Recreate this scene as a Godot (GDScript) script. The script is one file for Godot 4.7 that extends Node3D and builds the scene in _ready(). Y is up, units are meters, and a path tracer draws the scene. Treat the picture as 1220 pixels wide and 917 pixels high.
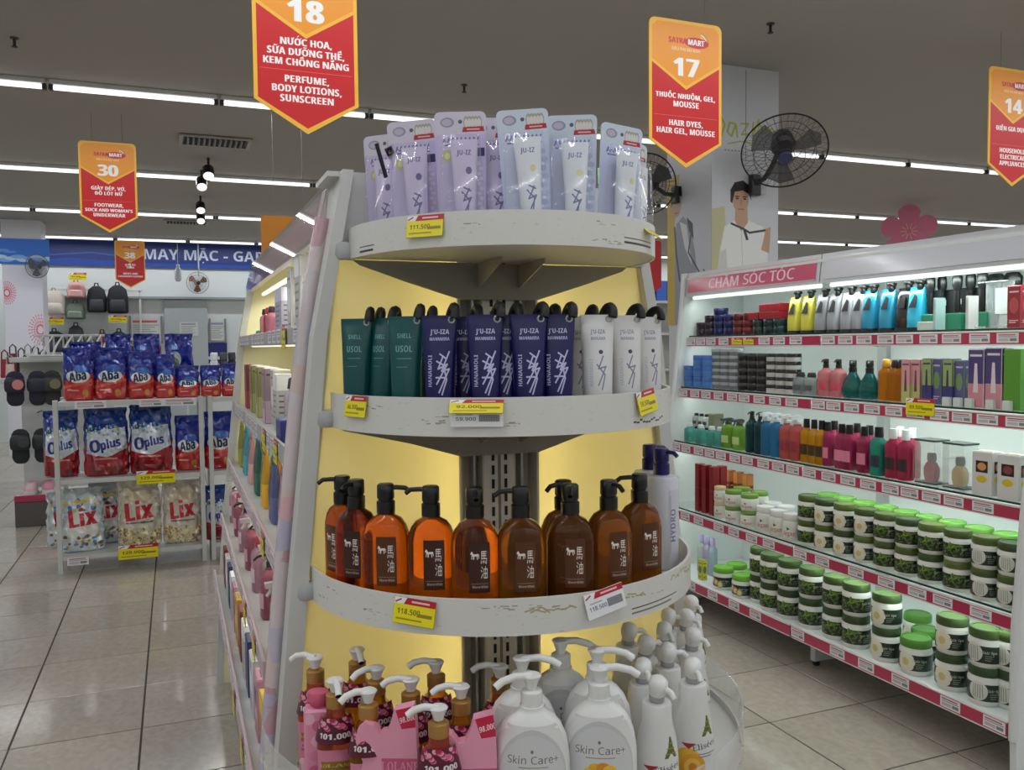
extends Node3D
# A supermarket aisle end: a rounded end display of toiletries, a lit hair care shelf, detergent racks and hanging aisle signs.

# ---- the camera that took the picture (image 1220 x 917) ----
const FOCAL := 1011.0
const EYE := Vector3(0, 1.398, 0)
const TURN := Vector3(-2.7, -21.67, -0.59)
const TILE := 0.43
const CEIL := 3.1
const CX := 0.645          # axis of the rounded end display
const CZ := -1.70
var view: Basis
var rng := RandomNumberGenerator.new()
var names := {}
var mats := {}
var shapes := {}
var glyphs := {}
const NTH := ["first", "second", "third", "fourth", "fifth", "sixth", "seventh", "eighth", "ninth", "tenth", "eleventh", "twelfth", "thirteenth"]

func _ready():
	rng.seed = 7
	view = Basis.from_euler(Vector3(deg_to_rad(TURN.x), deg_to_rad(TURN.y), deg_to_rad(TURN.z)))
	var cam := Camera3D.new()
	cam.name = "camera"
	cam.position = EYE
	cam.basis = view
	cam.fov = rad_to_deg(2.0 * atan(458.5 / FOCAL))
	cam.near = 0.05
	cam.far = 60.0
	add_child(cam)
	cam.current = true
	var env := Environment.new()
	env.background_mode = Environment.BG_COLOR
	env.background_color = Color(0.02, 0.02, 0.02)
	env.tonemap_mode = Environment.TONE_MAPPER_LINEAR
	env.tonemap_exposure = 0.5
	env.sdfgi_enabled = true
	env.ssao_enabled = true
	env.ssil_enabled = true
	var we := WorldEnvironment.new()
	we.name = "world_environment"
	we.environment = env
	add_child(we)
	ceiling_lights(1.15)
	room()
	centre_gondola()
	hair_gondola()
	column_and_fan()
	signs()
	end_display_goods()
	hair_goods()
	side_goods()
	detergent_racks()
	far_area()
	tell_apart()

# ---- positions ----
func px(p: Vector3) -> Vector2:
	var q = view.transposed() * (p - EYE)
	return Vector2(610.0 + FOCAL * q.x / -q.z, 458.5 - FOCAL * q.y / -q.z)

func z_of(u: float, x: float, y: float) -> float:      # where the column u of the picture crosses the line (x, y, *)
	var lo := -40.0
	var hi := -0.4
	for k in 40:
		var m := (lo + hi) / 2.0
		if px(Vector3(x, y, m)).x < u: lo = m
		else: hi = m
	return (lo + hi) / 2.0

func x_of(u: float, y: float, z: float) -> float:
	var lo := -20.0
	var hi := 30.0
	for k in 44:
		var m := (lo + hi) / 2.0
		if px(Vector3(m, y, z)).x < u: lo = m
		else: hi = m
	return (lo + hi) / 2.0

func on_arc(u: float, rho: float, y: float, kx := 1.0) -> float:   # angle on the end display at which column u is met
	var best := 0.0
	var err := 1e9
	for k in range(-80, 86):
		var a := deg_to_rad(k)
		var e: float = abs(px(Vector3(CX + rho * kx * sin(a), y, CZ + rho * cos(a))).x - u)
		if e < err:
			err = e
			best = a
	return best

# ---- nodes ----
func numbered(called: String) -> String:
	if not names.has(called):
		names[called] = 0
		return called
	names[called] += 1
	return "%s_%03d" % [called, names[called]]

func free_name(parent: Node, called: String) -> String:
	if not parent.has_node(called): return called
	var k := 1
	while parent.has_node("%s_%03d" % [called, k]): k += 1
	return "%s_%03d" % [called, k]

func thing(called: String, label: String, category: String, at := Vector3.ZERO, turn := 0.0, group := "") -> Node3D:
	var o := Node3D.new()
	o.name = numbered(called)
	add_child(o)
	o.position = at
	o.rotation.y = turn
	o.set_meta("label", label)
	o.set_meta("category", category)
	if group != "": o.set_meta("group", group)
	return o

func structure(called: String) -> Node3D:
	var o := Node3D.new()
	o.name = numbered(called)
	add_child(o)
	o.set_meta("kind", "structure")
	return o

func part(parent: Node, called: String, mesh: Mesh, m: Material, at := Vector3.ZERO, rot := Vector3.ZERO, size := Vector3.ONE) -> MeshInstance3D:
	var o := MeshInstance3D.new()
	o.name = free_name(parent, called)
	o.mesh = mesh
	o.material_override = m
	parent.add_child(o)
	o.position = at
	o.rotation = rot
	o.scale = size
	return o

func again(o: Node3D, at: Vector3, turn := 0.0, label := "", group := "") -> Node3D:
	var base: String = o.name
	var cut := base.rfind("_")
	if cut > 0 and base.substr(cut + 1).is_valid_int(): base = base.substr(0, cut)
	var c = o.duplicate()
	c.name = numbered(base)
	add_child(c)
	c.position = at
	c.rotation = Vector3(0, turn, 0)
	if label != "": c.set_meta("label", label)
	if group != "": c.set_meta("group", group)
	return c

func tell_apart():              # look-alikes in a row are told apart by counting from something one can find
	var runs := {}
	for o in get_children():
		if not o.has_meta("label") or not o is Node3D: continue
		var l: String = o.get_meta("label")
		if not runs.has(l): runs[l] = []
		runs[l].append(o)
	for l in runs:
		var r: Array = runs[l]
		if r.size() < 2 or r.size() > 13: continue
		var x: float = r[0].position.x
		var z: float = r[0].position.z
		var hair := x > 2.4 and x < 2.95 and z > -3.95 and z < -1.8
		var side := x > 0.13 and x < 0.5 and z < -1.9 and z > -3.7
		if not hair and not side or l.split(" ").size() > 11: continue
		r.sort_custom(func(a, b): return a.position.z < b.position.z if hair else a.position.z > b.position.z)
		for k in r.size(): r[k].set_meta("label", l + ", %s from the %s" % [NTH[k], "pillar" if hair else "rounded display"])

# ---- materials ----
func mat(c: Color, rough := 0.5, metal := 0.0, coat := 0.0) -> StandardMaterial3D:
	var key := "%s %s %s %s" % [c.to_html(), rough, metal, coat]
	if not mats.has(key):
		var m := StandardMaterial3D.new()
		m.albedo_color = c
		m.roughness = rough
		m.metallic = metal
		if coat > 0.0:
			m.clearcoat_enabled = true
			m.clearcoat = coat
			m.clearcoat_roughness = 0.08
		mats[key] = m
	return mats[key]

func rgb(r: int, g: int, b: int) -> Color:
	return Color8(r, g, b)

func pane(c: Color, alpha: float, rough := 0.03) -> StandardMaterial3D:
	var m := StandardMaterial3D.new()
	m.albedo_color = Color(c.r, c.g, c.b, alpha)
	m.roughness = rough
	m.transparency = BaseMaterial3D.TRANSPARENCY_ALPHA
	return m

func solid_glass(c: Color, rough := 0.05, through := 1.0) -> StandardMaterial3D:
	var m := StandardMaterial3D.new()
	m.albedo_color = Color(c.r, c.g, c.b, 1.0 - through)
	m.roughness = rough
	m.transparency = BaseMaterial3D.TRANSPARENCY_ALPHA
	m.refraction_enabled = true
	m.refraction_scale = 0.035
	return m

func printed(img: Image, rough := 0.4, metal := 0.0, coat := 0.0) -> StandardMaterial3D:
	var m := StandardMaterial3D.new()
	m.albedo_texture = ImageTexture.create_from_image(img)
	m.roughness = rough
	m.metallic = metal
	if coat > 0.0:
		m.clearcoat_enabled = true
		m.clearcoat = coat
		m.clearcoat_roughness = 0.1
	return m

func glow(c: Color, e: float) -> StandardMaterial3D:
	var m := StandardMaterial3D.new()
	m.albedo_color = Color(0.9, 0.9, 0.9)
	m.emission_enabled = true
	m.emission = c
	m.emission_energy_multiplier = e
	return m

# ---- shapes ----
func quad(st: SurfaceTool, a: Vector3, b: Vector3, c: Vector3, d: Vector3, mid: Vector3, uv = null):
	var n := (b - a).cross(c - a)
	var out := (a + b + c + d) / 4.0 - mid
	var v := [a, b, c, d]
	var t = uv if uv != null else [Vector2(0, 1), Vector2(1, 1), Vector2(1, 0), Vector2(0, 0)]
	var order := [0, 2, 1, 0, 3, 2] if n.dot(out) > 0.0 else [0, 1, 2, 0, 2, 3]
	var nn := (n if n.dot(out) > 0.0 else -n).normalized()
	for k in order:
		st.set_normal(nn)
		st.set_uv(t[k])
		st.add_vertex(v[k])

func add_box(st: SurfaceTool, at: Vector3, s: Vector3, b := 0.0):   # at = middle of the base
	var h := s / 2.0
	var mid := at + Vector3(0, h.y, 0)
	b = min(b, 0.49 * min(s.x, min(s.y, s.z)))
	for ax in 3:
		var i := (ax + 1) % 3
		var j := (ax + 2) % 3
		if ax == 2:
			i = 0; j = 1
		elif ax == 0:
			i = 2; j = 1
		else:
			i = 0; j = 2
		for sg in [-1.0, 1.0]:
			var q := []
			var uv := []
			for w in [[-1, -1], [1, -1], [1, 1], [-1, 1]]:
				var p := Vector3.ZERO
				p[ax] = sg * h[ax]
				p[i] = w[0] * (h[i] - b)
				p[j] = w[1] * (h[j] - b)
				q.append(mid + p)
				uv.append(Vector2(0.5 + 0.5 * w[0] * (sg if ax != 1 else 1.0) * (1.0 if ax == 2 else -1.0 if ax == 0 else 1.0), 0.5 - 0.5 * w[1]))
			quad(st, q[0], q[1], q[2], q[3], mid, uv)
	if b <= 0.0: return
	for ax in 3:
		var i := (ax + 1) % 3
		var j := (ax + 2) % 3
		for si in [-1.0, 1.0]:
			for sj in [-1.0, 1.0]:
				var q := []
				for w in [[-1.0, 0], [1.0, 0], [1.0, 1], [-1.0, 1]]:
					var p := Vector3.ZERO
					p[ax] = w[0] * (h[ax] - b)
					p[i] = si * (h[i] - (b if w[1] == 1 else 0.0))
					p[j] = sj * (h[j] - (0.0 if w[1] == 1 else b))
					q.append(mid + p)
				quad(st, q[0], q[1], q[2], q[3], mid, [Vector2(0.5, 0.5), Vector2(0.5, 0.5), Vector2(0.5, 0.5), Vector2(0.5, 0.5)])
	for sx in [-1.0, 1.0]:
		for sy in [-1.0, 1.0]:
			for sz in [-1.0, 1.0]:
				var a := mid + Vector3(sx * h.x, sy * (h.y - b), sz * (h.z - b))
				var c := mid + Vector3(sx * (h.x - b), sy * h.y, sz * (h.z - b))
				var d := mid + Vector3(sx * (h.x - b), sy * (h.y - b), sz * h.z)
				quad(st, a, c, d, d, mid)

func start() -> SurfaceTool:
	var st := SurfaceTool.new()
	st.begin(Mesh.PRIMITIVE_TRIANGLES)
	return st

func box(x: float, y: float, z: float, b := 0.003) -> ArrayMesh:
	var key := "b %s %s %s %s" % [x, y, z, b]
	if not shapes.has(key):
		var st := start()
		add_box(st, Vector3.ZERO, Vector3(x, y, z), b)
		shapes[key] = st.commit()
	return shapes[key]

func spow(v: float, e: float) -> float:
	return sign(v) * pow(abs(v), e)

# a body through rings [half width, half depth, height, (offset x, offset z)]; front is +z. planar: the print is laid on flat from the front
func loft(prof: Array, segs := 20, p := 2.0, planar := false, wobble := 0.0, sd := 1, fine := false) -> ArrayMesh:
	if fine:                       # more rings, for creased film
		var more := []
		for i in prof.size() - 1:
			for k in (3 if i > 0 and i < prof.size() - 2 else 1):
				var t := k / 3.0
				more.append([lerp(float(prof[i][0]), float(prof[i + 1][0]), t), lerp(float(prof[i][1]), float(prof[i + 1][1]), t), lerp(float(prof[i][2]), float(prof[i + 1][2]), t)])
		more.append(prof[-1])
		prof = more
	var noise := FastNoiseLite.new()
	noise.seed = sd
	noise.frequency = 14.0
	var n := prof.size()
	var rings := []
	var wmax := 0.001
	var y0 := 1e9
	var y1 := -1e9
	for r in prof:
		wmax = max(wmax, r[0])
		y0 = min(y0, r[2])
		y1 = max(y1, r[2])
	for r in prof:
		var ring := PackedVector3Array()
		for j in segs + 1:
			var a := -PI + TAU * j / segs
			var q := Vector3(r[0] * spow(sin(a), 2.0 / p), r[2], r[1] * spow(cos(a), 2.0 / p))
			if r.size() > 3: q += Vector3(r[3], 0, r[4])
			if wobble > 0.0 and r[0] > 0.0:
				var k: float = noise.get_noise_3d(q.x, q.y, q.z if j < segs else q.z)
				q += Vector3(0.35 * k, 0.25 * k, k) * wobble * min(1.0, (r[2] - y0) / 0.03)
			ring.append(q)
		if wobble > 0.0: ring[segs] = ring[0]
		rings.append(ring)
	var verts := PackedVector3Array()
	var norms := PackedVector3Array()
	var uvs := PackedVector2Array()
	var idx := PackedInt32Array()
	var band := []
	for i in n - 1:
		var nb := PackedVector3Array()
		var ref: PackedVector3Array = rings[i] if prof[i][0] + prof[i][1] > prof[i + 1][0] + prof[i + 1][1] else rings[i + 1]
		for j in segs + 1:
			var t: Vector3 = ref[(j + 1) % segs if j >= segs else j + 1] - ref[j - 1 if j > 0 else segs - 1]
			var l: Vector3 = rings[i + 1][j] - rings[i][j]
			nb.append(t.cross(l).normalized())
		band.append(nb)
	for i in n - 1:
		var first := verts.size()
		for e in 2:
			for j in segs + 1:
				var q: Vector3 = rings[i + e][j]
				var nn: Vector3 = band[i][j]
				var other := i - 1 + 2 * e
				if other >= 0 and other < n - 1 and band[other][j].dot(nn) > 0.72: nn = (nn + band[other][j]).normalized()
				if nn.length() < 0.5: nn = Vector3(0, 1.0 if i > n / 2 else -1.0, 0)
				verts.append(q)
				norms.append(nn)
				var v: float = 1.0 - (prof[i + e][2] - y0) / (y1 - y0)
				uvs.append(Vector2(0.5 + 0.5 * q.x / wmax, v) if planar else Vector2(float(j) / segs, v))
		for j in segs:
			var a := first + j
			var b := first + segs + 1 + j
			idx.append_array(PackedInt32Array([a, b, a + 1, a + 1, b, b + 1]))
	return arrays(verts, norms, uvs, idx)

func arrays(verts, norms, uvs, idx) -> ArrayMesh:
	var arr := []
	arr.resize(Mesh.ARRAY_MAX)
	arr[Mesh.ARRAY_VERTEX] = verts
	arr[Mesh.ARRAY_NORMAL] = norms
	arr[Mesh.ARRAY_TEX_UV] = uvs
	arr[Mesh.ARRAY_INDEX] = idx
	var m := ArrayMesh.new()
	m.add_surface_from_arrays(Mesh.PRIMITIVE_TRIANGLES, arr)
	return m

func ring_at(prof: Array, y: float) -> Vector2:
	for i in prof.size() - 1:
		var a = prof[i]
		var b = prof[i + 1]
		if y >= a[2] and y <= b[2] and b[2] > a[2]:
			var t: float = (y - a[2]) / (b[2] - a[2])
			return Vector2(lerp(a[0], b[0], t), lerp(a[1], b[1], t))
	return Vector2(prof[1][0], prof[1][1])

# a printed label that follows the body of a loft
func patch(prof: Array, p: float, a0: float, a1: float, y0: float, y1: float, off := 0.0006, nu := 10, nv := 6) -> ArrayMesh:
	var verts := PackedVector3Array()
	var norms := PackedVector3Array()
	var uvs := PackedVector2Array()
	var idx := PackedInt32Array()
	for i in nv + 1:
		var y: float = lerp(y0, y1, float(i) / nv)
		var r := ring_at(prof, y)
		for j in nu + 1:
			var a: float = lerp(a0, a1, float(j) / nu)
			var nn := Vector3(spow(sin(a), 2.0 / p) / max(r.x, 0.001), 0, spow(cos(a), 2.0 / p) / max(r.y, 0.001)).normalized()
			verts.append(Vector3(r.x * spow(sin(a), 2.0 / p), y, r.y * spow(cos(a), 2.0 / p)) + nn * off)
			norms.append(nn)
			uvs.append(Vector2(float(j) / nu, 1.0 - float(i) / nv))
	for i in nv:
		for j in nu:
			var a := i * (nu + 1) + j
			var b := a + nu + 1
			idx.append_array(PackedInt32Array([a, b, a + 1, a + 1, b, b + 1]))
	return arrays(verts, norms, uvs, idx)

func disc_profile(r: float, y0: float, y1: float, b := 0.002) -> Array:
	return [[0, 0, y0], [r - b, r - b, y0], [r, r, y0 + b], [r, r, y1 - b], [r - b, r - b, y1], [0, 0, y1]]

func cyl(r: float, h: float, segs := 16, b := 0.002) -> ArrayMesh:
	var key := "c %s %s %s %s" % [r, h, segs, b]
	if not shapes.has(key): shapes[key] = loft(disc_profile(r, 0.0, h, b), segs)
	return shapes[key]

func extrude(poly: PackedVector2Array, depth: float) -> ArrayMesh:
	var st := start()
	var lo := Vector2(1e9, 1e9)
	var hi := -lo
	for q in poly:
		lo = lo.min(q)
		hi = hi.max(q)
	var tri := Geometry2D.triangulate_polygon(poly)
	for s in [1.0, -1.0]:
		for k in range(0, tri.size(), 3):
			var a := poly[tri[k]]
			var b := poly[tri[k + 1]]
			var c := poly[tri[k + 2]]
			var ccw := (b - a).cross(c - a) > 0.0
			var o := [a, c, b] if ccw == (s > 0.0) else [a, b, c]
			for q in o:
				st.set_normal(Vector3(0, 0, s))
				st.set_uv(Vector2((q.x - lo.x) / (hi.x - lo.x), 1.0 - (q.y - lo.y) / (hi.y - lo.y)))
				st.add_vertex(Vector3(q.x, q.y, s * depth / 2.0))
	var ccw_all := not Geometry2D.is_polygon_clockwise(poly)
	for i in poly.size():
		var a := poly[i]
		var b := poly[(i + 1) % poly.size()]
		var d := b - a
		var nn := Vector3(d.y, -d.x, 0).normalized() * (1.0 if ccw_all else -1.0)
		var q := [Vector3(a.x, a.y, -depth / 2), Vector3(b.x, b.y, -depth / 2), Vector3(b.x, b.y, depth / 2), Vector3(a.x, a.y, depth / 2)]
		quad(st, q[0], q[1], q[2], q[3], (q[0] + q[2]) / 2.0 - nn, [Vector2(0.02, 0.02), Vector2(0.02, 0.02), Vector2(0.02, 0.02), Vector2(0.02, 0.02)])
	return st.commit()

func tube(pts: Array, r: float, segs := 8, closed := false) -> ArrayMesh:
	var verts := PackedVector3Array()
	var norms := PackedVector3Array()
	var uvs := PackedVector2Array()
	var idx := PackedInt32Array()
	var n := pts.size()
	var up := Vector3(0.31, 0.87, 0.37).normalized()
	for i in n:
		var a: Vector3 = pts[i - 1] if i > 0 else (pts[n - 2] if closed else pts[0])
		var b: Vector3 = pts[i + 1] if i < n - 1 else (pts[1] if closed else pts[n - 1])
		var t := (b - a).normalized()
		var s := t.cross(up).normalized()
		up = s.cross(t).normalized()
		for j in segs + 1:
			var w := TAU * j / segs
			var nn := s * cos(w) + up * sin(w)
			verts.append(pts[i] + nn * r)
			norms.append(nn)
			uvs.append(Vector2(float(j) / segs, float(i) / (n - 1)))
	for i in n - 1:
		for j in segs:
			var a := i * (segs + 1) + j
			var b := a + segs + 1
			idx.append_array(PackedInt32Array([a, a + 1, b, a + 1, b + 1, b]))
	if not closed:
		for e in 2:
			var i := (n - 1) * e
			var c := verts.size()
			var dir: Vector3 = (pts[1] - pts[0]).normalized() * -1.0 if e == 0 else (pts[n - 1] - pts[n - 2]).normalized()
			verts.append(pts[i])
			norms.append(dir)
			uvs.append(Vector2(0.5, float(e)))
			for j in segs + 1:
				verts.append(verts[i * (segs + 1) + j])
				norms.append(dir)
				uvs.append(Vector2(0.5, float(e)))
			for j in segs:
				idx.append_array(PackedInt32Array([c, c + 1 + j, c + 2 + j] if e == 0 else [c, c + 2 + j, c + 1 + j]))
	return arrays(verts, norms, uvs, idx)

# a slice of a ring about the y axis; angle 0 is +z
func ring_slice(r0: float, r1: float, y0: float, y1: float, a0: float, a1: float, n := 36, kx := 1.0) -> ArrayMesh:
	var st := start()
	var at := func(r, a, y): return Vector3(r * kx * sin(a), y, r * cos(a))
	for k in n:
		var a: float = lerp(a0, a1, float(k) / n)
		var b: float = lerp(a0, a1, float(k + 1) / n)
		var u := float(k) / n
		var u2 := float(k + 1) / n
		var mid: Vector3 = at.call((r0 + r1) / 2, (a + b) / 2, (y0 + y1) / 2)
		if r0 < 0.001: mid = at.call(r1 * 0.6, (a + b) / 2, (y0 + y1) / 2)
		quad(st, at.call(r1, a, y0), at.call(r1, b, y0), at.call(r1, b, y1), at.call(r1, a, y1), mid, [Vector2(u, 1), Vector2(u2, 1), Vector2(u2, 0), Vector2(u, 0)])
		if r0 > 0.001: quad(st, at.call(r0, a, y0), at.call(r0, b, y0), at.call(r0, b, y1), at.call(r0, a, y1), mid)
		for y in [y0, y1]: quad(st, at.call(r0, a, y), at.call(r1, a, y), at.call(r1, b, y), at.call(r0, b, y), mid)
	for a in [a0, a1]:
		var w: float = a0 + (a1 - a0) * 0.02 if a == a0 else a1 - (a1 - a0) * 0.02
		quad(st, at.call(r0, a, y0), at.call(r1, a, y0), at.call(r1, a, y1), at.call(r0, a, y1), at.call((r0 + r1) / 2, w, (y0 + y1) / 2))
	return st.commit()

# ---- printing ----
func sheet(w: int, h: int, c: Color) -> Image:
	var i := Image.create(w, h, false, Image.FORMAT_RGBA8)
	i.fill(c)
	return i

func poly(img: Image, pts: Array, c: Color):
	var y0 := 1e9
	var y1 := -1e9
	for q in pts:
		y0 = min(y0, q.y)
		y1 = max(y1, q.y)
	for y in range(max(0, int(floor(y0))), min(img.get_height(), int(ceil(y1)) + 1)):
		var xs := []
		var yy := y + 0.5
		for k in pts.size():
			var a: Vector2 = pts[k]
			var b: Vector2 = pts[(k + 1) % pts.size()]
			if (a.y <= yy) != (b.y <= yy): xs.append(a.x + (yy - a.y) / (b.y - a.y) * (b.x - a.x))
		xs.sort()
		for k in range(0, xs.size() - 1, 2):
			var xa := int(round(xs[k]))
			var xb := int(round(xs[k + 1]))
			if xb > xa: img.fill_rect(Rect2i(xa, y, xb - xa, 1), c)

func rect(img: Image, x: float, y: float, w: float, h: float, c: Color):
	img.fill_rect(Rect2i(int(x), int(y), int(w), int(h)), c)

func disc(img: Image, cx: float, cy: float, rx: float, ry: float, c: Color):
	var pts := []
	for k in 28: pts.append(Vector2(cx + rx * cos(TAU * k / 28), cy + ry * sin(TAU * k / 28)))
	poly(img, pts, c)

func stroke(img: Image, a: Vector2, b: Vector2, w: float, c: Color):
	var d := (b - a).normalized()
	var s := Vector2(-d.y, d.x) * w / 2.0
	poly(img, [a + s - d * w * 0.3, b + s + d * w * 0.3, b - s + d * w * 0.3, a - s - d * w * 0.3], c)

func strokes(img: Image, pts: Array, w: float, c: Color):
	for k in pts.size() - 1: stroke(img, pts[k], pts[k + 1], w, c)

const MARKED := {"Ư": "Uh", "Ứ": "Uha", "Ớ": "Oha", "Ữ": "Uht", "Ỡ": "Oht", "Ể": "Êk", "Ố": "Ôa", "Ắ": "Ăa", "Ộ": "Ôd", "Ị": "Id", "Ụ": "Ud", "Ệ": "Êd", "Ặ": "Ăd", "Ồ": "Ôg"}

func glyph(ch: String, face: int) -> Dictionary:
	var key := "%s%d" % [ch, face]
	if not glyphs.has(key):
		var f := SystemFont.new()
		f.font_names = ["Droid Serif" if face == 2 else "Droid Sans"]
		f.font_weight = 400 if face == 0 else 700
		var tri := []
		if ch != " ":
			for c in [ch, "H"]:
				var m := TextMesh.new()
				m.font = f
				m.font_size = 64
				m.pixel_size = 1.0
				m.depth = 0.0
				m.curve_step = 6.0
				m.text = c
				m.horizontal_alignment = HORIZONTAL_ALIGNMENT_LEFT
				var arr := m.get_mesh_arrays()
				var v: PackedVector3Array = arr[Mesh.ARRAY_VERTEX]
				var ix = arr[Mesh.ARRAY_INDEX]
				var list := []
				for k in (ix if ix != null and ix.size() > 0 else range(v.size())): list.append(Vector2(v[k].x, v[k].y))
				tri.append(list)
			var y0 := 1e9
			var y1 := -1e9
			for q in tri[1]:
				y0 = min(y0, q.y)
				y1 = max(y1, q.y)
			for k in tri[0].size(): tri[0][k] = Vector2(tri[0][k].x, tri[0][k].y - y0) / (y1 - y0)
			tri[0].append(Vector2(f.get_char_size(ch.unicode_at(0), 64).x / (y1 - y0), 0))
		else:
			tri = [[Vector2(0.36, 0)]]
		var adv: float = tri[0].pop_back().x
		glyphs[key] = {"tri": tri[0], "adv": adv}
	return glyphs[key]

func width_of(s: String, face := 1) -> float:          # in capital heights
	var t := 0.0
	for ch in s: t += glyph((MARKED[ch] if MARKED.has(ch) else ch)[0], face).adv
	return t

# text centred on (cx, baseline y) with capitals cap pixels tall; wide stretches it, tilt turns it (radians), heavy thickens it
func write(img: Image, s: String, cx: float, y: float, cap: float, c: Color, face := 1, wide := 1.0, tilt := 0.0, heavy := 0.0):
	var total := 0.0
	var cells := []
	for ch in s:
		var code: String = MARKED[ch] if MARKED.has(ch) else ch
		var g := glyph(code[0], face)
		cells.append([g, code.substr(1), total])
		total += g.adv * cap * wide
	var origin := Vector2(cx, y)
	var to := func(q: Vector2): return origin + q.rotated(tilt)
	for cell in cells:
		var x0: float = cell[2] - total / 2.0
		var t: Array = cell[0].tri
		for sh in ([0.0] if heavy <= 0.0 else [-heavy, heavy]):
			for k in range(0, t.size() - 2, 3):
				poly(img, [to.call(Vector2(x0 + t[k].x * cap * wide + sh, -t[k].y * cap)), to.call(Vector2(x0 + t[k + 1].x * cap * wide + sh, -t[k + 1].y * cap)), to.call(Vector2(x0 + t[k + 2].x * cap * wide + sh, -t[k + 2].y * cap))], c)
		var w: float = cell[0].adv * cap * wide
		var mid := x0 + w / 2.0
		var pen: float = max(1.2, cap * 0.12)
		for m in cell[1]:
			var top := -cap * (1.12 if cell[1].length() < 2 and m != "a" else 1.16)
			match m:
				"h": stroke(img, to.call(Vector2(x0 + w * 0.86, -cap * 0.86)), to.call(Vector2(x0 + w * 1.0, -cap * 1.1)), pen, c)
				"a": stroke(img, to.call(Vector2(mid - cap * 0.02, top - cap * 0.06)), to.call(Vector2(mid + cap * 0.2, top - cap * 0.26)), pen, c)
				"g": stroke(img, to.call(Vector2(mid + cap * 0.02, top - cap * 0.06)), to.call(Vector2(mid - cap * 0.2, top - cap * 0.26)), pen, c)
				"k": strokes(img, [to.call(Vector2(mid + cap * 0.16, top - cap * 0.28)), to.call(Vector2(mid + cap * 0.26, top - cap * 0.22)), to.call(Vector2(mid + cap * 0.2, top - cap * 0.08))], pen, c)
				"t": strokes(img, [to.call(Vector2(mid - cap * 0.24, top - cap * 0.02)), to.call(Vector2(mid - cap * 0.1, top - cap * 0.14)), to.call(Vector2(mid + cap * 0.08, top - cap * 0.02)), to.call(Vector2(mid + cap * 0.24, top - cap * 0.14))], pen, c)
				"d": disc(img, to.call(Vector2(mid, cap * 0.2)).x, to.call(Vector2(mid, cap * 0.2)).y, pen * 0.62, pen * 0.62, c)

# ---- light and room ----
func ceiling_lights(power: float):
	var housing := box(1.0, 0.03, 0.055, 0.004)
	var lamp := loft([[0, 0, 0], [0.012, 0.012, 0], [0.014, 0.014, 0.003], [0.014, 0.014, 0.957], [0.012, 0.012, 0.96], [0, 0, 0.96]], 10)
	var cap_mesh := box(0.025, 0.035, 0.04, 0.003)
	var white := mat(rgb(215, 215, 212), 0.5)
	var shine := glow(Color(0.97, 0.985, 1.0), 3.4)
	var rows := [[-14.2, 0.27, "hung before the blue banner wall"], [-11.5, -0.46, "in the second ceiling row out from the banner wall"], [-8.92, 0.37, "in the ceiling row over the garment floor"], [-6.13, -0.67, "in the ceiling row above the detergent racks"], [-2.7, 0.1, "in the ceiling row above the hair care shelf"], [-0.7, 0.0, "in the ceiling row above the rounded end display"], [2.0, 0.3, "in the ceiling row over the open floor"], [4.7, 0.0, "in the ceiling row by the bare end wall"]]
	for r in rows:
		var x: float = r[1] - 1.023 * floor((r[1] + 6.6) / 1.023)
		while x + 0.97 < 13.6:
			var t := thing("ceiling_light", "slim white tube light " + r[2], "ceiling light", Vector3(x + 0.485, CEIL - 0.03, r[0]), 0.0, "tube lights " + r[2])
			part(t, "housing", housing, white)
			part(t, "end_cap", cap_mesh, mat(rgb(60, 60, 60), 0.5), Vector3(-0.493, -0.035, 0))
			part(t, "end_cap", cap_mesh, mat(rgb(60, 60, 60), 0.5), Vector3(0.493, -0.035, 0))
			part(t, "lamp_tube", lamp, shine, Vector3(-0.48, -0.018, 0), Vector3(0, 0, -PI / 2))
			var l := AreaLight3D.new()
			l.name = "tube_light"
			l.area_size = Vector2(0.96, 0.03)
			l.light_energy = power
			l.light_color = Color(0.97, 0.985, 1.0)
			l.shadow_enabled = true
			l.area_range = 30.0
			l.position = Vector3(0, -0.036, 0)
			l.rotation = Vector3(-PI / 2, 0, 0)
			t.add_child(l)
			x += 1.023

func slab(o: Node3D, called: String, lo: Vector3, hi: Vector3, m: Material) -> MeshInstance3D:
	var s := hi - lo
	return part(o, called, box(s.x, s.y, s.z, 0.0), m, Vector3((lo.x + hi.x) / 2, lo.y, (lo.z + hi.z) / 2))

func speckle(c: Color, amount: float, fq: float, sd: int) -> Image:
	var n := FastNoiseLite.new()
	n.seed = sd
	n.frequency = fq
	n.fractal_octaves = 4
	var i := sheet(256, 256, c)
	for y in 256:
		for x in 256:
			var a := TAU * x / 256.0
			var b := TAU * y / 256.0
			var k := n.get_noise_3d(40.0 * cos(a) + 13.0 * sin(b), 40.0 * sin(a), 40.0 * cos(b) + 9.0 * sin(b))
			i.set_pixel(x, y, Color(c.r + amount * k, c.g + amount * k, c.b + amount * k * 0.9))
	return i

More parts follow.
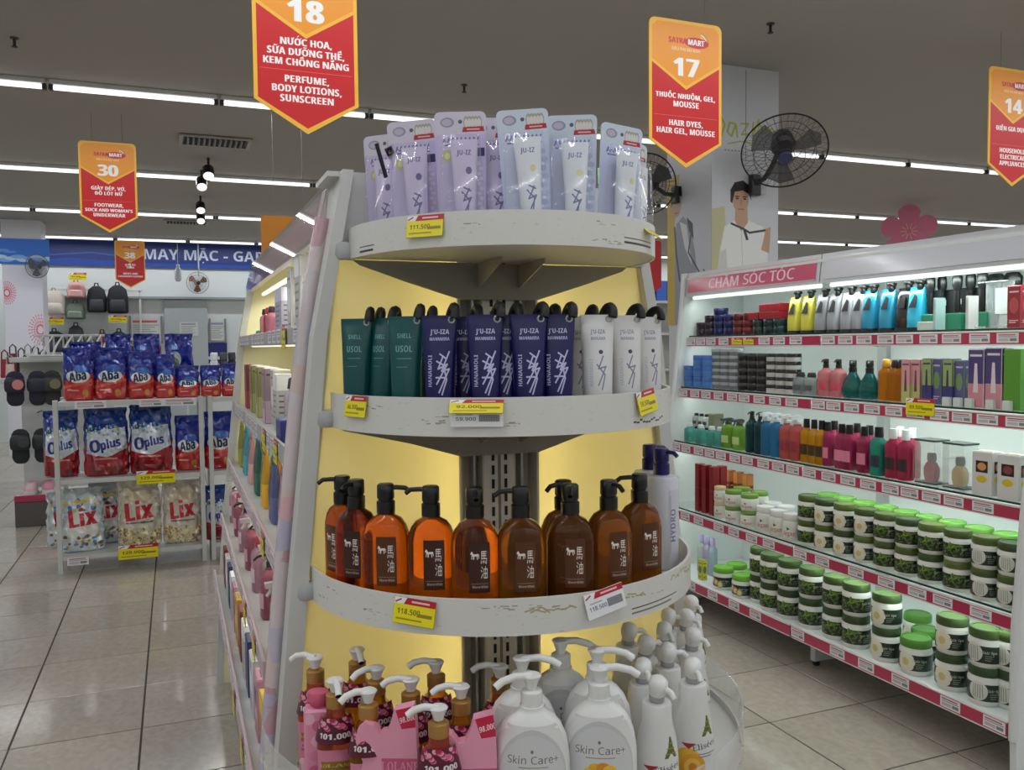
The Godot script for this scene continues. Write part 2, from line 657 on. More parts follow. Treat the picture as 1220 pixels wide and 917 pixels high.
func room():
	var lo := Vector3(-7, 0, -14.8)
	var hi := Vector3(14, CEIL, 6)
	var fl := structure("floor")
	slab(fl, "screed", Vector3(lo.x, -0.2, lo.z), Vector3(hi.x, -0.003, hi.z), mat(rgb(70, 65, 59), 0.9))
	var tm := []
	for k in 3:
		var m := printed(speckle([rgb(176, 168, 155), rgb(172, 164, 151), rgb(180, 171, 158)][k], 0.05, 0.05, 30 + k), 0.13)
		m.metallic_specular = 0.5
		tm.append(m)
	var tile := box(TILE - 0.007, 0.012, TILE - 0.007, 0.0012)
	var x0 := -0.344 * TILE
	var z0 := -10.821 * TILE
	var rest := start()
	for i in range(-16, 33):
		for j in range(-24, 25):
			var c := Vector3(x0 + (i + 0.5) * TILE, -0.012, z0 + (j + 0.5) * TILE)
			if c.x < lo.x or c.x > hi.x or c.z < lo.z or c.z > hi.z: continue
			var a := px(c) if c.z < -1.0 else Vector2(-999, 0)
			var near := a.x > -90 and a.x < 1310 and a.y < 1000 and c.z > -9.6 and not (c.x > 0.35 and c.x < 0.95) and c.x < 3.0
			if near: part(fl, "tile", tile, tm[(i * 7 + j * 5 + 100) % 3], c)
			else: add_box(rest, c, Vector3(TILE - 0.004, 0.012, TILE - 0.004), 0.0)
	var far := part(fl, "far_tiles", rest.commit(), tm[0])
	far.set_meta("kind", "stuff")
	slab(structure("ceiling"), "ceiling_board", Vector3(lo.x, CEIL, lo.z), Vector3(hi.x, CEIL + 0.15, hi.z), mat(rgb(164, 160, 154), 0.85))
	var wm := mat(rgb(214, 220, 220), 0.6)
	slab(structure("wall_back"), "wall_board", Vector3(lo.x, 0, lo.z - 0.15), Vector3(hi.x, CEIL, lo.z), wm)
	slab(structure("wall_front"), "wall_board", Vector3(lo.x, 0, hi.z), Vector3(hi.x, CEIL, hi.z + 0.15), wm)
	slab(structure("wall_left"), "wall_board", Vector3(lo.x - 0.15, 0, lo.z - 0.15), Vector3(lo.x, CEIL, hi.z + 0.15), wm)
	slab(structure("wall_right"), "wall_board", Vector3(hi.x, 0, lo.z - 0.15), Vector3(hi.x + 0.15, CEIL, hi.z + 0.15), wm)

# ---- price tags ----
func tag_print(kind: int, price := "118.500") -> Material:
	var key := "tag%d%s" % [kind, price]
	if mats.has(key): return mats[key]
	var i := sheet(192, 104, rgb(238, 224, 20) if kind == 0 else rgb(232, 232, 234))
	if kind < 2:
		rect(i, 0, 0, 192, 26, rgb(240, 240, 240))
		poly(i, [Vector2(58, 0), Vector2(192, 0), Vector2(192, 26), Vector2(44, 26)], rgb(186, 22, 46))
		rect(i, 80, 9, 84, 8, rgb(238, 200, 200))
		stroke(i, Vector2(6, 20), Vector2(30, 8), 6, rgb(150, 60, 70))
	if kind == 0:
		write(i, price, 70, 66, 22, rgb(120, 100, 20), 1)
		rect(i, 110, 56, 70, 14, rgb(150, 132, 20))
		rect(i, 14, 82, 120, 7, rgb(170, 150, 20))
	elif kind == 1:
		write(i, price, 56, 74, 18, rgb(110, 120, 150), 1)
		rect(i, 104, 44, 76, 34, rgb(150, 150, 154))
		for k in 12: rect(i, 106 + k * 6, 44, 2, 34, rgb(90, 90, 96))
		rect(i, 20, 40, 60, 6, rgb(180, 180, 190))
	else:
		rect(i, 16, 14, 150, 12, rgb(190, 70, 90))
		rect(i, 16, 34, 160, 12, rgb(170, 170, 178))
		rect(i, 16, 56, 90, 30, rgb(196, 190, 196))
		rect(i, 116, 56, 60, 30, rgb(130, 128, 134))
	mats[key] = printed(i, 0.35)
	return mats[key]

# ---- the gondola in the middle with its rounded end display ----
const LEAN := [[0.0, 0.132], [0.564, 0.164], [0.924, 0.199], [1.42, 0.253], [1.745, 0.316]]

func lean(y: float) -> float:
	for k in LEAN.size() - 1:
		if y <= LEAN[k + 1][0]: return lerp(LEAN[k][1], LEAN[k + 1][1], (y - LEAN[k][0]) / (LEAN[k + 1][0] - LEAN[k][0]))
	return 0.316

func mirrored(pts: Array, side: float) -> PackedVector2Array:   # a side of the end panel, from its axis
	var r := PackedVector2Array()
	for q in pts: r.append(Vector2(side * (CX - q.x), q.y))
	return r

func scuffed_lip(sd: int) -> Material:
	var base := rgb(220, 219, 215)
	var i := sheet(1024, 64, base)
	var r := RandomNumberGenerator.new()
	r.seed = sd
	for k in 110:
		var c := base.lerp(rgb(168, 162, 148), r.randf_range(0.1, 0.4))
		rect(i, r.randi_range(0, 1020), r.randi_range(0, 62), r.randi_range(1, 9), r.randi_range(1, 2), c)
	for k in 7:
		var x := r.randi_range(40, 960)
		var y := r.randi_range(14, 56)
		for w in r.randi_range(3, 10): rect(i, x + r.randi_range(0, 44), y + r.randi_range(-3, 3), r.randi_range(3, 12), r.randi_range(1, 2), rgb(176, 170, 150).lerp(rgb(150, 138, 106), r.randf()))
	if sd == 1:
		for s in [[70, 46], [640, 40]]:
			rect(i, s[0], s[1], 120 if s[0] > 100 else 54, 2, rgb(70, 66, 62))
			rect(i, s[0], s[1] + 8, 118 if s[0] > 100 else 50, 4, rgb(40, 38, 36))
	if sd == 2:
		for k in 12: rect(i, 640 + k * 9, 50 + r.randi_range(-3, 2), 8, 3, rgb(60, 56, 52))
	if sd == 3:
		for s in [[430, 22], [560, 20], [760, 20], [700, 12]]:
			for k in 9: stroke(i, Vector2(s[0] + k * 8, s[1] + r.randi_range(-5, 5)), Vector2(s[0] + k * 8 + r.randi_range(4, 16), s[1] + r.randi_range(-6, 6)), 2.5, rgb(172, 160, 116))
		rect(i, 600, 44, 120, 2, rgb(70, 66, 62))
		rect(i, 600, 52, 100, 3, rgb(120, 112, 100))
	return printed(i, 0.38)

const K1 := 0.905          # the shelves of the display follow the taper of the end panel
const K2 := 1.01
const K3 := 1.05

func arc_at(rho: float, a: float, y: float) -> Vector3:
	return Vector3(rho * sin(a), y, rho * cos(a))

func display_shelf(g: Node3D, y: float, r: float, lip_h: float, sd: int, kx: float) -> MeshInstance3D:
	var white := mat(rgb(200, 199, 194), 0.45)
	var deck := part(g, "shelf", ring_slice(0.0, r - 0.006, y - 0.014, y, -PI / 2, PI / 2, 36, kx), white, Vector3(0, 0, 0.006))
	part(deck, "lip", ring_slice(r - 0.006, r, y - 0.016, y - 0.016 + lip_h, -PI / 2, PI / 2, 48, kx), scuffed_lip(sd))
	for s in [-1.0, 1.0]:
		part(deck, "shelf_bracket", extrude(PackedVector2Array([Vector2(0, 0), Vector2(0.16, 0), Vector2(0.16, -0.008), Vector2(0.03, -0.05), Vector2(0, -0.055)]), 0.003), mat(rgb(168, 162, 150), 0.5, 0.1), Vector3(s * 0.046, y - 0.016, -0.02), Vector3(0, -PI / 2, 0))
		part(deck, "end_bracket", loft([[0, 0, 0], [0.02, 0.014, 0], [0.024, 0.018, 0.008], [0.022, 0.016, 0.028], [0.014, 0.01, 0.034], [0, 0, 0.034]], 14), mat(rgb(176, 178, 178), 0.45), Vector3(s * (r * kx + 0.008), y - 0.016, 0.006))
	part(deck, "support_plate", extrude(PackedVector2Array([Vector2(-r * kx * 0.97, -0.016), Vector2(r * kx * 0.97, -0.016), Vector2(r * kx * 0.93, -0.026), Vector2(0.2, -0.058), Vector2(0.088, -0.092), Vector2(-0.088, -0.092), Vector2(-0.2, -0.058), Vector2(-r * kx * 0.93, -0.026)]), 0.006), mat(rgb(150, 144, 132), 0.5, 0.1), Vector3(0, y, 0.0))
	return deck

func arc_tag(deck: MeshInstance3D, u: float, r: float, y: float, kind: int, price: String, w := 0.074, h := 0.04, roll := 0.0, lean_out := 0.18):
	var kx: float = K1 if y > 1.5 else K2 if y > 1.1 else K3
	var a := on_arc(u, r, y, kx)
	var o := part(deck, "price_tag", box(w, h, 0.0016, 0.0005), tag_print(kind, price))
	o.basis = Basis(Vector3.UP, a) * Basis(Vector3.RIGHT, -lean_out) * Basis(Vector3.BACK, roll)
	o.position = arc_at(r + 0.0035 + h * 0.5 * lean_out, a, y) * Vector3(kx, 1, 1)

func tube_lamp(parent: Node3D, at: Vector3, length: float, r: float, axis_rot: Vector3, facing: Vector3, energy: float, c: Color, e := 2.5):
	var m := part(parent, "lamp_tube", loft([[0, 0, 0], [r, r, 0], [r, r, length], [0, 0, length]], 8), glow(c, e), at, axis_rot)
	m.set_meta("label", "white tube lamp")
	var l := AreaLight3D.new()
	l.name = free_name(parent, "shelf_light")
	l.area_size = Vector2(length, 2.0 * r)
	l.light_energy = energy
	l.light_color = c
	l.shadow_enabled = true
	l.area_range = 12.0
	var along := (Basis.from_euler(axis_rot) * Vector3.UP).normalized()
	var back := -facing.normalized()
	back = (back - along * back.dot(along)).normalized()
	l.basis = Basis(along, back.cross(along).normalized(), back)
	l.position = at + along * length / 2.0 + facing.normalized() * (r + 0.003)
	parent.add_child(l)

func film_print(sd: int) -> Material:
	var i := sheet(64, 1024, rgb(214, 200, 204))
	var r := RandomNumberGenerator.new()
	r.seed = sd
	var cols := [rgb(222, 178, 184), rgb(190, 182, 206), rgb(220, 208, 204), rgb(200, 160, 172), rgb(198, 192, 210), rgb(216, 196, 190), rgb(212, 204, 208), rgb(220, 208, 194)]
	for k in 44:
		var y := r.randi_range(0, 1000)
		var c: Color = cols[r.randi_range(0, 7)]
		var hh := r.randi_range(16, 90)
		var xx := r.randi_range(0, 40)
		poly(i, [Vector2(xx, y), Vector2(xx + r.randi_range(16, 40), y + r.randi_range(-10, 10)), Vector2(xx + r.randi_range(14, 36), y + hh), Vector2(xx + r.randi_range(-6, 6), y + hh + r.randi_range(-8, 8))], c)
	return printed(i, 0.22, 0.0, 0.7)

func centre_gondola():
	var g := thing("shelf_gondola", "white gondola with a rounded shelf display and yellow back panels on its end", "store shelf", Vector3(CX, 0, CZ))
	var white := mat(rgb(206, 206, 203), 0.42)
	var grey := mat(rgb(176, 176, 172), 0.45)
	var metal := mat(rgb(214, 209, 198), 0.42)
	var dark := mat(rgb(38, 34, 30), 0.8)
	var cream := StandardMaterial3D.new()
	cream.albedo_color = rgb(248, 244, 212)
	cream.roughness = 0.28
	cream.backlight_enabled = true
	cream.backlight = Color(1.0, 0.96, 0.78)
	var cream_board := mat(rgb(242, 236, 190), 0.4)
	for s in [-1.0, 1.0]:
		var outer := []
		var inner := []
		for y in [0.0, 0.3, 0.564, 0.75, 0.924, 1.18, 1.42, 1.6, 1.745]:
			outer.append(Vector2(lean(y), y))
			inner.append(Vector2(lean(y) + lerp(0.046, 0.022, y / 1.745), y))
		var strip := outer.duplicate()
		var rev := inner.duplicate()
		rev.reverse()
		strip.append_array(rev)
		part(g, "end_frame", extrude(mirrored(strip, s), 0.06), white, Vector3(0, 0, -0.01))
		var sh := inner.slice(0, 7)
		sh.append(Vector2(lean(1.592) + 0.024, 1.592))
		sh.append(Vector2(CX - 0.09, 1.592))
		sh.append(Vector2(CX - 0.09, 0.0))
		part(g, "lit_panel", extrude(mirrored(sh, s), 0.003), cream, Vector3(0, 0, -0.004))
		part(g, "top_fascia", extrude(mirrored([Vector2(lean(1.592) + 0.02, 1.592), Vector2(lean(1.745) + 0.018, 1.745), Vector2(CX - 0.088, 1.745), Vector2(CX - 0.088, 1.592)], s), 0.006), white, Vector3(0, 0, -0.006))
		var bk := outer.duplicate()
		bk.append(Vector2(CX - 0.086, 1.745))
		bk.append(Vector2(CX - 0.086, 0.0))
		part(g, "box_back", extrude(mirrored(bk, s), 0.012), white, Vector3(0, 0, -0.146))
		part(g, "recess_side", box(0.005, 1.745, 0.15, 0.0), mat(rgb(216, 208, 190), 0.5), Vector3(s * 0.0885, 0, -0.072))
		part(g, "box_top", box(0.27, 0.01, 0.14, 0.0), white, Vector3(s * 0.22, 1.735, -0.075))
		part(g, "box_side", extrude(PackedVector2Array([Vector2(lean(0.0) - CX, 0), Vector2(lean(1.745) - CX, 1.745), Vector2(lean(1.745) - CX + 0.008, 1.745), Vector2(lean(0.0) - CX + 0.008, 0)]), 0.14), white, Vector3(0, 0, -0.075), Vector3(0, 0.0 if s < 0.0 else PI, 0))
		tube_lamp(g, Vector3(s * 0.105, 0.45, -0.1), 1.2, 0.009, Vector3.ZERO, Vector3(s * 0.35, 0, 1), 0.8, Color(1.0, 0.98, 0.9), 2.0)
	part(g, "recess_back", box(0.18, 1.745, 0.01, 0.0), mat(rgb(220, 214, 198), 0.55), Vector3(0, 0, -0.055))
	var post := part(g, "upright_post", box(0.075, 1.74, 0.04, 0.003), metal, Vector3(0, 0, -0.022))
	for k in 52:
		for s in [-1.0, 1.0]:
			part(post, "slot", box(0.0065, 0.02, 0.003, 0.0), dark, Vector3(s * 0.0145, 0.16 + k * 0.03, 0.0195))
	part(post, "post_groove", box(0.006, 1.7, 0.004, 0.0), mat(rgb(130, 122, 110), 0.5, 0.1), Vector3(0, 0.02, 0.019))
	for s in [-1.0, 1.0]:
		part(post, "post_flange", box(0.006, 1.74, 0.03, 0.001), mat(rgb(186, 190, 190), 0.3, 0.6), Vector3(s * 0.055, 0, 0.0))
	# rounded shelves
	var s1 := display_shelf(g, 1.586, 0.352, 0.060, 1, K1)
	var s2 := display_shelf(g, 1.256, 0.356, 0.068, 2, K2)
	var s3 := display_shelf(g, 0.918, 0.386, 0.064, 3, K3)
	arc_tag(s1, 507, 0.352, 1.588, 0, "111.500")
	arc_tag(s1, 769, 0.352, 1.600, 0, "59.000", 0.05, 0.036, -0.35, 0.9)
	arc_tag(s2, 425, 0.356, 1.268, 0, "46.500", 0.07)
	arc_tag(s2, 569, 0.356, 1.258, 1, "59.900", 0.092, 0.036, 0.0, 0.1)
	arc_tag(s2, 568, 0.36, 1.282, 0, "92.000", 0.094, 0.026, 0.0, 0.5)
	arc_tag(s2, 767, 0.356, 1.268, 0, "59.500", 0.068, 0.044, 0.12)
	arc_tag(s3, 491, 0.386, 0.918, 0, "118.500", 0.08, 0.045, -0.06)
	arc_tag(s3, 721, 0.386, 0.926, 1, "118.500", 0.084, 0.044, 0.16)
	# base drum and its clear guard
	var drum := part(g, "base_drum", ring_slice(0.0, 0.5, 0.0, 0.575, -PI / 2, PI / 2), white, Vector3(0, 0, 0.006))
	part(drum, "kick_band", ring_slice(0.5, 0.506, 0.0, 0.1, -PI / 2, PI / 2, 48), grey)
	part(drum, "clear_guard", ring_slice(0.503, 0.506, 0.56, 0.66, -PI / 2, PI / 2, 48), pane(Color(0.95, 0.97, 0.98), 0.16))
	part(drum, "guard_band", ring_slice(0.5, 0.5035, 0.535, 0.59, -PI / 2, PI / 2, 48), white)
	# body behind the end display
	var back := -2.0
	part(g, "spine_panel", box(0.03, 1.70, 1.83, 0.0), cream_board, Vector3(0, 0.02, -1.07))
	var prof := PackedVector2Array()
	for y in [0.0, 0.564, 0.924, 1.42, 1.745]: prof.append(Vector2(lean(y) - CX, y))
	for y in [1.745, 1.42, 0.924, 0.564, 0.0]: prof.append(Vector2(CX - lean(y), y))
	part(g, "end_panel", extrude(prof, 0.03), cream_board, Vector3(0, 0, back))
	for s in [-1.0, 1.0]:
		var strip := []
		for y in [0.0, 0.564, 0.924, 1.42, 1.745]: strip.append(Vector2(lean(y) - 0.006, y))
		for y in [1.745, 1.42, 0.924, 0.564, 0.0]: strip.append(Vector2(lean(y) + 0.02, y))
		part(g, "end_trim", extrude(mirrored(strip, s), 0.036), white, Vector3(0, 0, back))
		part(g, "deck", box(0.44, 0.13, 1.83, 0.004), white, Vector3(s * 0.245, 0.02, -1.07))
		var lv := [[0.46, 0.135, 0.05], [0.70, 0.168, 0.045], [0.925, 0.20, 0.045], [1.16, 0.228, 0.045], [1.43, 0.262, 0.04]]
		for v in lv:
			var wdt: float = CX - v[1] - 0.015
			var b := part(g, "side_shelf", box(wdt, 0.014, 1.80, 0.002), white, Vector3(s * (0.015 + wdt / 2), v[0] - 0.014, -1.08))
			var rail := part(b, "price_rail", box(0.008, v[2], 1.80, 0.001), grey if v[0] > 1.1 else mat(rgb(198, 176, 182), 0.35), Vector3(s * (wdt / 2 + 0.004), -0.012, 0))
			if v[0] > 0.6: tube_lamp(g, Vector3(s * (wdt - 0.02), v[0] - 0.024, -1.9), 1.64, 0.006, Vector3(PI / 2, 0, 0), Vector3(-s * 0.7, -1, 0), 0.22, Color(1.0, 0.98, 0.9), 1.8)  # tubes added under the side shelves to brighten the cream panels
			if s < 0.0:
				for k in 16:
					if (k * 3 + int(v[0] * 100)) % 5 == 0: continue
					part(rail, "price_tag", box(0.0015, 0.036, 0.078, 0.0004), tag_print(2), Vector3(-0.005, 0.005, -0.84 + k * 0.112))
				for f in ([0.02] if v[0] > 1.2 or v[0] > 0.9 and v[0] < 1.0 else [-0.06, 0.22]):
					part(rail, "sale_tag", box(0.0015, 0.06, 0.075, 0.0004), tag_print(0, "45.000"), Vector3(-0.009, -0.01, 0.66 - f))
		var head := part(g, "header", extrude(mirrored([Vector2(0.286, 1.625), Vector2(0.312, 1.735), Vector2(0.330, 1.735), Vector2(0.304, 1.625)], s), 1.84), mat(rgb(206, 196, 198), 0.25), Vector3(0, 0, -1.07))
		part(head, "header_print", extrude(mirrored([Vector2(0.2875, 1.640), Vector2(0.3075, 1.722), Vector2(0.3095, 1.722), Vector2(0.2895, 1.640)], s), 1.72), printed_header(), Vector3(0, 0, 0))
		part(head, "clear_cover", extrude(mirrored([Vector2(0.2775, 1.620), Vector2(0.306, 1.742), Vector2(0.3075, 1.742), Vector2(0.279, 1.620)], s), 1.84), pane(Color(0.98, 0.95, 0.97), 0.1))
		part(g, "top_board", box(0.31, 0.012, 1.84, 0.001), white, Vector3(s * 0.17, 1.735, -1.07))
		tube_lamp(g, Vector3(s * 0.30, 1.615, -1.9), 1.66, 0.008, Vector3(PI / 2, 0, 0), Vector3(-s * 0.5, -1, 0), 0.7, Color(1.0, 0.98, 0.9), 2.0)
		# rolled clear film tied along the leaning edge
		var pts := []
		for y in [0.08, 0.3, 0.564, 0.75, 0.924, 1.1, 1.3, 1.5, 1.66]: pts.append(Vector3(s * (CX - lean(y) + 0.006), y, -0.075))
		part(g, "rolled_film", tube(pts, 0.0185, 14), film_print(5 if s < 0 else 6))

func printed_header() -> Material:
	if mats.has("hdr"): return mats["hdr"]
	mats["hdr"] = mat(rgb(240, 178, 200), 0.3)
	return mats["hdr"]

# ---- the lit hair care gondola ----
const LEVELS := [[0.195, 2.42], [0.54, 2.43], [0.88, 2.475], [1.166, 2.52], [1.437, 2.57]]
const HZ0 := -3.90
const HZ1 := -1.86

func hair_gondola():
	var g := thing("shelf_gondola", "lit white gondola with glass shelves, pink price rails and a pink header", "store shelf", Vector3(2.42, 0, -2.88))
	var white := mat(rgb(226, 230, 228), 0.4)
	var grey := mat(rgb(190, 192, 192), 0.35, 0.3)
	var pink := mat(rgb(186, 44, 84), 0.3, 0.0, 0.5)
	var edge := mat(rgb(28, 58, 50), 0.15)
	var glass := pane(Color(0.9, 0.97, 0.95), 0.12)
	var ln := HZ1 - HZ0
	part(g, "back_panel", box(0.02, 1.70, ln, 0.0), white, Vector3(0.52, 0.06, 0))
	part(g, "top_board", box(0.40, 0.012, ln, 0.0), white, Vector3(0.34, 1.735, 0))
	var prof := PackedVector2Array([Vector2(0.0, 0.0), Vector2(-0.006, 0.14), Vector2(-0.004, 0.5), Vector2(0.03, 0.86), Vector2(0.08, 1.2), Vector2(0.125, 1.64), Vector2(0.135, 1.77), Vector2(0.53, 1.77), Vector2(0.53, 0.0)])
	for e in [HZ0 - 0.012, HZ1 + 0.012]:
		var pn := part(g, "end_panel", extrude(prof, 0.022), white, Vector3(0, 0, e + 2.88))
		part(pn, "edge_trim", tube([Vector3(-0.004, 0.14, 0), Vector3(-0.002, 0.5, 0), Vector3(0.03, 0.86, 0), Vector3(0.08, 1.2, 0), Vector3(0.124, 1.64, 0), Vector3(0.134, 1.768, 0)], 0.014, 8), mat(rgb(222, 224, 224), 0.3))
	part(g, "upright_post", box(0.03, 1.7, 0.05, 0.002), grey, Vector3(0.495, 0.05, 0))
	for z in [-1.0, 0.0, 0.98]:
		part(g, "leg", box(0.36, 0.12, 0.03, 0.002), white, Vector3(0.29, 0.02, z))
		part(g, "leveller", cyl(0.015, 0.02), mat(rgb(30, 30, 30), 0.5), Vector3(0.13, 0, z))
	var deckn := 0
	for v in LEVELS:
		var xf: float = v[1] - 2.42
		var w := 0.50 - xf
		var y: float = v[0]
		var sh: MeshInstance3D
		if deckn == 0:
			sh = part(g, "deck", box(w, 0.03, ln, 0.002), white, Vector3(xf + w / 2, y - 0.03, 0))
		else:
			sh = part(g, "glass_shelf", box(w - 0.02, 0.007, ln - 0.004, 0.0), glass, Vector3(xf + w / 2, y - 0.007, 0))
			part(sh, "glass_edge", box(0.003, 0.007, ln - 0.004, 0.0), edge, Vector3(-(w - 0.02) / 2 - 0.0015, 0, 0))
			for z in [-1.0, -0.02, 0.02, 1.0]:
				part(sh, "bracket", extrude(PackedVector2Array([Vector2(-w / 2 + 0.02, -0.002), Vector2(w / 2, -0.002), Vector2(w / 2, -0.06), Vector2(-w / 2 + 0.02, -0.018)]), 0.003), grey, Vector3(0, 0, z))
		var hh := 0.048 if deckn == 0 else 0.044
		for sct in 2:
			var zc := HZ0 + ln * (0.25 + 0.5 * sct) + 2.88
			var rail := part(sh, "price_rail", box(0.008, hh, ln / 2 - 0.012, 0.001), pink, Vector3(-w / 2 - 0.004, -hh - 0.004 + (0.03 if deckn == 0 else 0.0), zc))
			part(rail, "rail_rim", box(0.011, 0.005, ln / 2 - 0.012, 0.001), mat(rgb(226, 214, 216), 0.25), Vector3(-0.001, hh - 0.003, 0))
			part(rail, "rail_rim", box(0.011, 0.004, ln / 2 - 0.012, 0.001), mat(rgb(226, 214, 216), 0.25), Vector3(-0.001, -0.002, 0))
			var r := RandomNumberGenerator.new()
			r.seed = 11 + deckn * 7 + sct
			var z := -ln / 4 + 0.045
			while z < ln / 4 - 0.05:
				var k := 2
				if deckn == 4 and sct == 0 and z > -0.1 and z < 0.12: k = 0
				part(rail, "price_tag", box(0.0012, hh - 0.011, 0.08, 0.0003), tag_print(k, "35.000"), Vector3(-0.0052, 0.006, z), Vector3(0, 0, 0))
				z += [r.randf_range(0.14, 0.24), r.randf_range(0.1, 0.2), r.randf_range(0.088, 0.115), r.randf_range(0.088, 0.115), r.randf_range(0.088, 0.12)][deckn]
			var tz := HZ0 + ln * 0.5 * sct + 2.88 + 0.03
			if deckn > 0:
				tube_lamp(g, Vector3(xf + 0.035, y - 0.03, tz), ln / 2 - 0.06, 0.007, Vector3(PI / 2, 0, 0), Vector3(0.55, -1, 0), [0.14, 0.34][sct], Color(0.93, 1.0, 0.98), 2.0)
		deckn += 1
	var big := part(g, "sale_tag", box(0.115, 0.062, 0.002, 0.0005), tag_print(0, "89.500"))
	big.position = Vector3(0.082, 1.128, z_of(1093, 2.49, 1.14) + 2.88)
	big.rotation = Vector3(0, -PI / 2 + 0.12, 0.0)
	# header
	for sct in 2:
		var zc := HZ0 + ln * (0.25 + 0.5 * sct) + 2.88
		var fr := part(g, "header_frame", extrude(PackedVector2Array([Vector2(0.132, 1.645), Vector2(0.148, 1.77), Vector2(0.166, 1.77), Vector2(0.15, 1.645)]), ln / 2 - 0.006), mat(rgb(200, 202, 204), 0.3, 0.3), Vector3(0, 0, zc))
		var face := part(fr, "header_print", box(ln / 2 - 0.05, 0.094, 0.002, 0.0), header_face() if sct == 0 else mat(rgb(214, 216, 224), 0.15, 0.0, 0.6))
		face.basis = Basis(Vector3.UP, -PI / 2) * Basis(Vector3.RIGHT, -0.127)
		face.position = Vector3(0.1318, 1.660, 0)
		tube_lamp(g, Vector3(0.17, 1.638, HZ0 + ln * 0.5 * sct + 2.88 + 0.03), ln / 2 - 0.06, 0.009, Vector3(PI / 2, 0, 0), Vector3(0.55, -1, 0), [0.18, 0.42][sct], Color(0.93, 1.0, 0.98), 2.2)

func header_face() -> Material:
	var i := sheet(1024, 100, rgb(206, 84, 116))
	write(i, "CHĂM SÓC TÓC", 540, 82, 52, rgb(246, 220, 228), 0, 1.35, 0.0, 1.5)
	rect(i, 0, 0, 1024, 5, rgb(224, 200, 206))
	rect(i, 0, 95, 1024, 5, rgb(224, 200, 206))
	return printed(i, 0.18, 0.0, 0.6)

# ---- column with posters, wall fan ----
func poster_front() -> Image:
	var i := sheet(256, 976, rgb(206, 208, 214))
	var s := 3.2
	var at := func(u, v): return Vector2((u - 847.0) * s, (v - 80.0) * s)
	poly(i, [at.call(847, 250), at.call(862, 246), at.call(866, 330), at.call(847, 330)], rgb(196, 190, 150))
	rect(i, 0, 320, 256, 3, rgb(190, 194, 202))
	var ink := rgb(178, 180, 48)
	strokes(i, [at.call(849, 136), at.call(851, 168), at.call(858, 164), at.call(862, 150), at.call(856, 138), at.call(849, 136)], 7, ink)
	strokes(i, [at.call(874, 148), at.call(868, 147), at.call(865, 158), at.call(870, 163), at.call(875, 148), at.call(877, 163)], 7, ink)
	strokes(i, [at.call(881, 147), at.call(890, 146), at.call(882, 160), at.call(891, 158)], 6, ink)
	strokes(i, [at.call(896, 144), at.call(895, 160), at.call(903, 140), at.call(902, 157)], 6, ink)
	strokes(i, [at.call(906, 148), at.call(907, 158), at.call(912, 148), at.call(914, 157), at.call(919, 148), at.call(922, 154)], 6, ink)
	strokes(i, [at.call(866, 172), at.call(880, 168), at.call(902, 169)], 5, ink)
	for k in 6: rect(i, (862 - 847 + k * 4) * s, (179 - 80) * s, 6, 4, rgb(120, 120, 124))
	# man in a white shirt
	var skin := rgb(196, 156, 128)
	poly(i, [at.call(850, 386), at.call(853, 330), at.call(857, 296), at.call(862, 270), at.call(874, 262), at.call(892, 262), at.call(908, 268), at.call(914, 292), at.call(916, 386)], rgb(232, 232, 230))
	poly(i, [at.call(853, 330), at.call(857, 300), at.call(864, 296), at.call(866, 330)], rgb(210, 208, 206))
	poly(i, [at.call(875, 246), at.call(889, 246), at.call(890, 264), at.call(882, 275), at.call(874, 263)], skin)
	disc(i, at.call(881, 238).x, at.call(881, 238).y, 9.5 * s, 15 * s, skin)
	poly(i, [at.call(869, 240), at.call(869, 226), at.call(874, 217), at.call(884, 214), at.call(892, 220), at.call(894, 238), at.call(891, 230), at.call(884, 226), at.call(874, 228), at.call(871, 242)], rgb(40, 34, 32))
	for q in [[877, 236], [886, 236]]:
		rect(i, at.call(q[0] - 2.5, q[1] - 3).x, at.call(0, q[1] - 3).y, 16, 4, rgb(60, 44, 38))
		disc(i, at.call(q[0], q[1]).x, at.call(q[0], q[1]).y, 6, 3, rgb(50, 38, 34))
	stroke(i, at.call(882, 237), at.call(881, 244), 3, rgb(168, 126, 102))
	rect(i, at.call(878, 248).x, at.call(0, 248).y, 24, 4, rgb(156, 92, 84))
	strokes(i, [at.call(870, 266), at.call(885, 272), at.call(892, 276), at.call(912, 272)], 8, rgb(62, 60, 66))
	stroke(i, at.call(886, 274), at.call(889, 284), 10, rgb(62, 60, 66))
	strokes(i, [at.call(882, 276), at.call(883, 300), at.call(884, 330)], 2.5, rgb(200, 200, 200))
	poly(i, [at.call(906, 296), at.call(912, 270), at.call(918, 268), at.call(916, 300)], skin)
	return i

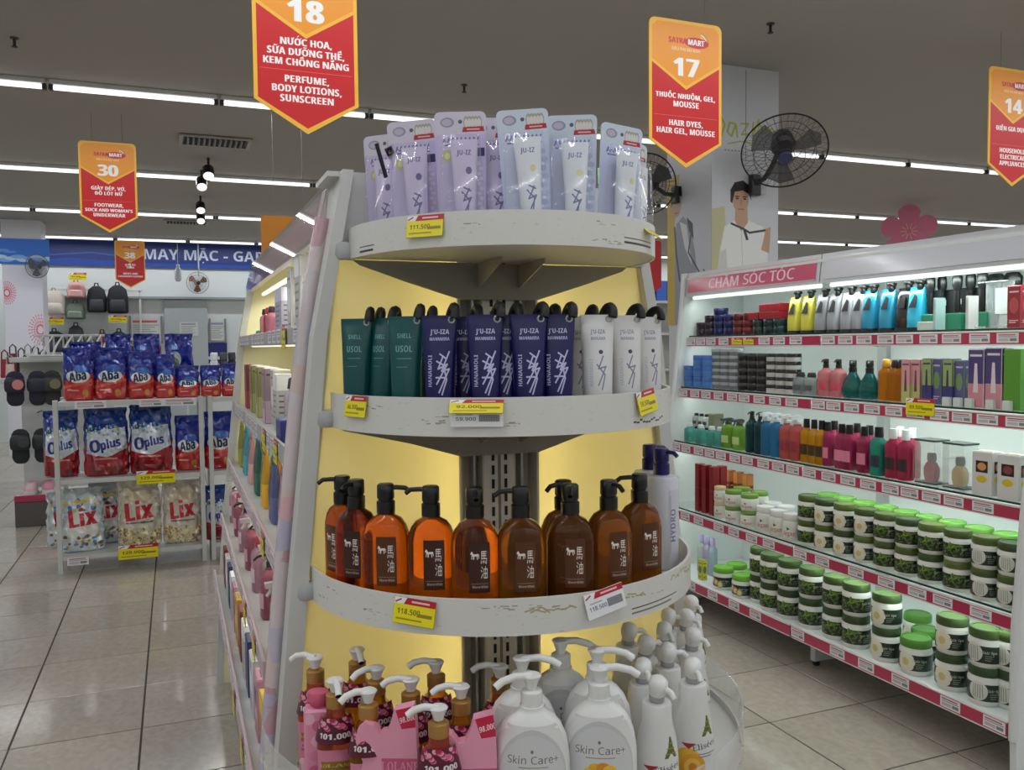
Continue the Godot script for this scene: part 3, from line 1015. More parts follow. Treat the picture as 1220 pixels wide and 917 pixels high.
func poster_side() -> Image:
	var i := sheet(256, 976, rgb(198, 200, 208))
	var at := func(u, v): return Vector2((u - 797.0) * 5.1, (v - 80.0) * 3.2)
	poly(i, [at.call(797, 200), at.call(812, 196), at.call(806, 260), at.call(808, 386), at.call(797, 386)], rgb(196, 168, 66))
	poly(i, [at.call(806, 330), at.call(806, 290), at.call(808, 258), at.call(816, 250), at.call(824, 262), at.call(830, 300), at.call(836, 386), at.call(806, 386)], rgb(146, 150, 160))
	poly(i, [at.call(812, 256), at.call(820, 262), at.call(826, 312), at.call(818, 290)], rgb(214, 214, 218))
	poly(i, [at.call(820, 252), at.call(827, 262), at.call(828, 282), at.call(823, 270)], rgb(70, 72, 80))
	strokes(i, [at.call(806, 262), at.call(808, 296), at.call(812, 330)], 10, rgb(86, 86, 92))
	strokes(i, [at.call(826, 268), at.call(822, 296), at.call(834, 322)], 8, rgb(80, 82, 92))
	disc(i, at.call(808, 234).x, at.call(808, 234).y, 30, 50, rgb(186, 158, 138))
	poly(i, [at.call(802, 236), at.call(801, 218), at.call(806, 210), at.call(814, 212), at.call(815, 226), at.call(809, 220), at.call(804, 226)], rgb(44, 40, 40))
	for q in [[805, 231], [811, 231]]: disc(i, at.call(q[0], q[1]).x, at.call(q[0], q[1]).y, 7, 3, rgb(60, 48, 44))
	rect(i, at.call(806, 244).x, at.call(0, 244).y, 24, 4, rgb(140, 92, 86))
	stroke(i, at.call(839, 320), at.call(841, 326), 6, rgb(50, 50, 60))
	return i

func column_and_fan():
	var c := structure("wall_pillar")
	c.position = Vector3(3.335, 0, -4.67)
	part(c, "pillar_core", box(0.488, CEIL, 0.488, 0.002), mat(rgb(206, 207, 210), 0.5))
	var pf := thing("wall_poster", "tall poster of a man in a white shirt under yellow script on the pillar", "poster", Vector3(3.335, 1.52, -4.421))
	part(pf, "poster_sheet", box(0.5, CEIL - 1.522, 0.006, 0.0), printed(poster_front(), 0.35))
	part(pf, "sheet_joint", box(0.004, 0.56, 0.002, 0.0), mat(rgb(130, 132, 138), 0.5), Vector3(0.0, 1.0, 0.0035))
	var ps := thing("wall_poster", "tall poster of a man in a grey suit beside a mustard band on the pillar", "poster", Vector3(3.086, 1.52, -4.67), -PI / 2)
	part(ps, "poster_sheet", box(0.5, CEIL - 1.522, 0.006, 0.0), printed(poster_side(), 0.35))
	# wall fan
	var f := thing("wall_fan", "large dark wall fan with round wire cage mounted on the poster pillar", "fan", Vector3(3.385, 2.38, -4.418))
	fan_parts(f, Vector3(-0.025, 0.135, 0.33), Vector3(-0.38, -0.7, 0.6), 0.245, mat(rgb(58, 56, 58), 0.4), blade_film(), mat(rgb(54, 56, 96), 0.4), true)
	var f2 := thing("wall_fan", "dark wall fan on the mustard-banded side of the pillar", "fan", Vector3(3.083, 2.36, -4.8))
	fan_parts(f2, Vector3(-0.24, 0.06, 0.02), Vector3(-0.7, -0.25, 0.6), 0.19, mat(rgb(50, 50, 52), 0.4), mat(rgb(70, 70, 74), 0.4), mat(rgb(40, 40, 60), 0.4), false)
	part(f2, "arm", tube([Vector3(0, 0, 0), Vector3(-0.1, 0.01, 0), Vector3(-0.18, 0.06, 0)], 0.014, 8), mat(rgb(50, 50, 52), 0.4))
	part(f2, "mount", box(0.03, 0.11, 0.06, 0.005), mat(rgb(50, 50, 52), 0.4), Vector3(-0.015, -0.05, 0))
	var ex := at_y(718, 210, 2.72)
	var e := thing("exit_sign_lamp", "small glowing green exit lamp hanging beyond the pouches", "exit sign", Vector3(ex.x, 2.66, ex.z), -0.35)
	part(e, "lamp_face", box(0.075, 0.12, 0.012, 0.002), glow(Color(0.1, 0.9, 0.25), 0.8), Vector3(0, 0, 0.012))
	part(e, "lamp_case", box(0.085, 0.13, 0.02, 0.003), mat(rgb(60, 66, 60), 0.5), Vector3(0, -0.005, -0.004))
	part(e, "rod", tube([Vector3(0, 0.12, 0), Vector3(0, CEIL - 2.66, 0)], 0.004, 6), mat(rgb(120, 120, 120), 0.5))

func blade_film() -> Material:
	return pane(Color(0.3, 0.3, 0.32), 0.5, 0.2)

func fan_parts(f: Node3D, c: Vector3, dir: Vector3, r: float, wire: Material, blade_m: Material, hub_m: Material, arm: bool):
	var z := dir.normalized()
	var x := Vector3.UP.cross(z).normalized()
	var b := Basis(x, z.cross(x), z)
	var face := Node3D.new()
	face.name = "fan_head"
	f.add_child(face)
	face.basis = b
	face.position = c
	for side in 2:
		var st := start()
		var zz := [0.06, -0.06]
		for k in 4:
			var rr: float = r * [1.0, 0.72, 0.46, 0.22][k]
			var pts := []
			for j in 37: pts.append(Vector3(rr * cos(TAU * j / 36), rr * sin(TAU * j / 36), zz[side] * (1.0 - pow(rr / r, 3.0))))
			st.append_from(tube(pts, 0.005 if k == 0 else 0.002, 5, true), 0, Transform3D.IDENTITY)
		for k in 36:
			var a := TAU * k / 36
			var pts := []
			for q in [0.12, 0.5, 0.8, 1.0]: pts.append(Vector3(r * q * cos(a), r * q * sin(a), zz[side] * (1.0 - pow(q, 3.0))))
			st.append_from(tube(pts, 0.0012, 4), 0, Transform3D.IDENTITY)
		part(face, "front_cage" if side == 0 else "rear_cage", st.commit(), wire)
	for k in 3:
		var a := TAU * k / 3 + 0.5
		var pl := PackedVector2Array()
		for q in [[0.16, -0.25], [0.5, -0.5], [0.86, -0.42], [0.9, 0.0], [0.8, 0.42], [0.45, 0.36], [0.16, 0.25]]: pl.append(Vector2(r * q[0] * cos(q[1]), r * q[0] * sin(q[1])))
		var bl := part(face, "blade", extrude(pl, 0.003), blade_m)
		bl.basis = Basis(Vector3.BACK, a) * Basis(Vector3.RIGHT, 0.3)
	part(face, "hub_badge", loft(disc_profile(r * 0.17, 0.0, 0.02, 0.006), 20), hub_m, Vector3(0, 0, 0.055), Vector3(PI / 2, 0, 0))
	part(face, "motor", loft([[0, 0, 0], [r * 0.22, r * 0.22, 0], [r * 0.3, r * 0.3, 0.02], [r * 0.26, r * 0.26, 0.1], [r * 0.12, r * 0.12, 0.13], [0, 0, 0.13]], 18), wire, Vector3(0, 0, -0.04), Vector3(-PI / 2, 0, 0))
	if arm:
		part(f, "arm", tube([Vector3(0, 0, 0.03), Vector3(0, 0.02, 0.12), Vector3(0.0, 0.07, 0.18), c - z * 0.1], 0.016, 10), wire)
		part(f, "mount", box(0.07, 0.13, 0.05, 0.008), wire, Vector3(0, -0.07, 0.025))
		part(f, "control_box", box(0.05, 0.1, 0.035, 0.005), mat(rgb(196, 198, 202), 0.4), Vector3(0.055, -0.06, 0.025))

# ---- hanging signs ----
func sign_print(number: String, a: Array, b: Array) -> Material:
	var w := 384
	var h := 656
	var gold := rgb(246, 188, 60)
	var orange := rgb(242, 154, 40)
	var red := rgb(205, 32, 36)
	var i := sheet(w, h, gold)
	poly(i, [Vector2(14, 40), Vector2(40, 14), Vector2(344, 14), Vector2(370, 40), Vector2(370, 534), Vector2(192, 636), Vector2(14, 534)], red)
	poly(i, [Vector2(14, 40), Vector2(40, 14), Vector2(344, 14), Vector2(370, 40), Vector2(370, 196), Vector2(192, 306), Vector2(14, 196)], gold)
	poly(i, [Vector2(14, 40), Vector2(40, 14), Vector2(344, 14), Vector2(370, 40), Vector2(370, 182), Vector2(192, 290), Vector2(14, 182)], orange)
	var white := rgb(250, 246, 244)
	# shop mark: lettering, red oval, swoosh
	for k in 3:
		for q in 10:
			var t0 := -1.3 + 1.3 * q / 10.0
			var t1 := -1.3 + 1.3 * (q + 1) / 10.0
			stroke(i, Vector2(262, 92) + Vector2(cos(t0), sin(t0)) * (24.0 + k * 9) * Vector2(1.2, 1.2), Vector2(262, 92) + Vector2(cos(t1), sin(t1)) * (24.0 + k * 9) * Vector2(1.2, 1.2), 4, [rgb(250, 230, 120), white, rgb(150, 160, 60)][k])
	disc(i, 248, 92, 66, 24, rgb(206, 34, 48))
	write(i, "SATRA", 148, 102, 24, rgb(208, 40, 52), 1, 0.95, 0.0, 1.0)
	write(i, "MART", 246, 103, 25, white, 1, 0.95, 0.0, 1.0)
	write(i, "SIÊU THỊ SÀI GÒN", 192, 134, 13, rgb(250, 226, 196), 1)
	write(i, number, 192, 246, 80, white, 1, 1.15, 0.0, 4.0)
	var y := 336.0 if a.size() < 3 else 322.0
	for s in a:
		var cap: float = min(25.0, 318.0 / width_of(s))
		write(i, s, 192, y + 12, cap, white, 1, 1.0, 0.0, 1.0)
		y += 37
	rect(i, 24, 426, 336, 2, rgb(236, 110, 100))
	y = 462.0
	for s in b:
		var cap: float = min(25.0, 318.0 / width_of(s))
		write(i, s, 192, y + 8, cap, white, 1, 1.0, 0.0, 1.0)
		y += 36
	return printed(i, 0.4)

func signs():
	var w := 0.38
	var h := 0.65
	var pts := PackedVector2Array()
	for q in [[-1, 0.115], [0, 0.0], [1, 0.115]]: pts.append(Vector2(q[0] * w / 2, q[1]))
	for k in 7:
		var a := PI / 2 * k / 6
		pts.append(Vector2(w / 2 - 0.03 + 0.03 * cos(a), h - 0.03 + 0.03 * sin(a)))
	for k in 7:
		var a := PI / 2 + PI / 2 * k / 6
		pts.append(Vector2(-w / 2 + 0.03 + 0.03 * cos(a), h - 0.03 + 0.03 * sin(a)))
	var plate := extrude(pts, 0.006)
	var wire := mat(rgb(120, 120, 120), 0.4, 0.5)
	var list := [
		["18", ["NƯỚC HOA,", "SỮA DƯỠNG THỂ,", "KEM CHỐNG NẮNG"], ["PERFUME,", "BODY LOTIONS,", "SUNSCREEN"], 367, 160, -3.24, "numbered 18 for perfume and lotions"],
		["17", ["THUỐC NHUỘM, GEL,", "MOUSSE"], ["HAIR DYES,", "HAIR GEL, MOUSSE"], 817, 200, -3.31, "numbered 17 for hair dyes and gel"],
		["30", ["GIÀY DÉP, VỚ,", "ĐỒ LÓT NỮ"], ["FOOTWEAR,", "SOCK AND WOMAN'S", "UNDERWEAR"], 131, 277, -6.86, "numbered 30 for footwear, hung near the ceiling vent"],
		["38", ["QUẦN ÁO", "TRẺ EM"], ["MEN'S AND", "CHILDREN'S CLOTHES"], 156, 343, -12.87, "small and far off before the blue banner wall"],
		["14", ["ĐIỆN GIA DỤNG"], ["HOUSEHOLD", "ELECTRICAL", "APPLIANCES"], 1205, 222, -3.45, "numbered 14 for household appliances"],
	]
	for s in list:
		var y := 0.0
		var x := 0.0
		for k in 3:
			x = x_of(s[3], 2.2 if y == 0.0 else y, s[5])
			var lo := 1.4
			var hi := 3.0
			for q in 30:
				var m := (lo + hi) / 2.0
				if px(Vector3(x, m, s[5])).y > s[4]: lo = m
				else: hi = m
			y = lo
		var t := thing("aisle_sign", "red and orange pointed hanging aisle sign " + s[6], "sign", Vector3(x, y, s[5]), 0.0, "hanging aisle signs")
		part(t, "sign_board", plate, sign_print(s[0], s[1], s[2]))
		for q in [-0.1, 0.1]:
			part(t, "wire", tube([Vector3(q, h - 0.002, 0), Vector3(q, CEIL - y, 0)], 0.0013, 5), wire)
	# the far sign half hidden behind the gondola header
	var st2 := thing("aisle_sign", "plain orange back of a hanging sign behind the gondola header", "sign", Vector3(x_of(345, 2.0, -6.2), 1.97, -6.2), 0.0, "hanging aisle signs")
	part(st2, "sign_board", plate, mat(rgb(242, 154, 40), 0.4), Vector3(0, -0.3, 0))
	for q in [-0.1, 0.1]: part(st2, "wire", tube([Vector3(q, h - 0.3, 0), Vector3(q, CEIL - 1.97, 0)], 0.0013, 5), wire)
	var st3 := thing("aisle_sign", "orange red hanging sign glimpsed between the end display and the pillar", "sign", Vector3(x_of(771, 2.1, -8.6), 1.94, -8.6), 0.0, "hanging aisle signs")
	part(st3, "sign_board", plate, mat(rgb(205, 32, 36), 0.4))
	for q in [-0.1, 0.1]: part(st3, "wire", tube([Vector3(q, h, 0), Vector3(q, CEIL - 1.94, 0)], 0.0013, 5), wire)
	var tall := thing("shelf_gondola", "tall white gondola with blue cartons on top, beyond the end display", "store shelf", Vector3(x_of(800, 1.5, -9.4), 0, -9.4))
	for y in [0.15, 0.6, 1.05, 1.5, 1.9]: part(tall, "board", box(0.9, 0.03, 0.4, 0.002), mat(rgb(200, 202, 200), 0.5), Vector3(0, y, 0))
	part(tall, "back_panel", box(0.9, 1.93, 0.02, 0.0), mat(rgb(206, 206, 202), 0.5), Vector3(0, 0, -0.2))
	for s in [-1.0, 1.0]: part(tall, "side_panel", box(0.02, 1.93, 0.42, 0.0), mat(rgb(206, 206, 202), 0.5), Vector3(s * 0.46, 0, 0))
	for k in 5: carton(tall.position + Vector3(-0.36 + k * 0.18, 1.9305, 0), 0.15, 0.26, 0.12, mat(rgb(30, 60, 160) if k % 2 == 0 else rgb(60, 96, 186), 0.4), "%s blue carton on the tall gondola" % ["deep", "mid"][k % 2], "blue cartons on the tall gondola", 0.0)
	# pink paper flower hung over the far aisle
	var fl := thing("paper_flower", "pink five-petalled paper flower hanging above the gondola", "decoration", Vector3(8.48, 2.75, -8.0), -0.75)
	var petal := PackedVector2Array()
	for k in 61:
		var a := TAU * k / 60.0
		if k == 60: continue
		petal.append(Vector2(cos(a), sin(a)) * (0.19 + 0.14 * sqrt(abs(cos(2.5 * (a - PI / 2))))))
	part(fl, "petals", extrude(petal, 0.01), mat(rgb(214, 120, 146), 0.6))
	for k in 10:
		var a := TAU * k / 10
		part(fl, "stamen", tube([Vector3(0.03 * cos(a), 0.03 * sin(a), 0.008), Vector3(0.1 * cos(a), 0.1 * sin(a), 0.008)], 0.006, 5), mat(rgb(240, 190, 180), 0.6))
	part(fl, "wire", tube([Vector3(0, 0.33, 0), Vector3(0, CEIL - 2.75, 0)], 0.002, 5), wire)

# ---- goods on the rounded end display ----
func at_y(u: float, v: float, y: float) -> Vector3:
	var d := view * Vector3((u - 610.0) / FOCAL, -(v - 458.5) / FOCAL, -1.0)
	return EYE + d * ((y - EYE.y) / d.y)

func facing(p: Vector3, mix := 0.5) -> float:          # between straight out from the display and towards the aisle
	var out := atan2(p.x - CX, p.z - CZ)
	var eye := atan2(-p.x, -p.z)
	return lerp_angle(eye, out, mix)

func within(p: Vector3, rho: float) -> Vector3:        # kept clear of the display's lip
	var d := Vector2(p.x - CX, p.z - CZ)
	if d.length() > rho: d = d.normalized() * rho
	return Vector3(CX + d.x, p.y, CZ + d.y)

func pump(t: Node3D, m: Material, y: float, r: float, spout: float, turn := 0.0, collar_m: Material = null, curved := false):
	var k := 0.42 if curved else 0.84
	var collar := part(t, "pump_collar", loft([[0, 0, y], [r, r, y], [r * 1.02, r * 1.02, y + 0.002], [r * 1.02, r * 1.02, y + r * 1.3], [r * 0.9, r * 0.9, y + r * 1.4], [r * k, r * k, y + r * 1.42], [r * k, r * k, y + r * 1.6], [0, 0, y + r * 1.6]], 16), collar_m if collar_m else m)
	var hy := y + r * 1.6
	var head: MeshInstance3D
	if curved:
		head = part(t, "pump_head", loft([[0, 0, hy], [r * 0.5, r * 0.5, hy], [r * 0.55, r * 0.55, hy + r * 0.3], [r * 0.75, r * 0.8, hy + r * 0.8], [r * 0.95, r * 0.9, hy + r * 1.15], [r * 0.8, r * 0.8, hy + r * 1.3], [0, 0, hy + r * 1.33]], 16), m)
	else:
		head = part(t, "pump_head", loft([[0, 0, hy], [r * 0.9, r * 0.9, hy], [r * 0.96, r * 0.96, hy + 0.002], [r * 0.94, r * 0.94, hy + r * 1.5], [r * 0.8, r * 0.8, hy + r * 1.66], [0, 0, hy + r * 1.7]], 16), m)
	var sy: float = hy + r * (1.1 if curved else 1.2)
	var pts := [Vector3(0, sy, 0), Vector3(0, sy + (0.004 if curved else 0.001), spout * 0.45), Vector3(0, sy + (0.0 if curved else 0.0), spout * 0.8), Vector3(0, sy - (0.008 if curved else 0.007), spout)]
	part(head, "spout", tube(pts, r * (0.36 if curved else 0.27), 8), m, Vector3.ZERO, Vector3(0, turn, 0))

func horse_label(dark: bool) -> Material:
	var c := rgb(58, 24, 12) if dark else rgb(84, 44, 16)
	var i := sheet(160, 240, c)
	var w := rgb(236, 228, 220)
	# horse
	poly(i, [Vector2(12, 52), Vector2(20, 42), Vector2(28, 50), Vector2(30, 56), Vector2(54, 54), Vector2(60, 58), Vector2(62, 76), Vector2(58, 76), Vector2(56, 64), Vector2(52, 66), Vector2(52, 82), Vector2(47, 82), Vector2(46, 66), Vector2(34, 66), Vector2(33, 82), Vector2(28, 82), Vector2(28, 66), Vector2(23, 66), Vector2(22, 80), Vector2(17, 80), Vector2(20, 58), Vector2(12, 58)], w)
	# characters
	var o := Vector2(70, 38)
	var s := 2.6
	for q in [[4, 2, 4, 16], [4, 2, 20, 2], [12, 2, 12, 16], [4, 6, 19, 6], [4, 10, 19, 10], [4, 15, 21, 15], [21, 15, 20, 24], [20, 24, 17, 23], [3, 19, 2, 24], [7, 19, 8, 23], [11, 19, 12, 23], [15, 19, 16, 22]]: stroke(i, o + Vector2(q[0], q[1]) * s, o + Vector2(q[2], q[3]) * s, 5, w)
	o = Vector2(72, 112)
	for q in [[3, 2, 6, 5], [1, 8, 4, 11], [2, 22, 6, 15], [10, 6, 10, 22], [10, 6, 22, 6], [22, 6, 22, 22], [10, 22, 22, 22], [16, 1, 16, 22], [10, 14, 22, 14]]: stroke(i, o + Vector2(q[0], q[1]) * s, o + Vector2(q[2], q[3]) * s, 5, w)
	stroke(i, Vector2(138, 44), Vector2(138, 92), 2.5, rgb(170, 150, 130))
	rect(i, 14, 196, 126, 3, rgb(150, 120, 96))
	write(i, "Horse Oil Body", 80, 218, 11, rgb(214, 196, 180), 2)
	return printed(i, 0.3)

func end_display_goods():
	var black := mat(rgb(18, 18, 19), 0.3)
	# --- amber pump bottles
	var prof := [[0, 0, 0.0], [0.037, 0.025, 0.0], [0.0425, 0.0285, 0.005], [0.0435, 0.0295, 0.02], [0.0435, 0.0295, 0.126], [0.042, 0.029, 0.14], [0.036, 0.0265, 0.156], [0.028, 0.022, 0.167], [0.0165, 0.0165, 0.173], [0.014, 0.014, 0.178], [0, 0, 0.178]]
	var body := loft(prof, 28, 2.5)
	var amber := solid_glass(Color(0.72, 0.36, 0.07), 0.05, 0.95)
	var amber2 := solid_glass(Color(0.52, 0.30, 0.08), 0.14, 0.75)
	var lab := patch(prof, 2.5, -0.16, 0.56, 0.05, 0.138, 0.0007, 12, 6)
	var lines := sheet(128, 32, rgb(74, 34, 16))
	for k in 3: rect(lines, 6, 4 + k * 9, 116 - k * 22, 4, rgb(190, 160, 130))
	var spots := [[393, 560, 0.9, -0.6, 1], [420, 568, 0.6, 0.0, 2], [457, 575, 0.4, 1.6, 0], [510, 580, 0.3, -1.7, 2], [563, 583, 0.25, 0.1, 2], [622, 583, 0.1, -1.4, 3], [689, 580, 0.0, 0.0, 3], [671, 572, 0.0, -0.7, 3], [744, 575, 0.5, 0.2, 3], [778, 566, 0.5, -1.9, 3]]
	var n := 0
	for q in spots:
		var p := within(at_y(q[0], q[1], 1.148), 0.336)
		if n < 3:
			var a := on_arc([394, 425, 461][n], 0.338, 1.04, K3)
			p = Vector3(CX + 0.338 * K3 * sin(a), 0, CZ + 0.338 * cos(a))
		p.y = 0.919
		var t := thing("pump_bottle", (("clear amber pump bottle of horse oil, " if q[4] < 3 else "cloudy amber pump bottle of horse oil, ") + ["tenth", "ninth", "eighth", "seventh", "sixth", "fifth", "fourth", "third", "second", "first"][n] + " from the white navy-pump bottles"), "bottle", p, facing(p, q[2]), "amber pump bottles on the end display")
		part(t, "body", body, amber if q[4] < 3 else amber2)
		part(t, "label", lab, horse_label_shared(q[4] == 2))
		pump(t, black, 0.176, 0.0165, 0.046, q[3])
		n += 1
	# --- white pump bottles with navy pumps
	var wp := [[0, 0, 0.0], [0.033, 0.033, 0.0], [0.036, 0.036, 0.004], [0.036, 0.036, 0.19], [0.034, 0.034, 0.196], [0.016, 0.016, 0.199], [0, 0, 0.2]]
	var wbody := loft(wp, 24)
	var wl := sheet(64, 256, rgb(214, 214, 226))
	write(wl, "HYDRO", 32, 128, 26, rgb(120, 124, 160), 1, 1.0, -PI / 2)
	rect(wl, 4, 20, 4, 210, rgb(170, 172, 196))
	var wlm := printed(wl, 0.35)
	for q in [[Vector3(0.962, 0.919, -1.56), 0], [Vector3(0.978, 0.919, -1.635), 1]]:
		var t := thing("pump_bottle", "tall white bottle with a navy pump beside the amber bottles" if q[1] == 0 else "tall white bottle with a navy pump, tucked behind its twin", "bottle", q[0], -0.2, "white bottles with navy pumps")
		part(t, "body", wbody, mat(rgb(222, 222, 232), 0.3))
		part(t, "label", patch(wp, 2.0, 0.1, 1.0, 0.02, 0.17), wlm)
		pump(t, mat(rgb(26, 20, 96), 0.3), 0.2, 0.017, 0.04, 0.6 + q[1])
	var tw := thing("pump_bottle", "white bottle with navy cap next to the white tubes", "bottle", Vector3(0.955, 1.257, -1.60), 0.3)
	part(tw, "body", loft([[0, 0, 0], [0.025, 0.025, 0], [0.027, 0.027, 0.004], [0.027, 0.027, 0.1], [0, 0, 0.102]], 18), mat(rgb(224, 224, 230), 0.3))
	part(tw, "cap", cyl(0.022, 0.04), mat(rgb(26, 20, 96), 0.3), Vector3(0, 0.101, 0))
	tube_goods()
	pouch_goods()
	bath_goods()

func horse_label_shared(dark: bool) -> Material:
	var k := "horse%s" % dark
	if not mats.has(k): mats[k] = horse_label(dark)
	return mats[k]

func tube_goods():
	var prof := [[0, 0, 0.0], [0.019, 0.016, 0.0], [0.021, 0.018, 0.002], [0.022, 0.0185, 0.026], [0.0255, 0.0215, 0.03], [0.027, 0.021, 0.05], [0.0285, 0.0165, 0.1], [0.0305, 0.009, 0.15], [0.032, 0.0035, 0.178], [0.0322, 0.0012, 0.186], [0.0322, 0.0012, 0.195], [0.0, 0.0, 0.1951]]
	var body := loft(prof, 24, 2.4, true)
	var eyelet := tube([Vector3(0.0055, 0, 0), Vector3(0.004, 0.004, 0), Vector3(0, 0.0055, 0), Vector3(-0.004, 0.004, 0), Vector3(-0.0055, 0, 0), Vector3(-0.004, -0.004, 0), Vector3(0, -0.0055, 0), Vector3(0.004, -0.004, 0), Vector3(0.0055, 0, 0)], 0.0018, 6, true)
	var pts := []
	for k in 11:
		var a := PI * k / 10.0
		pts.append(Vector3(0.004 * sin(a) + 0.006 * cos(a), 0.02 * sin(a) + 0.002, 0.004 - 0.03 * (1.0 - cos(a)) * 0.5))
	var loop := tube(pts, 0.0088, 8)
	var styles := []
	for k in 3:
		var base: Color = [rgb(6, 78, 80), rgb(17, 11, 82), rgb(222, 222, 222)][k]
		var ink: Color = [rgb(110, 164, 160), rgb(196, 192, 226), rgb(130, 128, 156)][k]
		var i := sheet(192, 512, base)
		if k == 1:
			write(i, "J'U-IZA", 100, 88, 22, ink, 1, 1.0)
			write(i, "MANNMIRA", 98, 118, 15, ink, 1, 0.9)
			write(i, "HANAMOLI", 58, 260, 20, ink, 1, 1.0, -PI / 2)
			for q in [[[118, 190], [92, 250], [140, 228], [84, 320]], [[150, 170], [110, 260], [150, 250], [96, 360]], [[84, 214], [120, 232], [136, 300], [112, 370]], [[80, 290], [128, 290]], [[100, 180], [130, 200]]]:
				var pp := []
				for w in q: pp.append(Vector2(w[0], w[1]))
				strokes(i, pp, 8, ink)
			rect(i, 50, 392, 96, 5, ink)
			rect(i, 50, 406, 80, 4, ink)
		elif k == 0:
			write(i, "SHELL", 92, 104, 22, ink, 1, 0.9)
			write(i, "USOL", 92, 170, 30, ink, 1, 0.9)
			rect(i, 54, 200, 80, 3, ink)
			rect(i, 54, 240, 60, 3, rgb(90, 150, 146))
			rect(i, 50, 400, 66, 18, rgb(10, 30, 34))
			rect(i, 54, 440, 40, 4, ink)
		else:
			write(i, "J'U-IZA", 96, 92, 20, ink, 1, 0.9)
			write(i, "MANAKA", 96, 122, 15, ink, 1, 0.9)
			write(i, "HANAMOLI", 62, 280, 18, rgb(190, 188, 204), 1, 1.0, -PI / 2)
			disc(i, 108, 180, 12, 10, rgb(70, 60, 90))
			for q in [[[120, 200], [92, 260], [134, 250], [90, 340]], [[84, 240], [128, 290], [110, 360]]]:
				var pp := []
				for w in q: pp.append(Vector2(w[0], w[1]))
				strokes(i, pp, 7, ink)
		styles.append(printed(i, 0.3))
	var black := mat(rgb(16, 16, 17), 0.5)
	var cnt := [0, 0, 0]
	var kinds := ["dark teal shampoo tube with black loop", "navy blue shampoo tube with black loop", "white shampoo tube with black loop"]
	var groups := ["teal tubes on the end display", "navy tubes on the end display", "white tubes on the end display"]
	for q in [[406, 0, 0.32, 0.35], [431, 0, 0.298, 0.2], [456, 0, 0.285, 0.75], [484, 0, 0.316, 0.4], [524, 1, 0.318, 0.3], [577, 1, 0.318, 0.25], [599, 1, 0.288, 0.1], [631, 1, 0.316, 0.35], [664, 1, 0.312, 0.1], [711, 2, 0.312, 0.3], [746, 2, 0.318, 0.35], [772, 2, 0.318, 0.4], [553, 1, 0.245, 0.2], [645, 1, 0.24, 0.0], [690, 2, 0.24, 0.0], [500, 0, 0.24, 0.3]]:
		var a := on_arc(q[0], q[2], 1.36)
		var p := Vector3(CX + q[2] * sin(a), 1.257, CZ + q[2] * cos(a))
		cnt[q[1]] += 1
		var t := thing("cosmetic_tube", kinds[q[1]] + (", %s in its colour run" % NTH[cnt[q[1]] - 1] if q[2] > 0.25 else ", in the back row %s" % ["beside the teal tubes", "behind the navy run", "behind the white run"][q[1]]), "tube", p, facing(p, q[3]), groups[q[1]])
		part(t, "body", body, styles[q[1]])
		part(t, "eyelet", eyelet, mat(rgb(190, 190, 196), 0.3, 0.8), Vector3(0.022, 0.187, 0.001))
		part(t, "hang_loop", loop, black, Vector3(0.022, 0.188, 0.002))

func pouch_print(blue: bool) -> Material:
	var base := rgb(196, 184, 222) if not blue else rgb(198, 206, 232)
	var deep := rgb(74, 62, 128) if not blue else rgb(72, 84, 150)
	var i := sheet(224, 512, base)
	rect(i, 0, 0, 224, 92, rgb(206, 200, 216) if not blue else rgb(200, 212, 226))
	disc(i, 56, 42, 30, 20, rgb(150, 144, 168))
	disc(i, 54, 42, 22, 14, rgb(186, 180, 200))
	disc(i, 112, 40, 9, 8, rgb(90, 86, 110))
	for k in 5: disc(i, 138 + k * 14, 44, 12, 26, rgb(168, 164, 150))
	for k in 5: disc(i, 138 + k * 14, 46, 8, 18, rgb(214, 210, 206))
	poly(i, [Vector2(124, 62), Vector2(212, 60), Vector2(216, 80), Vector2(120, 82)], rgb(176, 40, 54))
	rect(i, 140, 68, 56, 6, rgb(226, 180, 180))
	rect(i, 26, 100, 170, 26, base)
	for k in 9: stroke(i, Vector2(36 + k * 18, 124), Vector2(44 + k * 18, 104), 6, deep)
	for k in 8: stroke(i, Vector2(38 + k * 19, 108), Vector2(52 + k * 19, 122), 4, deep)
	rect(i, 40, 130, 150, 6, deep)
	if not blue:
		disc(i, 52, 176, 22, 24, rgb(196, 196, 92))
		disc(i, 52, 176, 12, 13, rgb(224, 222, 170))
		rect(i, 164, 146, 50, 34, rgb(46, 38, 96))
		for k in 14: disc(i, 186 + (k % 2) * 10, 210 + k * 20, 10, 8, rgb(220, 210, 236))
	else:
		for k in 9: disc(i, 190 + (k % 2) * 8, 170 + k * 34, 14, 12, rgb(170, 182, 224))
		for k in 9: disc(i, 176 + (k % 2) * 12, 186 + k * 34, 7, 7, rgb(236, 240, 250))
	return printed(i, 0.3)

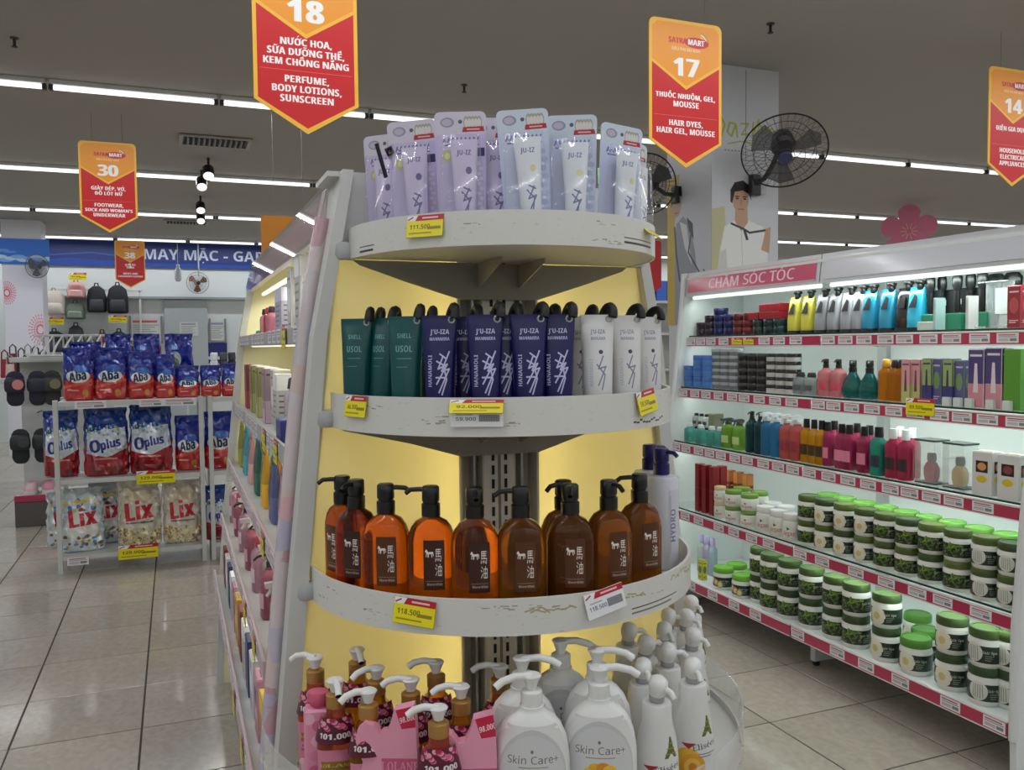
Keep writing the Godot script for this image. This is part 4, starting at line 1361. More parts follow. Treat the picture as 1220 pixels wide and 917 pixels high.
func pouch_goods():
	var w := 0.092
	var h := 0.226
	var pts := PackedVector2Array()
	for c in [[w / 2 - 0.01, 0.004, -PI / 2], [w / 2 - 0.01, h - 0.012, 0.0], [-w / 2 + 0.01, h - 0.012, PI / 2], [-w / 2 + 0.01, 0.004, PI]]:
		for k in 5:
			var a: float = c[2] + PI / 2 * k / 4
			var rr := 0.01 if c[1] > 0.1 else 0.004
			pts.append(Vector2(c[0] + rr * cos(a), c[1] + rr * sin(a)))
	var card := extrude(pts, 0.003)
	var prof := [[0, 0, 0.0], [0.017, 0.012, 0.0], [0.018, 0.013, 0.02], [0.019, 0.013, 0.06], [0.022, 0.009, 0.12], [0.0245, 0.002, 0.162], [0.0245, 0.001, 0.168], [0, 0, 0.168]]
	var tubem := loft(prof, 20, 2.4, true)
	var filmp := [[0, 0, 0.004], [0.038, 0.006, 0.004], [0.04, 0.018, 0.02], [0.039, 0.018, 0.08], [0.036, 0.012, 0.14], [0.034, 0.002, 0.18], [0, 0, 0.18]]
	var film := loft(filmp, 24, 3.0, false, 0.006, 3)
	var clear := pane(Color(0.97, 0.97, 1.0), 0.06, 0.06)
	var mats2 := []
	for b in 2:
		var i := sheet(128, 384, rgb(206, 194, 226) if b == 0 else rgb(226, 230, 238))
		var deep := rgb(92, 82, 140) if b == 0 else rgb(96, 106, 160)
		write(i, "JU-IZ", 64, 64, 20, deep, 1)
		disc(i, 84, 128, 14, 15, deep if b == 0 else rgb(220, 214, 160))
		for q in [[[84, 200], [56, 250], [92, 236], [58, 300]], [[50, 214], [82, 246], [72, 306]], [[60, 196], [90, 210]]]:
			var pp := []
			for v in q: pp.append(Vector2(v[0], v[1]))
			strokes(i, pp, 6, deep)
		disc(i, 78 if b == 0 else 46, 330, 20, 26, rgb(196, 192, 104))
		if b == 0: disc(i, 46, 372, 24, 16, rgb(46, 36, 92))
		mats2.append([pouch_print(b == 1), printed(i, 0.3, 0.0, 0.4)])
	var wand := tube([Vector3(0.0, 0.0, 0.0), Vector3(-0.006, 0.03, 0.004), Vector3(-0.016, 0.06, 0.004)], 0.0035, 7)
	var pn := 0
	# [u, rho, lavender or blue, turn mix, tilt]
	for q in [[438, 0.275, 0, 0.4, 0.03], [466, 0.215, 0, 0.2, -0.02], [498, 0.29, 0, 0.35, 0.05], [551, 0.305, 0, 0.2, 0.02], [589, 0.255, 0, 0.1, 0.0], [631, 0.305, 1, 0.05, 0.05], [682, 0.3, 1, 0.0, 0.0], [732, 0.3, 1, 0.55, -0.08], [763, 0.3, 1, 0.66, -0.09]]:
		var a := on_arc(q[0], q[1], 1.7, K1)
		var p := Vector3(CX + q[1] * K1 * sin(a), 1.587, CZ + q[1] * cos(a))
		var t := thing("blister_pouch", "lavender clear-fronted pouch holding a lilac tube, %s lavender one from the gondola header" % NTH[pn] if q[2] == 0 else "pale blue clear-fronted pouch holding a white tube, %s one from the lavender pouches" % NTH[pn - 5], "pouch", p, facing(p, q[3]), "lavender pouches on the top display shelf" if q[2] == 0 else "pale blue pouches on the top display shelf")
		pn += 1
		t.rotation.z = q[4]
		t.position.y += abs(sin(q[4])) * w / 2
		part(t, "backing", card, mats2[q[2]][0])
		part(t, "tube", tubem, mats2[q[2]][1], Vector3(0.006, 0.004, 0.0155))
		part(t, "clear_front", film, clear, Vector3(0.0, 0.0, 0.0185))
	var t2 := thing("cord_wand", "thin black wand hanging between two lavender pouches", "wand", Vector3.ZERO)
	var a2 := on_arc(452, 0.315, 1.77)
	t2.position = Vector3(CX + 0.315 * sin(a2), 1.71, CZ + 0.315 * cos(a2))
	part(t2, "rod", tube([Vector3(0.012, 0, 0), Vector3(-0.006, 0.06, 0.004)], 0.004, 7), mat(rgb(20, 18, 30), 0.4))
	part(t2, "ring", tube([Vector3(0.012, 0.05, 0.004), Vector3(0.02, 0.055, 0.004), Vector3(0.024, 0.047, 0.004), Vector3(0.016, 0.041, 0.004), Vector3(0.012, 0.05, 0.004)], 0.004, 6, true), mat(rgb(20, 18, 30), 0.4))

func bath_goods():
	var deck := 0.576
	var white := mat(rgb(230, 230, 228), 0.28)
	# --- rose shower gel bottles
	var pp := [[0, 0, 0], [0.028, 0.02, 0], [0.032, 0.024, 0.004], [0.033, 0.025, 0.12], [0.03, 0.023, 0.145], [0.022, 0.019, 0.162], [0.0165, 0.0165, 0.168], [0.0155, 0.0155, 0.182], [0, 0, 0.182]]
	var body := loft(pp, 24, 3.6)
	var gel := solid_glass(Color(0.72, 0.45, 0.10), 0.12, 0.7)
	var rose := solid_glass(Color(0.78, 0.36, 0.26), 0.12, 0.65)
	var li := sheet(160, 288, rgb(214, 130, 158))
	disc(li, 118, 246, 52, 44, rgb(196, 60, 110))
	disc(li, 118, 246, 38, 32, rgb(226, 128, 160))
	disc(li, 118, 246, 22, 18, rgb(186, 48, 96))
	disc(li, 40, 210, 26, 20, rgb(236, 206, 216))
	disc(li, 44, 240, 18, 24, rgb(230, 190, 204))
	rect(li, 34, 56, 90, 44, rgb(146, 112, 36))
	write(li, "LOLANE", 79, 84, 16, rgb(210, 186, 110), 2)
	write(li, "PERFUMED", 80, 130, 11, rgb(70, 40, 50), 1)
	write(li, "SHOWER GEL", 80, 150, 11, rgb(70, 40, 50), 1)
	var lm := printed(li, 0.3)
	var lab := patch(pp, 3.6, -1.1, 1.1, 0.012, 0.115, 0.0007, 12, 5)
	var ci := sheet(256, 128, rgb(96, 24, 52))
	for k in 40:
		var x := 10 + (k * 47) % 240
		var y := 6 + (k * 29) % 50
		disc(ci, x, y, 15, 12, [rgb(222, 110, 150), rgb(240, 170, 190), rgb(176, 40, 84)][k % 3])
	rect(ci, 0, 64, 256, 46, rgb(84, 22, 48))
	write(ci, "101.000", 128, 102, 27, rgb(244, 232, 238), 1, 1.15, 0.0, 1.0)
	var cm := printed(ci, 0.35)
	var skirt_prof := [[0.036, 0.034, 0.128], [0.026, 0.025, 0.17]]
	var neck := patch(skirt_prof, 2.2, -1.5, 1.5, 0.128, 0.17, 0.0, 14, 2)
	var ribbon := loft([[0, 0, 0], [0.012, 0.01, 0], [0.02, 0.018, 0.012], [0.018, 0.016, 0.026], [0.01, 0.008, 0.03], [0, 0, 0.03]], 12, 2.0, false, 0.02, 8)
	var n := 0
	for q in [[375, 766, -1.9, 0], [425, 757, 0.3, 1], [399, 792, 0.2, 0], [448, 778, -1.0, 1], [489, 791, -1.6, 1], [519, 771, -1.7, 1], [438, 804, -1.2, 1], [549, 799, -1.6, 1], [522, 823, -1.6, 0], [595, 776, -1.8, 0]]:
		var p := at_y(q[0], q[1], 0.8435)
		p.y = deck
		var t := thing("pump_bottle", ["rose shower gel bottle with white pump, at the end of the shower gels", "golden shower gel bottle with white pump, back row by the end", "rose shower gel bottle with white pump, over the narrow flowered box", "golden shower gel bottle with white pump, between the end and middle rows", "golden shower gel bottle with white pump, in the middle of the shower gels", "golden shower gel bottle with white pump, alone in the back middle", "golden shower gel bottle with white pump, behind the first wavy pack", "golden shower gel bottle with white pump, behind the second wavy pack", "rose shower gel bottle with white pump, between the wavy packs", "rose shower gel bottle with white pump, before the slotted post"][n], "bottle", p, facing(p, 0.15) + 0.02 * n, "shower gel bottles on the display base")
		part(t, "body", body, rose if q[3] == 0 else gel)
		if q[3] == 0 or n % 2 == 0: part(t, "label", lab, lm)
		part(t, "price_collar", neck, cm)
		pump(t, white, 0.182, 0.0165, 0.05, q[2], mat(rgb(184, 140, 78), 0.35, 0.5), true)
		for c in t.get_children(): c.position.y += 0.268 - 0.255
		var foot := part(t, "foot", loft([[0, 0, 0], [0.03, 0.022, 0], [0.031, 0.023, 0.014], [0, 0, 0.014]], 20, 3.6), rose if q[3] == 0 else gel)
		n += 1
	# --- wavy pink gift packs standing in front
	var wave := PackedVector2Array()
	for q in [[-0.05, 0], [0.05, 0], [0.054, 0.03], [0.05, 0.07], [0.052, 0.11], [0.05, 0.15], [0.046, 0.172], [0.012, 0.166], [0.006, 0.15], [-0.002, 0.138], [-0.014, 0.136], [-0.024, 0.146], [-0.04, 0.15], [-0.052, 0.142], [-0.056, 0.126], [-0.05, 0.112], [-0.044, 0.1], [-0.048, 0.084], [-0.054, 0.06], [-0.05, 0.03]]: wave.append(Vector2(q[0] * 0.95, q[1] * 1.32))
	var wi := sheet(256, 384, rgb(236, 160, 186))
	poly(wi, [Vector2(160, 0), Vector2(256, 0), Vector2(256, 60), Vector2(190, 66)], rgb(204, 30, 70))
	write(wi, "98.000", 216, 44, 16, rgb(250, 230, 236), 1, 1.0, -0.2)
	rect(wi, 106, 150, 150, 50, rgb(206, 90, 130))
	write(wi, "LOLANE", 180, 186, 26, rgb(226, 150, 176), 2)
	write(wi, "PERFUMED", 180, 236, 20, rgb(110, 60, 84), 1)
	write(wi, "SHOWER GEL", 178, 266, 20, rgb(110, 60, 84), 1)
	disc(wi, 50, 270, 46, 40, rgb(226, 130, 166))
	disc(wi, 50, 270, 28, 24, rgb(240, 182, 204))
	var wm := printed(wi, 0.35)
	var side := printed(side_print(), 0.35)
	for q in [[465, 0.465, 0.35], [556, 0.468, 0.2]]:
		var a := on_arc(q[0], q[1], 0.7)
		var p := Vector3(CX + q[1] * sin(a), deck, CZ + q[1] * cos(a))
		var t := thing("gift_pack", "pink wavy-topped gift pack with red price corner, " + ("among the golden shower gels" if q[0] < 500 else "beside the oval lotion bottles"), "pack", p, facing(p, q[2]), "pink gift packs on the display base")
		part(t, "pack_body", extrude(wave, 0.024), wm)
	var tb := thing("gift_pack", "narrow pink flower-printed box with scalloped side at the end of the shower gels", "pack", Vector3(0.222, deck, -1.505), -0.25)
	part(tb, "pack_body", box(0.05, 0.185, 0.04, 0.004), side)
	part(tb, "flower_topper", ribbon, mat(rgb(206, 90, 120), 0.5), Vector3(0, 0.185, 0))
	# --- large white lotion bottles with an oval front
	var sp := [[0, 0, 0], [0.046, 0.03, 0], [0.053, 0.036, 0.005], [0.06, 0.039, 0.04], [0.063, 0.0405, 0.09], [0.062, 0.0405, 0.135], [0.057, 0.038, 0.166], [0.048, 0.034, 0.186], [0.036, 0.029, 0.2], [0.024, 0.023, 0.207], [0.0205, 0.0205, 0.211], [0.0205, 0.0205, 0.216], [0, 0, 0.216]]
	var sbody := loft(sp, 32)
	var si := sheet(320, 448, rgb(236, 236, 236))
	disc(si, 160, 234, 156, 222, rgb(206, 207, 210))
	disc(si, 160, 244, 148, 210, rgb(216, 217, 219))
	write(si, "Skin Care+", 164, 158, 34, rgb(120, 112, 104), 0, 0.95)
	rect(si, 106, 172, 116, 5, rgb(160, 154, 148))
	disc(si, 160, 104, 6, 8, rgb(130, 120, 104))
	for k in 9:
		var a := TAU * k / 9
		disc(si, 166 + 44 * cos(a), 250 + 34 * sin(a), 26, 22, [rgb(236, 178, 34), rgb(222, 148, 22), rgb(244, 200, 70)][k % 3])
	disc(si, 166, 250, 26, 22, rgb(214, 130, 20))
	disc(si, 124, 300, 34, 26, rgb(240, 238, 232))
	var sm := printed(si, 0.28, 0.0, 0.3)
	var slab2 := patch(sp, 2.0, -1.1, 1.1, 0.03, 0.192, 0.0008, 16, 12)
	var sn := 0
	for q in [[622, 781, 1.4], [636, 809, -1.1], [668, 760, 1.3], [711, 771, 1.35], [727, 802, 1.5]]:
		var p := within(at_y(q[0], q[1], 0.8605), 0.452)
		p.y = deck
		var t := thing("pump_bottle", "large white oval lotion bottle with yellow flowers, " + ["behind the first", "beside the pink packs", "in the far back", "behind the second", "beside the waisted bottles"][sn], "bottle", p, facing(p, 0.0), "large oval lotion bottles on the display base")
		part(t, "body", sbody, white)
		part(t, "label", slab2, sm)
		pump(t, white, 0.216, 0.0175, 0.066, q[2], null, true)
		for c in t.get_children(): c.position.y += 0.016
		sn += 1
		part(t, "foot", loft([[0, 0, 0], [0.046, 0.03, 0], [0.047, 0.031, 0.018], [0, 0, 0.018]], 24), white)
	# --- waisted white lotion bottles with rounded pump heads
	var lp := [[0, 0, 0], [0.033, 0.027, 0], [0.0375, 0.031, 0.005], [0.039, 0.0325, 0.05], [0.0375, 0.031, 0.1], [0.033, 0.03, 0.138], [0.027, 0.0265, 0.158], [0.026, 0.026, 0.166], [0.026, 0.026, 0.19], [0.0245, 0.0245, 0.194], [0, 0, 0.195]]
	var lbody := loft(lp, 28)
	var ti := sheet(224, 416, rgb(232, 232, 231))
	disc(ti, 60, 318, 66, 90, rgb(240, 190, 66))
	disc(ti, 84, 332, 58, 72, rgb(238, 168, 40))
	disc(ti, 84, 332, 38, 48, rgb(246, 200, 90))
	disc(ti, 84, 332, 18, 24, rgb(226, 140, 26))
	poly(ti, [Vector2(30, 206), Vector2(100, 206), Vector2(66, 236)], rgb(176, 26, 44))
	write(ti, "Elisées", 148, 236, 30, rgb(110, 104, 110), 2, 0.9, -0.15)
	rect(ti, 110, 262, 100, 5, rgb(130, 128, 130))
	rect(ti, 110, 276, 70, 5, rgb(130, 128, 130))
	var tw := rgb(92, 104, 36)
	poly(ti, [Vector2(156, 66), Vector2(166, 66), Vector2(176, 120), Vector2(196, 172), Vector2(178, 172), Vector2(161, 146), Vector2(144, 172), Vector2(126, 172), Vector2(146, 120)], tw)
	for k in 3: rect(ti, 146 - k * 8, 96 + k * 26, 30 + k * 16, 5, rgb(150, 156, 60))
	var tm := printed(ti, 0.28, 0.0, 0.3)
	var llab := patch(lp, 2.0, -1.2, 1.2, 0.02, 0.165, 0.0008, 14, 9)
	var headm := loft([[0, 0, 0], [0.012, 0.012, 0], [0.014, 0.014, 0.006], [0.0165, 0.02, 0.018], [0.015, 0.018, 0.03], [0.009, 0.01, 0.036], [0, 0, 0.037]], 18)
	var ln := -1
	for q in [[766, 784, 0], [795, 766, 1], [824, 748, 0], [800, 812, 0], [835, 786, 0], [791, 741, 0], [817, 726, 0], [768, 757, 1], [829, 709, 0], [796, 725, 1], [748, 742, 1]]:
		ln += 1
		var p := at_y(q[0], q[1], 0.8155)
		p.y = deck
		p = within(p, 0.45)
		var t := thing("pump_bottle", "white waisted lotion bottle with rounded pump head, " + ["front inner", "second row inner", "second row middle", "front middle", "front outer", "third row middle", "third row outer", "third row inner", "last row outer", "last row middle", "last row inner"][ln] + " of its cluster", "bottle", p, facing(p, 0.3), "waisted lotion bottles on the display base")
		part(t, "body", lbody, white)
		part(t, "label", llab, tm)
		part(t, "neck_ring", cyl(0.0135, 0.012), mat(rgb(170, 170, 172), 0.35, 0.3), Vector3(0, 0.1945, 0))
		var hd := part(t, "pump_head", headm, white, Vector3(0, 0.205, 0), Vector3(0.25, 0.4 * sin(q[0]), 0))
		part(hd, "spout", tube([Vector3(0, 0.02, 0.006), Vector3(0, 0.022, 0.028), Vector3(0, 0.014, 0.036)], 0.0052, 8), white, Vector3.ZERO, Vector3(0, 1.3 if q[2] == 1 else 0.3, 0))

func side_print() -> Image:
	var i := sheet(96, 320, rgb(232, 150, 180))
	for k in 12: disc(i, 12 + (k * 37) % 80, 20 + k * 24, 24, 18, [rgb(240, 184, 204), rgb(214, 110, 150), rgb(228, 140, 170)][k % 3])
	rect(i, 0, 270, 96, 50, rgb(176, 44, 92))
	rect(i, 10, 284, 70, 5, rgb(240, 200, 214))
	return i

# ---- goods on the hair care gondola ----
func kept(key: String, make: Callable) -> Mesh:
	if not shapes.has(key): shapes[key] = make.call()
	return shapes[key]

func spot(u: float, level: int, back: float, h := 0.1, lift := 0.0) -> Vector3:
	var x: float = LEVELS[level][1] + back
	var y: float = LEVELS[level][0] + 0.0005
	return Vector3(x, y + lift, z_of(u, x, y + h * 0.4))

func jar_prints() -> Array:
	if mats.has("jars"): return mats["jars"]
	var out := []
	for k in 5:
		var i := sheet(512, 128, rgb(228, 228, 220))
		var r := RandomNumberGenerator.new()
		r.seed = 40 + k
		rect(i, 0, 30, 512, 74, rgb(30, 42, 34) if k != 3 else rgb(226, 226, 216))
		if k == 0:       # leaves
			for n in 46:
				var c := Vector2(r.randf_range(196, 316), r.randf_range(36, 98))
				stroke(i, c, c + Vector2(r.randf_range(-26, 26), r.randf_range(-22, 10)), r.randf_range(4, 9), [rgb(92, 122, 36), rgb(126, 150, 48), rgb(56, 84, 30)][n % 3])
		elif k == 1:     # white flower on dark
			for n in 8:
				var a := TAU * n / 8
				disc(i, 222 + 26 * cos(a), 66 + 26 * sin(a), 26, 20, rgb(232, 226, 204))
			disc(i, 222, 66, 20, 18, rgb(214, 196, 130))
		elif k == 2:     # pale drop on dark
			disc(i, 220, 62, 46, 42, rgb(214, 214, 206))
			for n in 5: stroke(i, Vector2(200 + n * 10, 34), Vector2(196 + n * 12, 92), 4, rgb(150, 156, 140))
		elif k == 3:     # white jar with a pink name
			write(i, "Argan", 256, 92, 26, rgb(206, 92, 108), 2)
			poly(i, [Vector2(236, 40), Vector2(264, 50), Vector2(240, 62)], rgb(60, 96, 70))
		else:            # avocado slices
			for n in 3:
				disc(i, 196 + n * 34, 60 + n * 12, 26, 28, [rgb(120, 140, 50), rgb(196, 92, 60), rgb(150, 160, 70)][n])
				disc(i, 196 + n * 34, 60 + n * 12, 17, 19, rgb(226, 216, 160))
		if k != 3:
			write(i, "Hair Spa", 296 if k != 0 else 336, 62, 12, rgb(200, 204, 190), 2)
			for n in 3: rect(i, 276 if k != 0 else 320, 70 + n * 9, 44 - n * 8, 3, rgb(140, 150, 130))
		out.append(printed(i, 0.3, 0.0, 0.2))
	mats["jars"] = out
	return out

func jar(p: Vector3, r: float, h: float, kind: int, lid: Color, label: String, group: String, turn := -PI / 2 + 0.5):
	var t := thing("cream_jar", label, "jar", p, turn, group)
	var lh := h * 0.24
	part(t, "body", kept("jar%s%s" % [r, h], func(): return loft([[0, 0, 0], [r * 0.86, r * 0.86, 0], [r * 0.92, r * 0.92, h * 0.04], [r * 0.95, r * 0.95, h * 0.1], [r, r, h * 0.14], [r, r, h * 0.66], [r * 0.93, r * 0.93, h * 0.74], [r * 0.86, r * 0.86, h * 0.77], [0, 0, h * 0.77]], 20)), jar_prints()[kind])
	part(t, "lid", kept("lid%s%s" % [r, h], func(): return loft([[0, 0, 0], [r * 0.93, r * 0.93, 0], [r * 0.96, r * 0.96, lh * 0.1], [r * 0.96, r * 0.96, lh * 0.75], [r * 0.9, r * 0.9, lh * 0.98], [r * 0.78, r * 0.78, lh], [r * 0.76, r * 0.76, lh * 0.9], [0, 0, lh * 0.9]], 20)), mat(lid, 0.4), Vector3(0, h * 0.765, 0))

func tin(p: Vector3, r: float, h: float, body: Color, lid: Color, label: String, group: String):
	var t := thing("wax_tin", label, "tin", p, 0.0, group)
	part(t, "body", kept("tin%s%s" % [r, h], func(): return loft([[0, 0, 0], [r * 0.94, r * 0.94, 0], [r * 0.97, r * 0.97, 0.002], [r * 0.97, r * 0.97, h * 0.55], [0, 0, h * 0.55]], 16)), mat(body, 0.25))
	part(t, "lid", kept("tinlid%s%s" % [r, h], func(): return loft([[0, 0, 0], [r, r, 0], [r, r, h * 0.38], [r * 0.95, r * 0.95, h * 0.45], [0, 0, h * 0.45]], 16)), mat(lid, 0.25), Vector3(0, h * 0.55, 0))

func sprayer(p: Vector3, r: float, h: float, liquid: Color, cap: Color, style: int, label: String, group: String, turn := -PI / 2, tag_c := Color(0, 0, 0, 0)):
	# style 0 trigger spray, 1 pump, 2 plain cap, 3 mist cap
	var t := thing("hair_bottle", label, "bottle", p, turn, group)
	var prof := [[0, 0, 0], [r * 0.9, r * 0.8, 0], [r, r * 0.88, 0.004], [r, r * 0.88, h * 0.62], [r * 0.9, r * 0.8, h * 0.7], [r * 0.45, r * 0.45, h * 0.76], [r * 0.42, r * 0.42, h * 0.8], [0, 0, h * 0.8]]
	var key := "spr%s%s" % [r, h]
	part(t, "body", kept(key, func(): return loft(prof, 18, 2.6)), liquid_mat(liquid))
	if tag_c.a > 0.0: part(t, "label", kept(key + "l", func(): return patch(prof, 2.6, -0.8, 0.8, h * 0.18, h * 0.42, 0.0006, 8, 3)), mat(tag_c, 0.35))
	var cm := mat(cap, 0.35)
	if style == 0:
		part(t, "spray_collar", kept(key + "c", func(): return cyl(r * 0.5, h * 0.07)), cm, Vector3(0, h * 0.79, 0))
		var hd := part(t, "spray_head", kept(key + "h", func(): return extrude(PackedVector2Array([Vector2(-r * 0.5, h * 0.05), Vector2(r * 0.3, h * 0.05), Vector2(r * 0.3, h * 0.09), Vector2(r * 1.15, h * 0.1), Vector2(r * 1.2, h * 0.17), Vector2(-r * 0.3, h * 0.19), Vector2(-r * 0.75, h * 0.14)]), r * 0.55)), cm, Vector3(0, h * 0.8, 0), Vector3(0, -PI / 2, 0))
		part(hd, "trigger", kept(key + "t", func(): return tube([Vector3(r * 0.75, h * 0.1, 0), Vector3(r * 0.85, h * 0.04, 0), Vector3(r * 1.05, -h * 0.02, 0)], r * 0.13, 6)), cm)
	elif style == 1:
		pump(t, cm, h * 0.79, r * 0.36, r * 1.5, 0.5)
	elif style == 2:
		part(t, "cap", kept(key + "p", func(): return loft([[0, 0, 0], [r * 0.6, r * 0.55, 0], [r * 0.62, r * 0.57, h * 0.02], [r * 0.5, r * 0.46, h * 0.17], [r * 0.36, r * 0.34, h * 0.19], [0, 0, h * 0.19]], 14)), cm, Vector3(0, h * 0.785, 0))
	else:
		part(t, "cap", kept(key + "m", func(): return loft([[0, 0, 0], [r * 0.5, r * 0.5, 0], [r * 0.52, r * 0.52, h * 0.02], [r * 0.46, r * 0.46, h * 0.2], [0, 0, h * 0.205]], 14)), cm, Vector3(0, h * 0.785, 0))

func liquid_mat(c: Color) -> Material:
	var k := "liq" + c.to_html()
	if not mats.has(k): mats[k] = solid_glass(c, 0.1, 0.45) if c.a > 0.99 else pane(c, 0.25)
	return mats[k]

func carton(p: Vector3, w: float, h: float, d: float, m: Material, label: String, group := "", turn := -PI / 2, called := "product_box"):
	var t := thing(called, label, "box", p, turn, group)
	part(t, "carton", box(w, h, d, 0.0015), m)
	part(t, "end_flap", box(w * 0.96, 0.0015, d * 0.9, 0.0), m, Vector3(0, h, 0))
	return t

func tinted_print(base: Color, mark: int) -> Material:      # shared print tinted by the pack's own colour
	var k := "tp%s%d" % [base.to_html(), mark]
	if mats.has(k): return mats[k]
	if not mats.has("tint%d" % mark):
		var i := sheet(96, 256, Color(0.78, 0.78, 0.78))
		if mark % 4 == 0:
			rect(i, 0, 150, 96, 106, Color(0.98, 0.98, 0.98))
			poly(i, [Vector2(40, 60), Vector2(56, 60), Vector2(60, 120), Vector2(64, 190), Vector2(32, 190), Vector2(36, 120)], Color(0.5, 0.5, 0.5))
			rect(i, 10, 20, 76, 10, Color(0.4, 0.4, 0.4))
		elif mark % 4 == 1:
			disc(i, 48, 120, 34, 50, Color(1, 1, 1))
			rect(i, 14, 30, 68, 10, Color(0.4, 0.4, 0.4))
			rect(i, 14, 210, 68, 6, Color(0.4, 0.4, 0.4))
		elif mark % 4 == 2:
			rect(i, 18, 50, 60, 70, Color(0.3, 0.3, 0.3))
			disc(i, 48, 160, 26, 22, Color(1, 1, 1))
		else:
			rect(i, 0, 0, 96, 70, Color(1, 1, 1))
			for n in 5: rect(i, 12, 90 + n * 26, 72 - n * 6, 8, Color(0.45, 0.45, 0.45))
		mats["tint%d" % mark] = ImageTexture.create_from_image(i)
	var m := StandardMaterial3D.new()
	m.albedo_texture = mats["tint%d" % mark]
	m.albedo_color = Color(min(1.0, base.r * 1.25), min(1.0, base.g * 1.25), min(1.0, base.b * 1.25))
	m.roughness = 0.35
	mats[k] = m
	return m

func carton_print(base: Color, band: Color, ink: Color, mark: int) -> Material:
	var k := "ct%s%s%d" % [base.to_html(), band.to_html(), mark]
	if mats.has(k): return mats[k]
	var i := sheet(96, 256, base)
	if mark == 0:
		rect(i, 0, 150, 96, 106, band)
		poly(i, [Vector2(40, 60), Vector2(56, 60), Vector2(60, 120), Vector2(64, 190), Vector2(32, 190), Vector2(36, 120)], ink)
		rect(i, 10, 20, 76, 10, ink)
	elif mark == 1:
		disc(i, 48, 120, 34, 50, band)
		rect(i, 14, 30, 68, 10, ink)
		rect(i, 14, 210, 68, 6, ink)
		rect(i, 14, 222, 50, 6, ink)
	elif mark == 2:
		rect(i, 18, 50, 60, 70, rgb(36, 26, 24))
		disc(i, 48, 84, 22, 24, band)
		disc(i, 48, 160, 26, 22, rgb(214, 190, 40))
	else:
		rect(i, 0, 0, 96, 70, band)
		for n in 5: rect(i, 12, 90 + n * 26, 72 - n * 6, 8, ink)
	mats[k] = printed(i, 0.35)
	return mats[k]

func refill(p: Vector3, c: Color, label: String, group: String, head: Color, turn := -PI / 2):
	# upright zip pouch with a dark label and the black pump of the bottle inside standing out of it
	var t := thing("refill_pouch", label, "pouch", p, turn, group)
	part(t, "pouch_body", kept("refill", func(): return loft([[0, 0, 0], [0.031, 0.03, 0], [0.034, 0.032, 0.004], [0.034, 0.03, 0.06], [0.034, 0.018, 0.13], [0.034, 0.006, 0.16], [0.034, 0.002, 0.165], [0, 0, 0.165]], 22, 3.0, true, 0.006, 4)), mat(c, 0.25, 0.0, 0.4))
	part(t, "label", kept("refill_l", func(): return extrude(PackedVector2Array([Vector2(-0.012, -0.03), Vector2(0.024, -0.03), Vector2(0.02, 0.016), Vector2(0.006, 0.024)]), 0.001)), mat(rgb(26, 26, 28), 0.35), Vector3(0.0, 0.115, 0.027), Vector3(-0.25, 0, 0))
	part(t, "base_band", kept("refill_b", func(): return loft([[0, 0, 0], [0.0348, 0.0328, 0], [0.0352, 0.0332, 0.012], [0, 0, 0.012]], 22, 3.0)), mat(rgb(24, 24, 26), 0.4))
	part(t, "pump_head", kept("refill_h", func(): return loft([[0, 0, 0], [0.012, 0.012, 0], [0.014, 0.014, 0.004], [0.013, 0.013, 0.02], [0.02, 0.018, 0.026], [0.02, 0.018, 0.034], [0, 0, 0.038]], 14)), mat(head, 0.35), Vector3(0.014, 0.155, 0))
	part(t, "pump_spout", kept("refill_s", func(): return tube([Vector3(0.014, 0.182, 0), Vector3(0.034, 0.184, 0.008), Vector3(0.042, 0.176, 0.012)], 0.005, 7)), mat(head, 0.35))

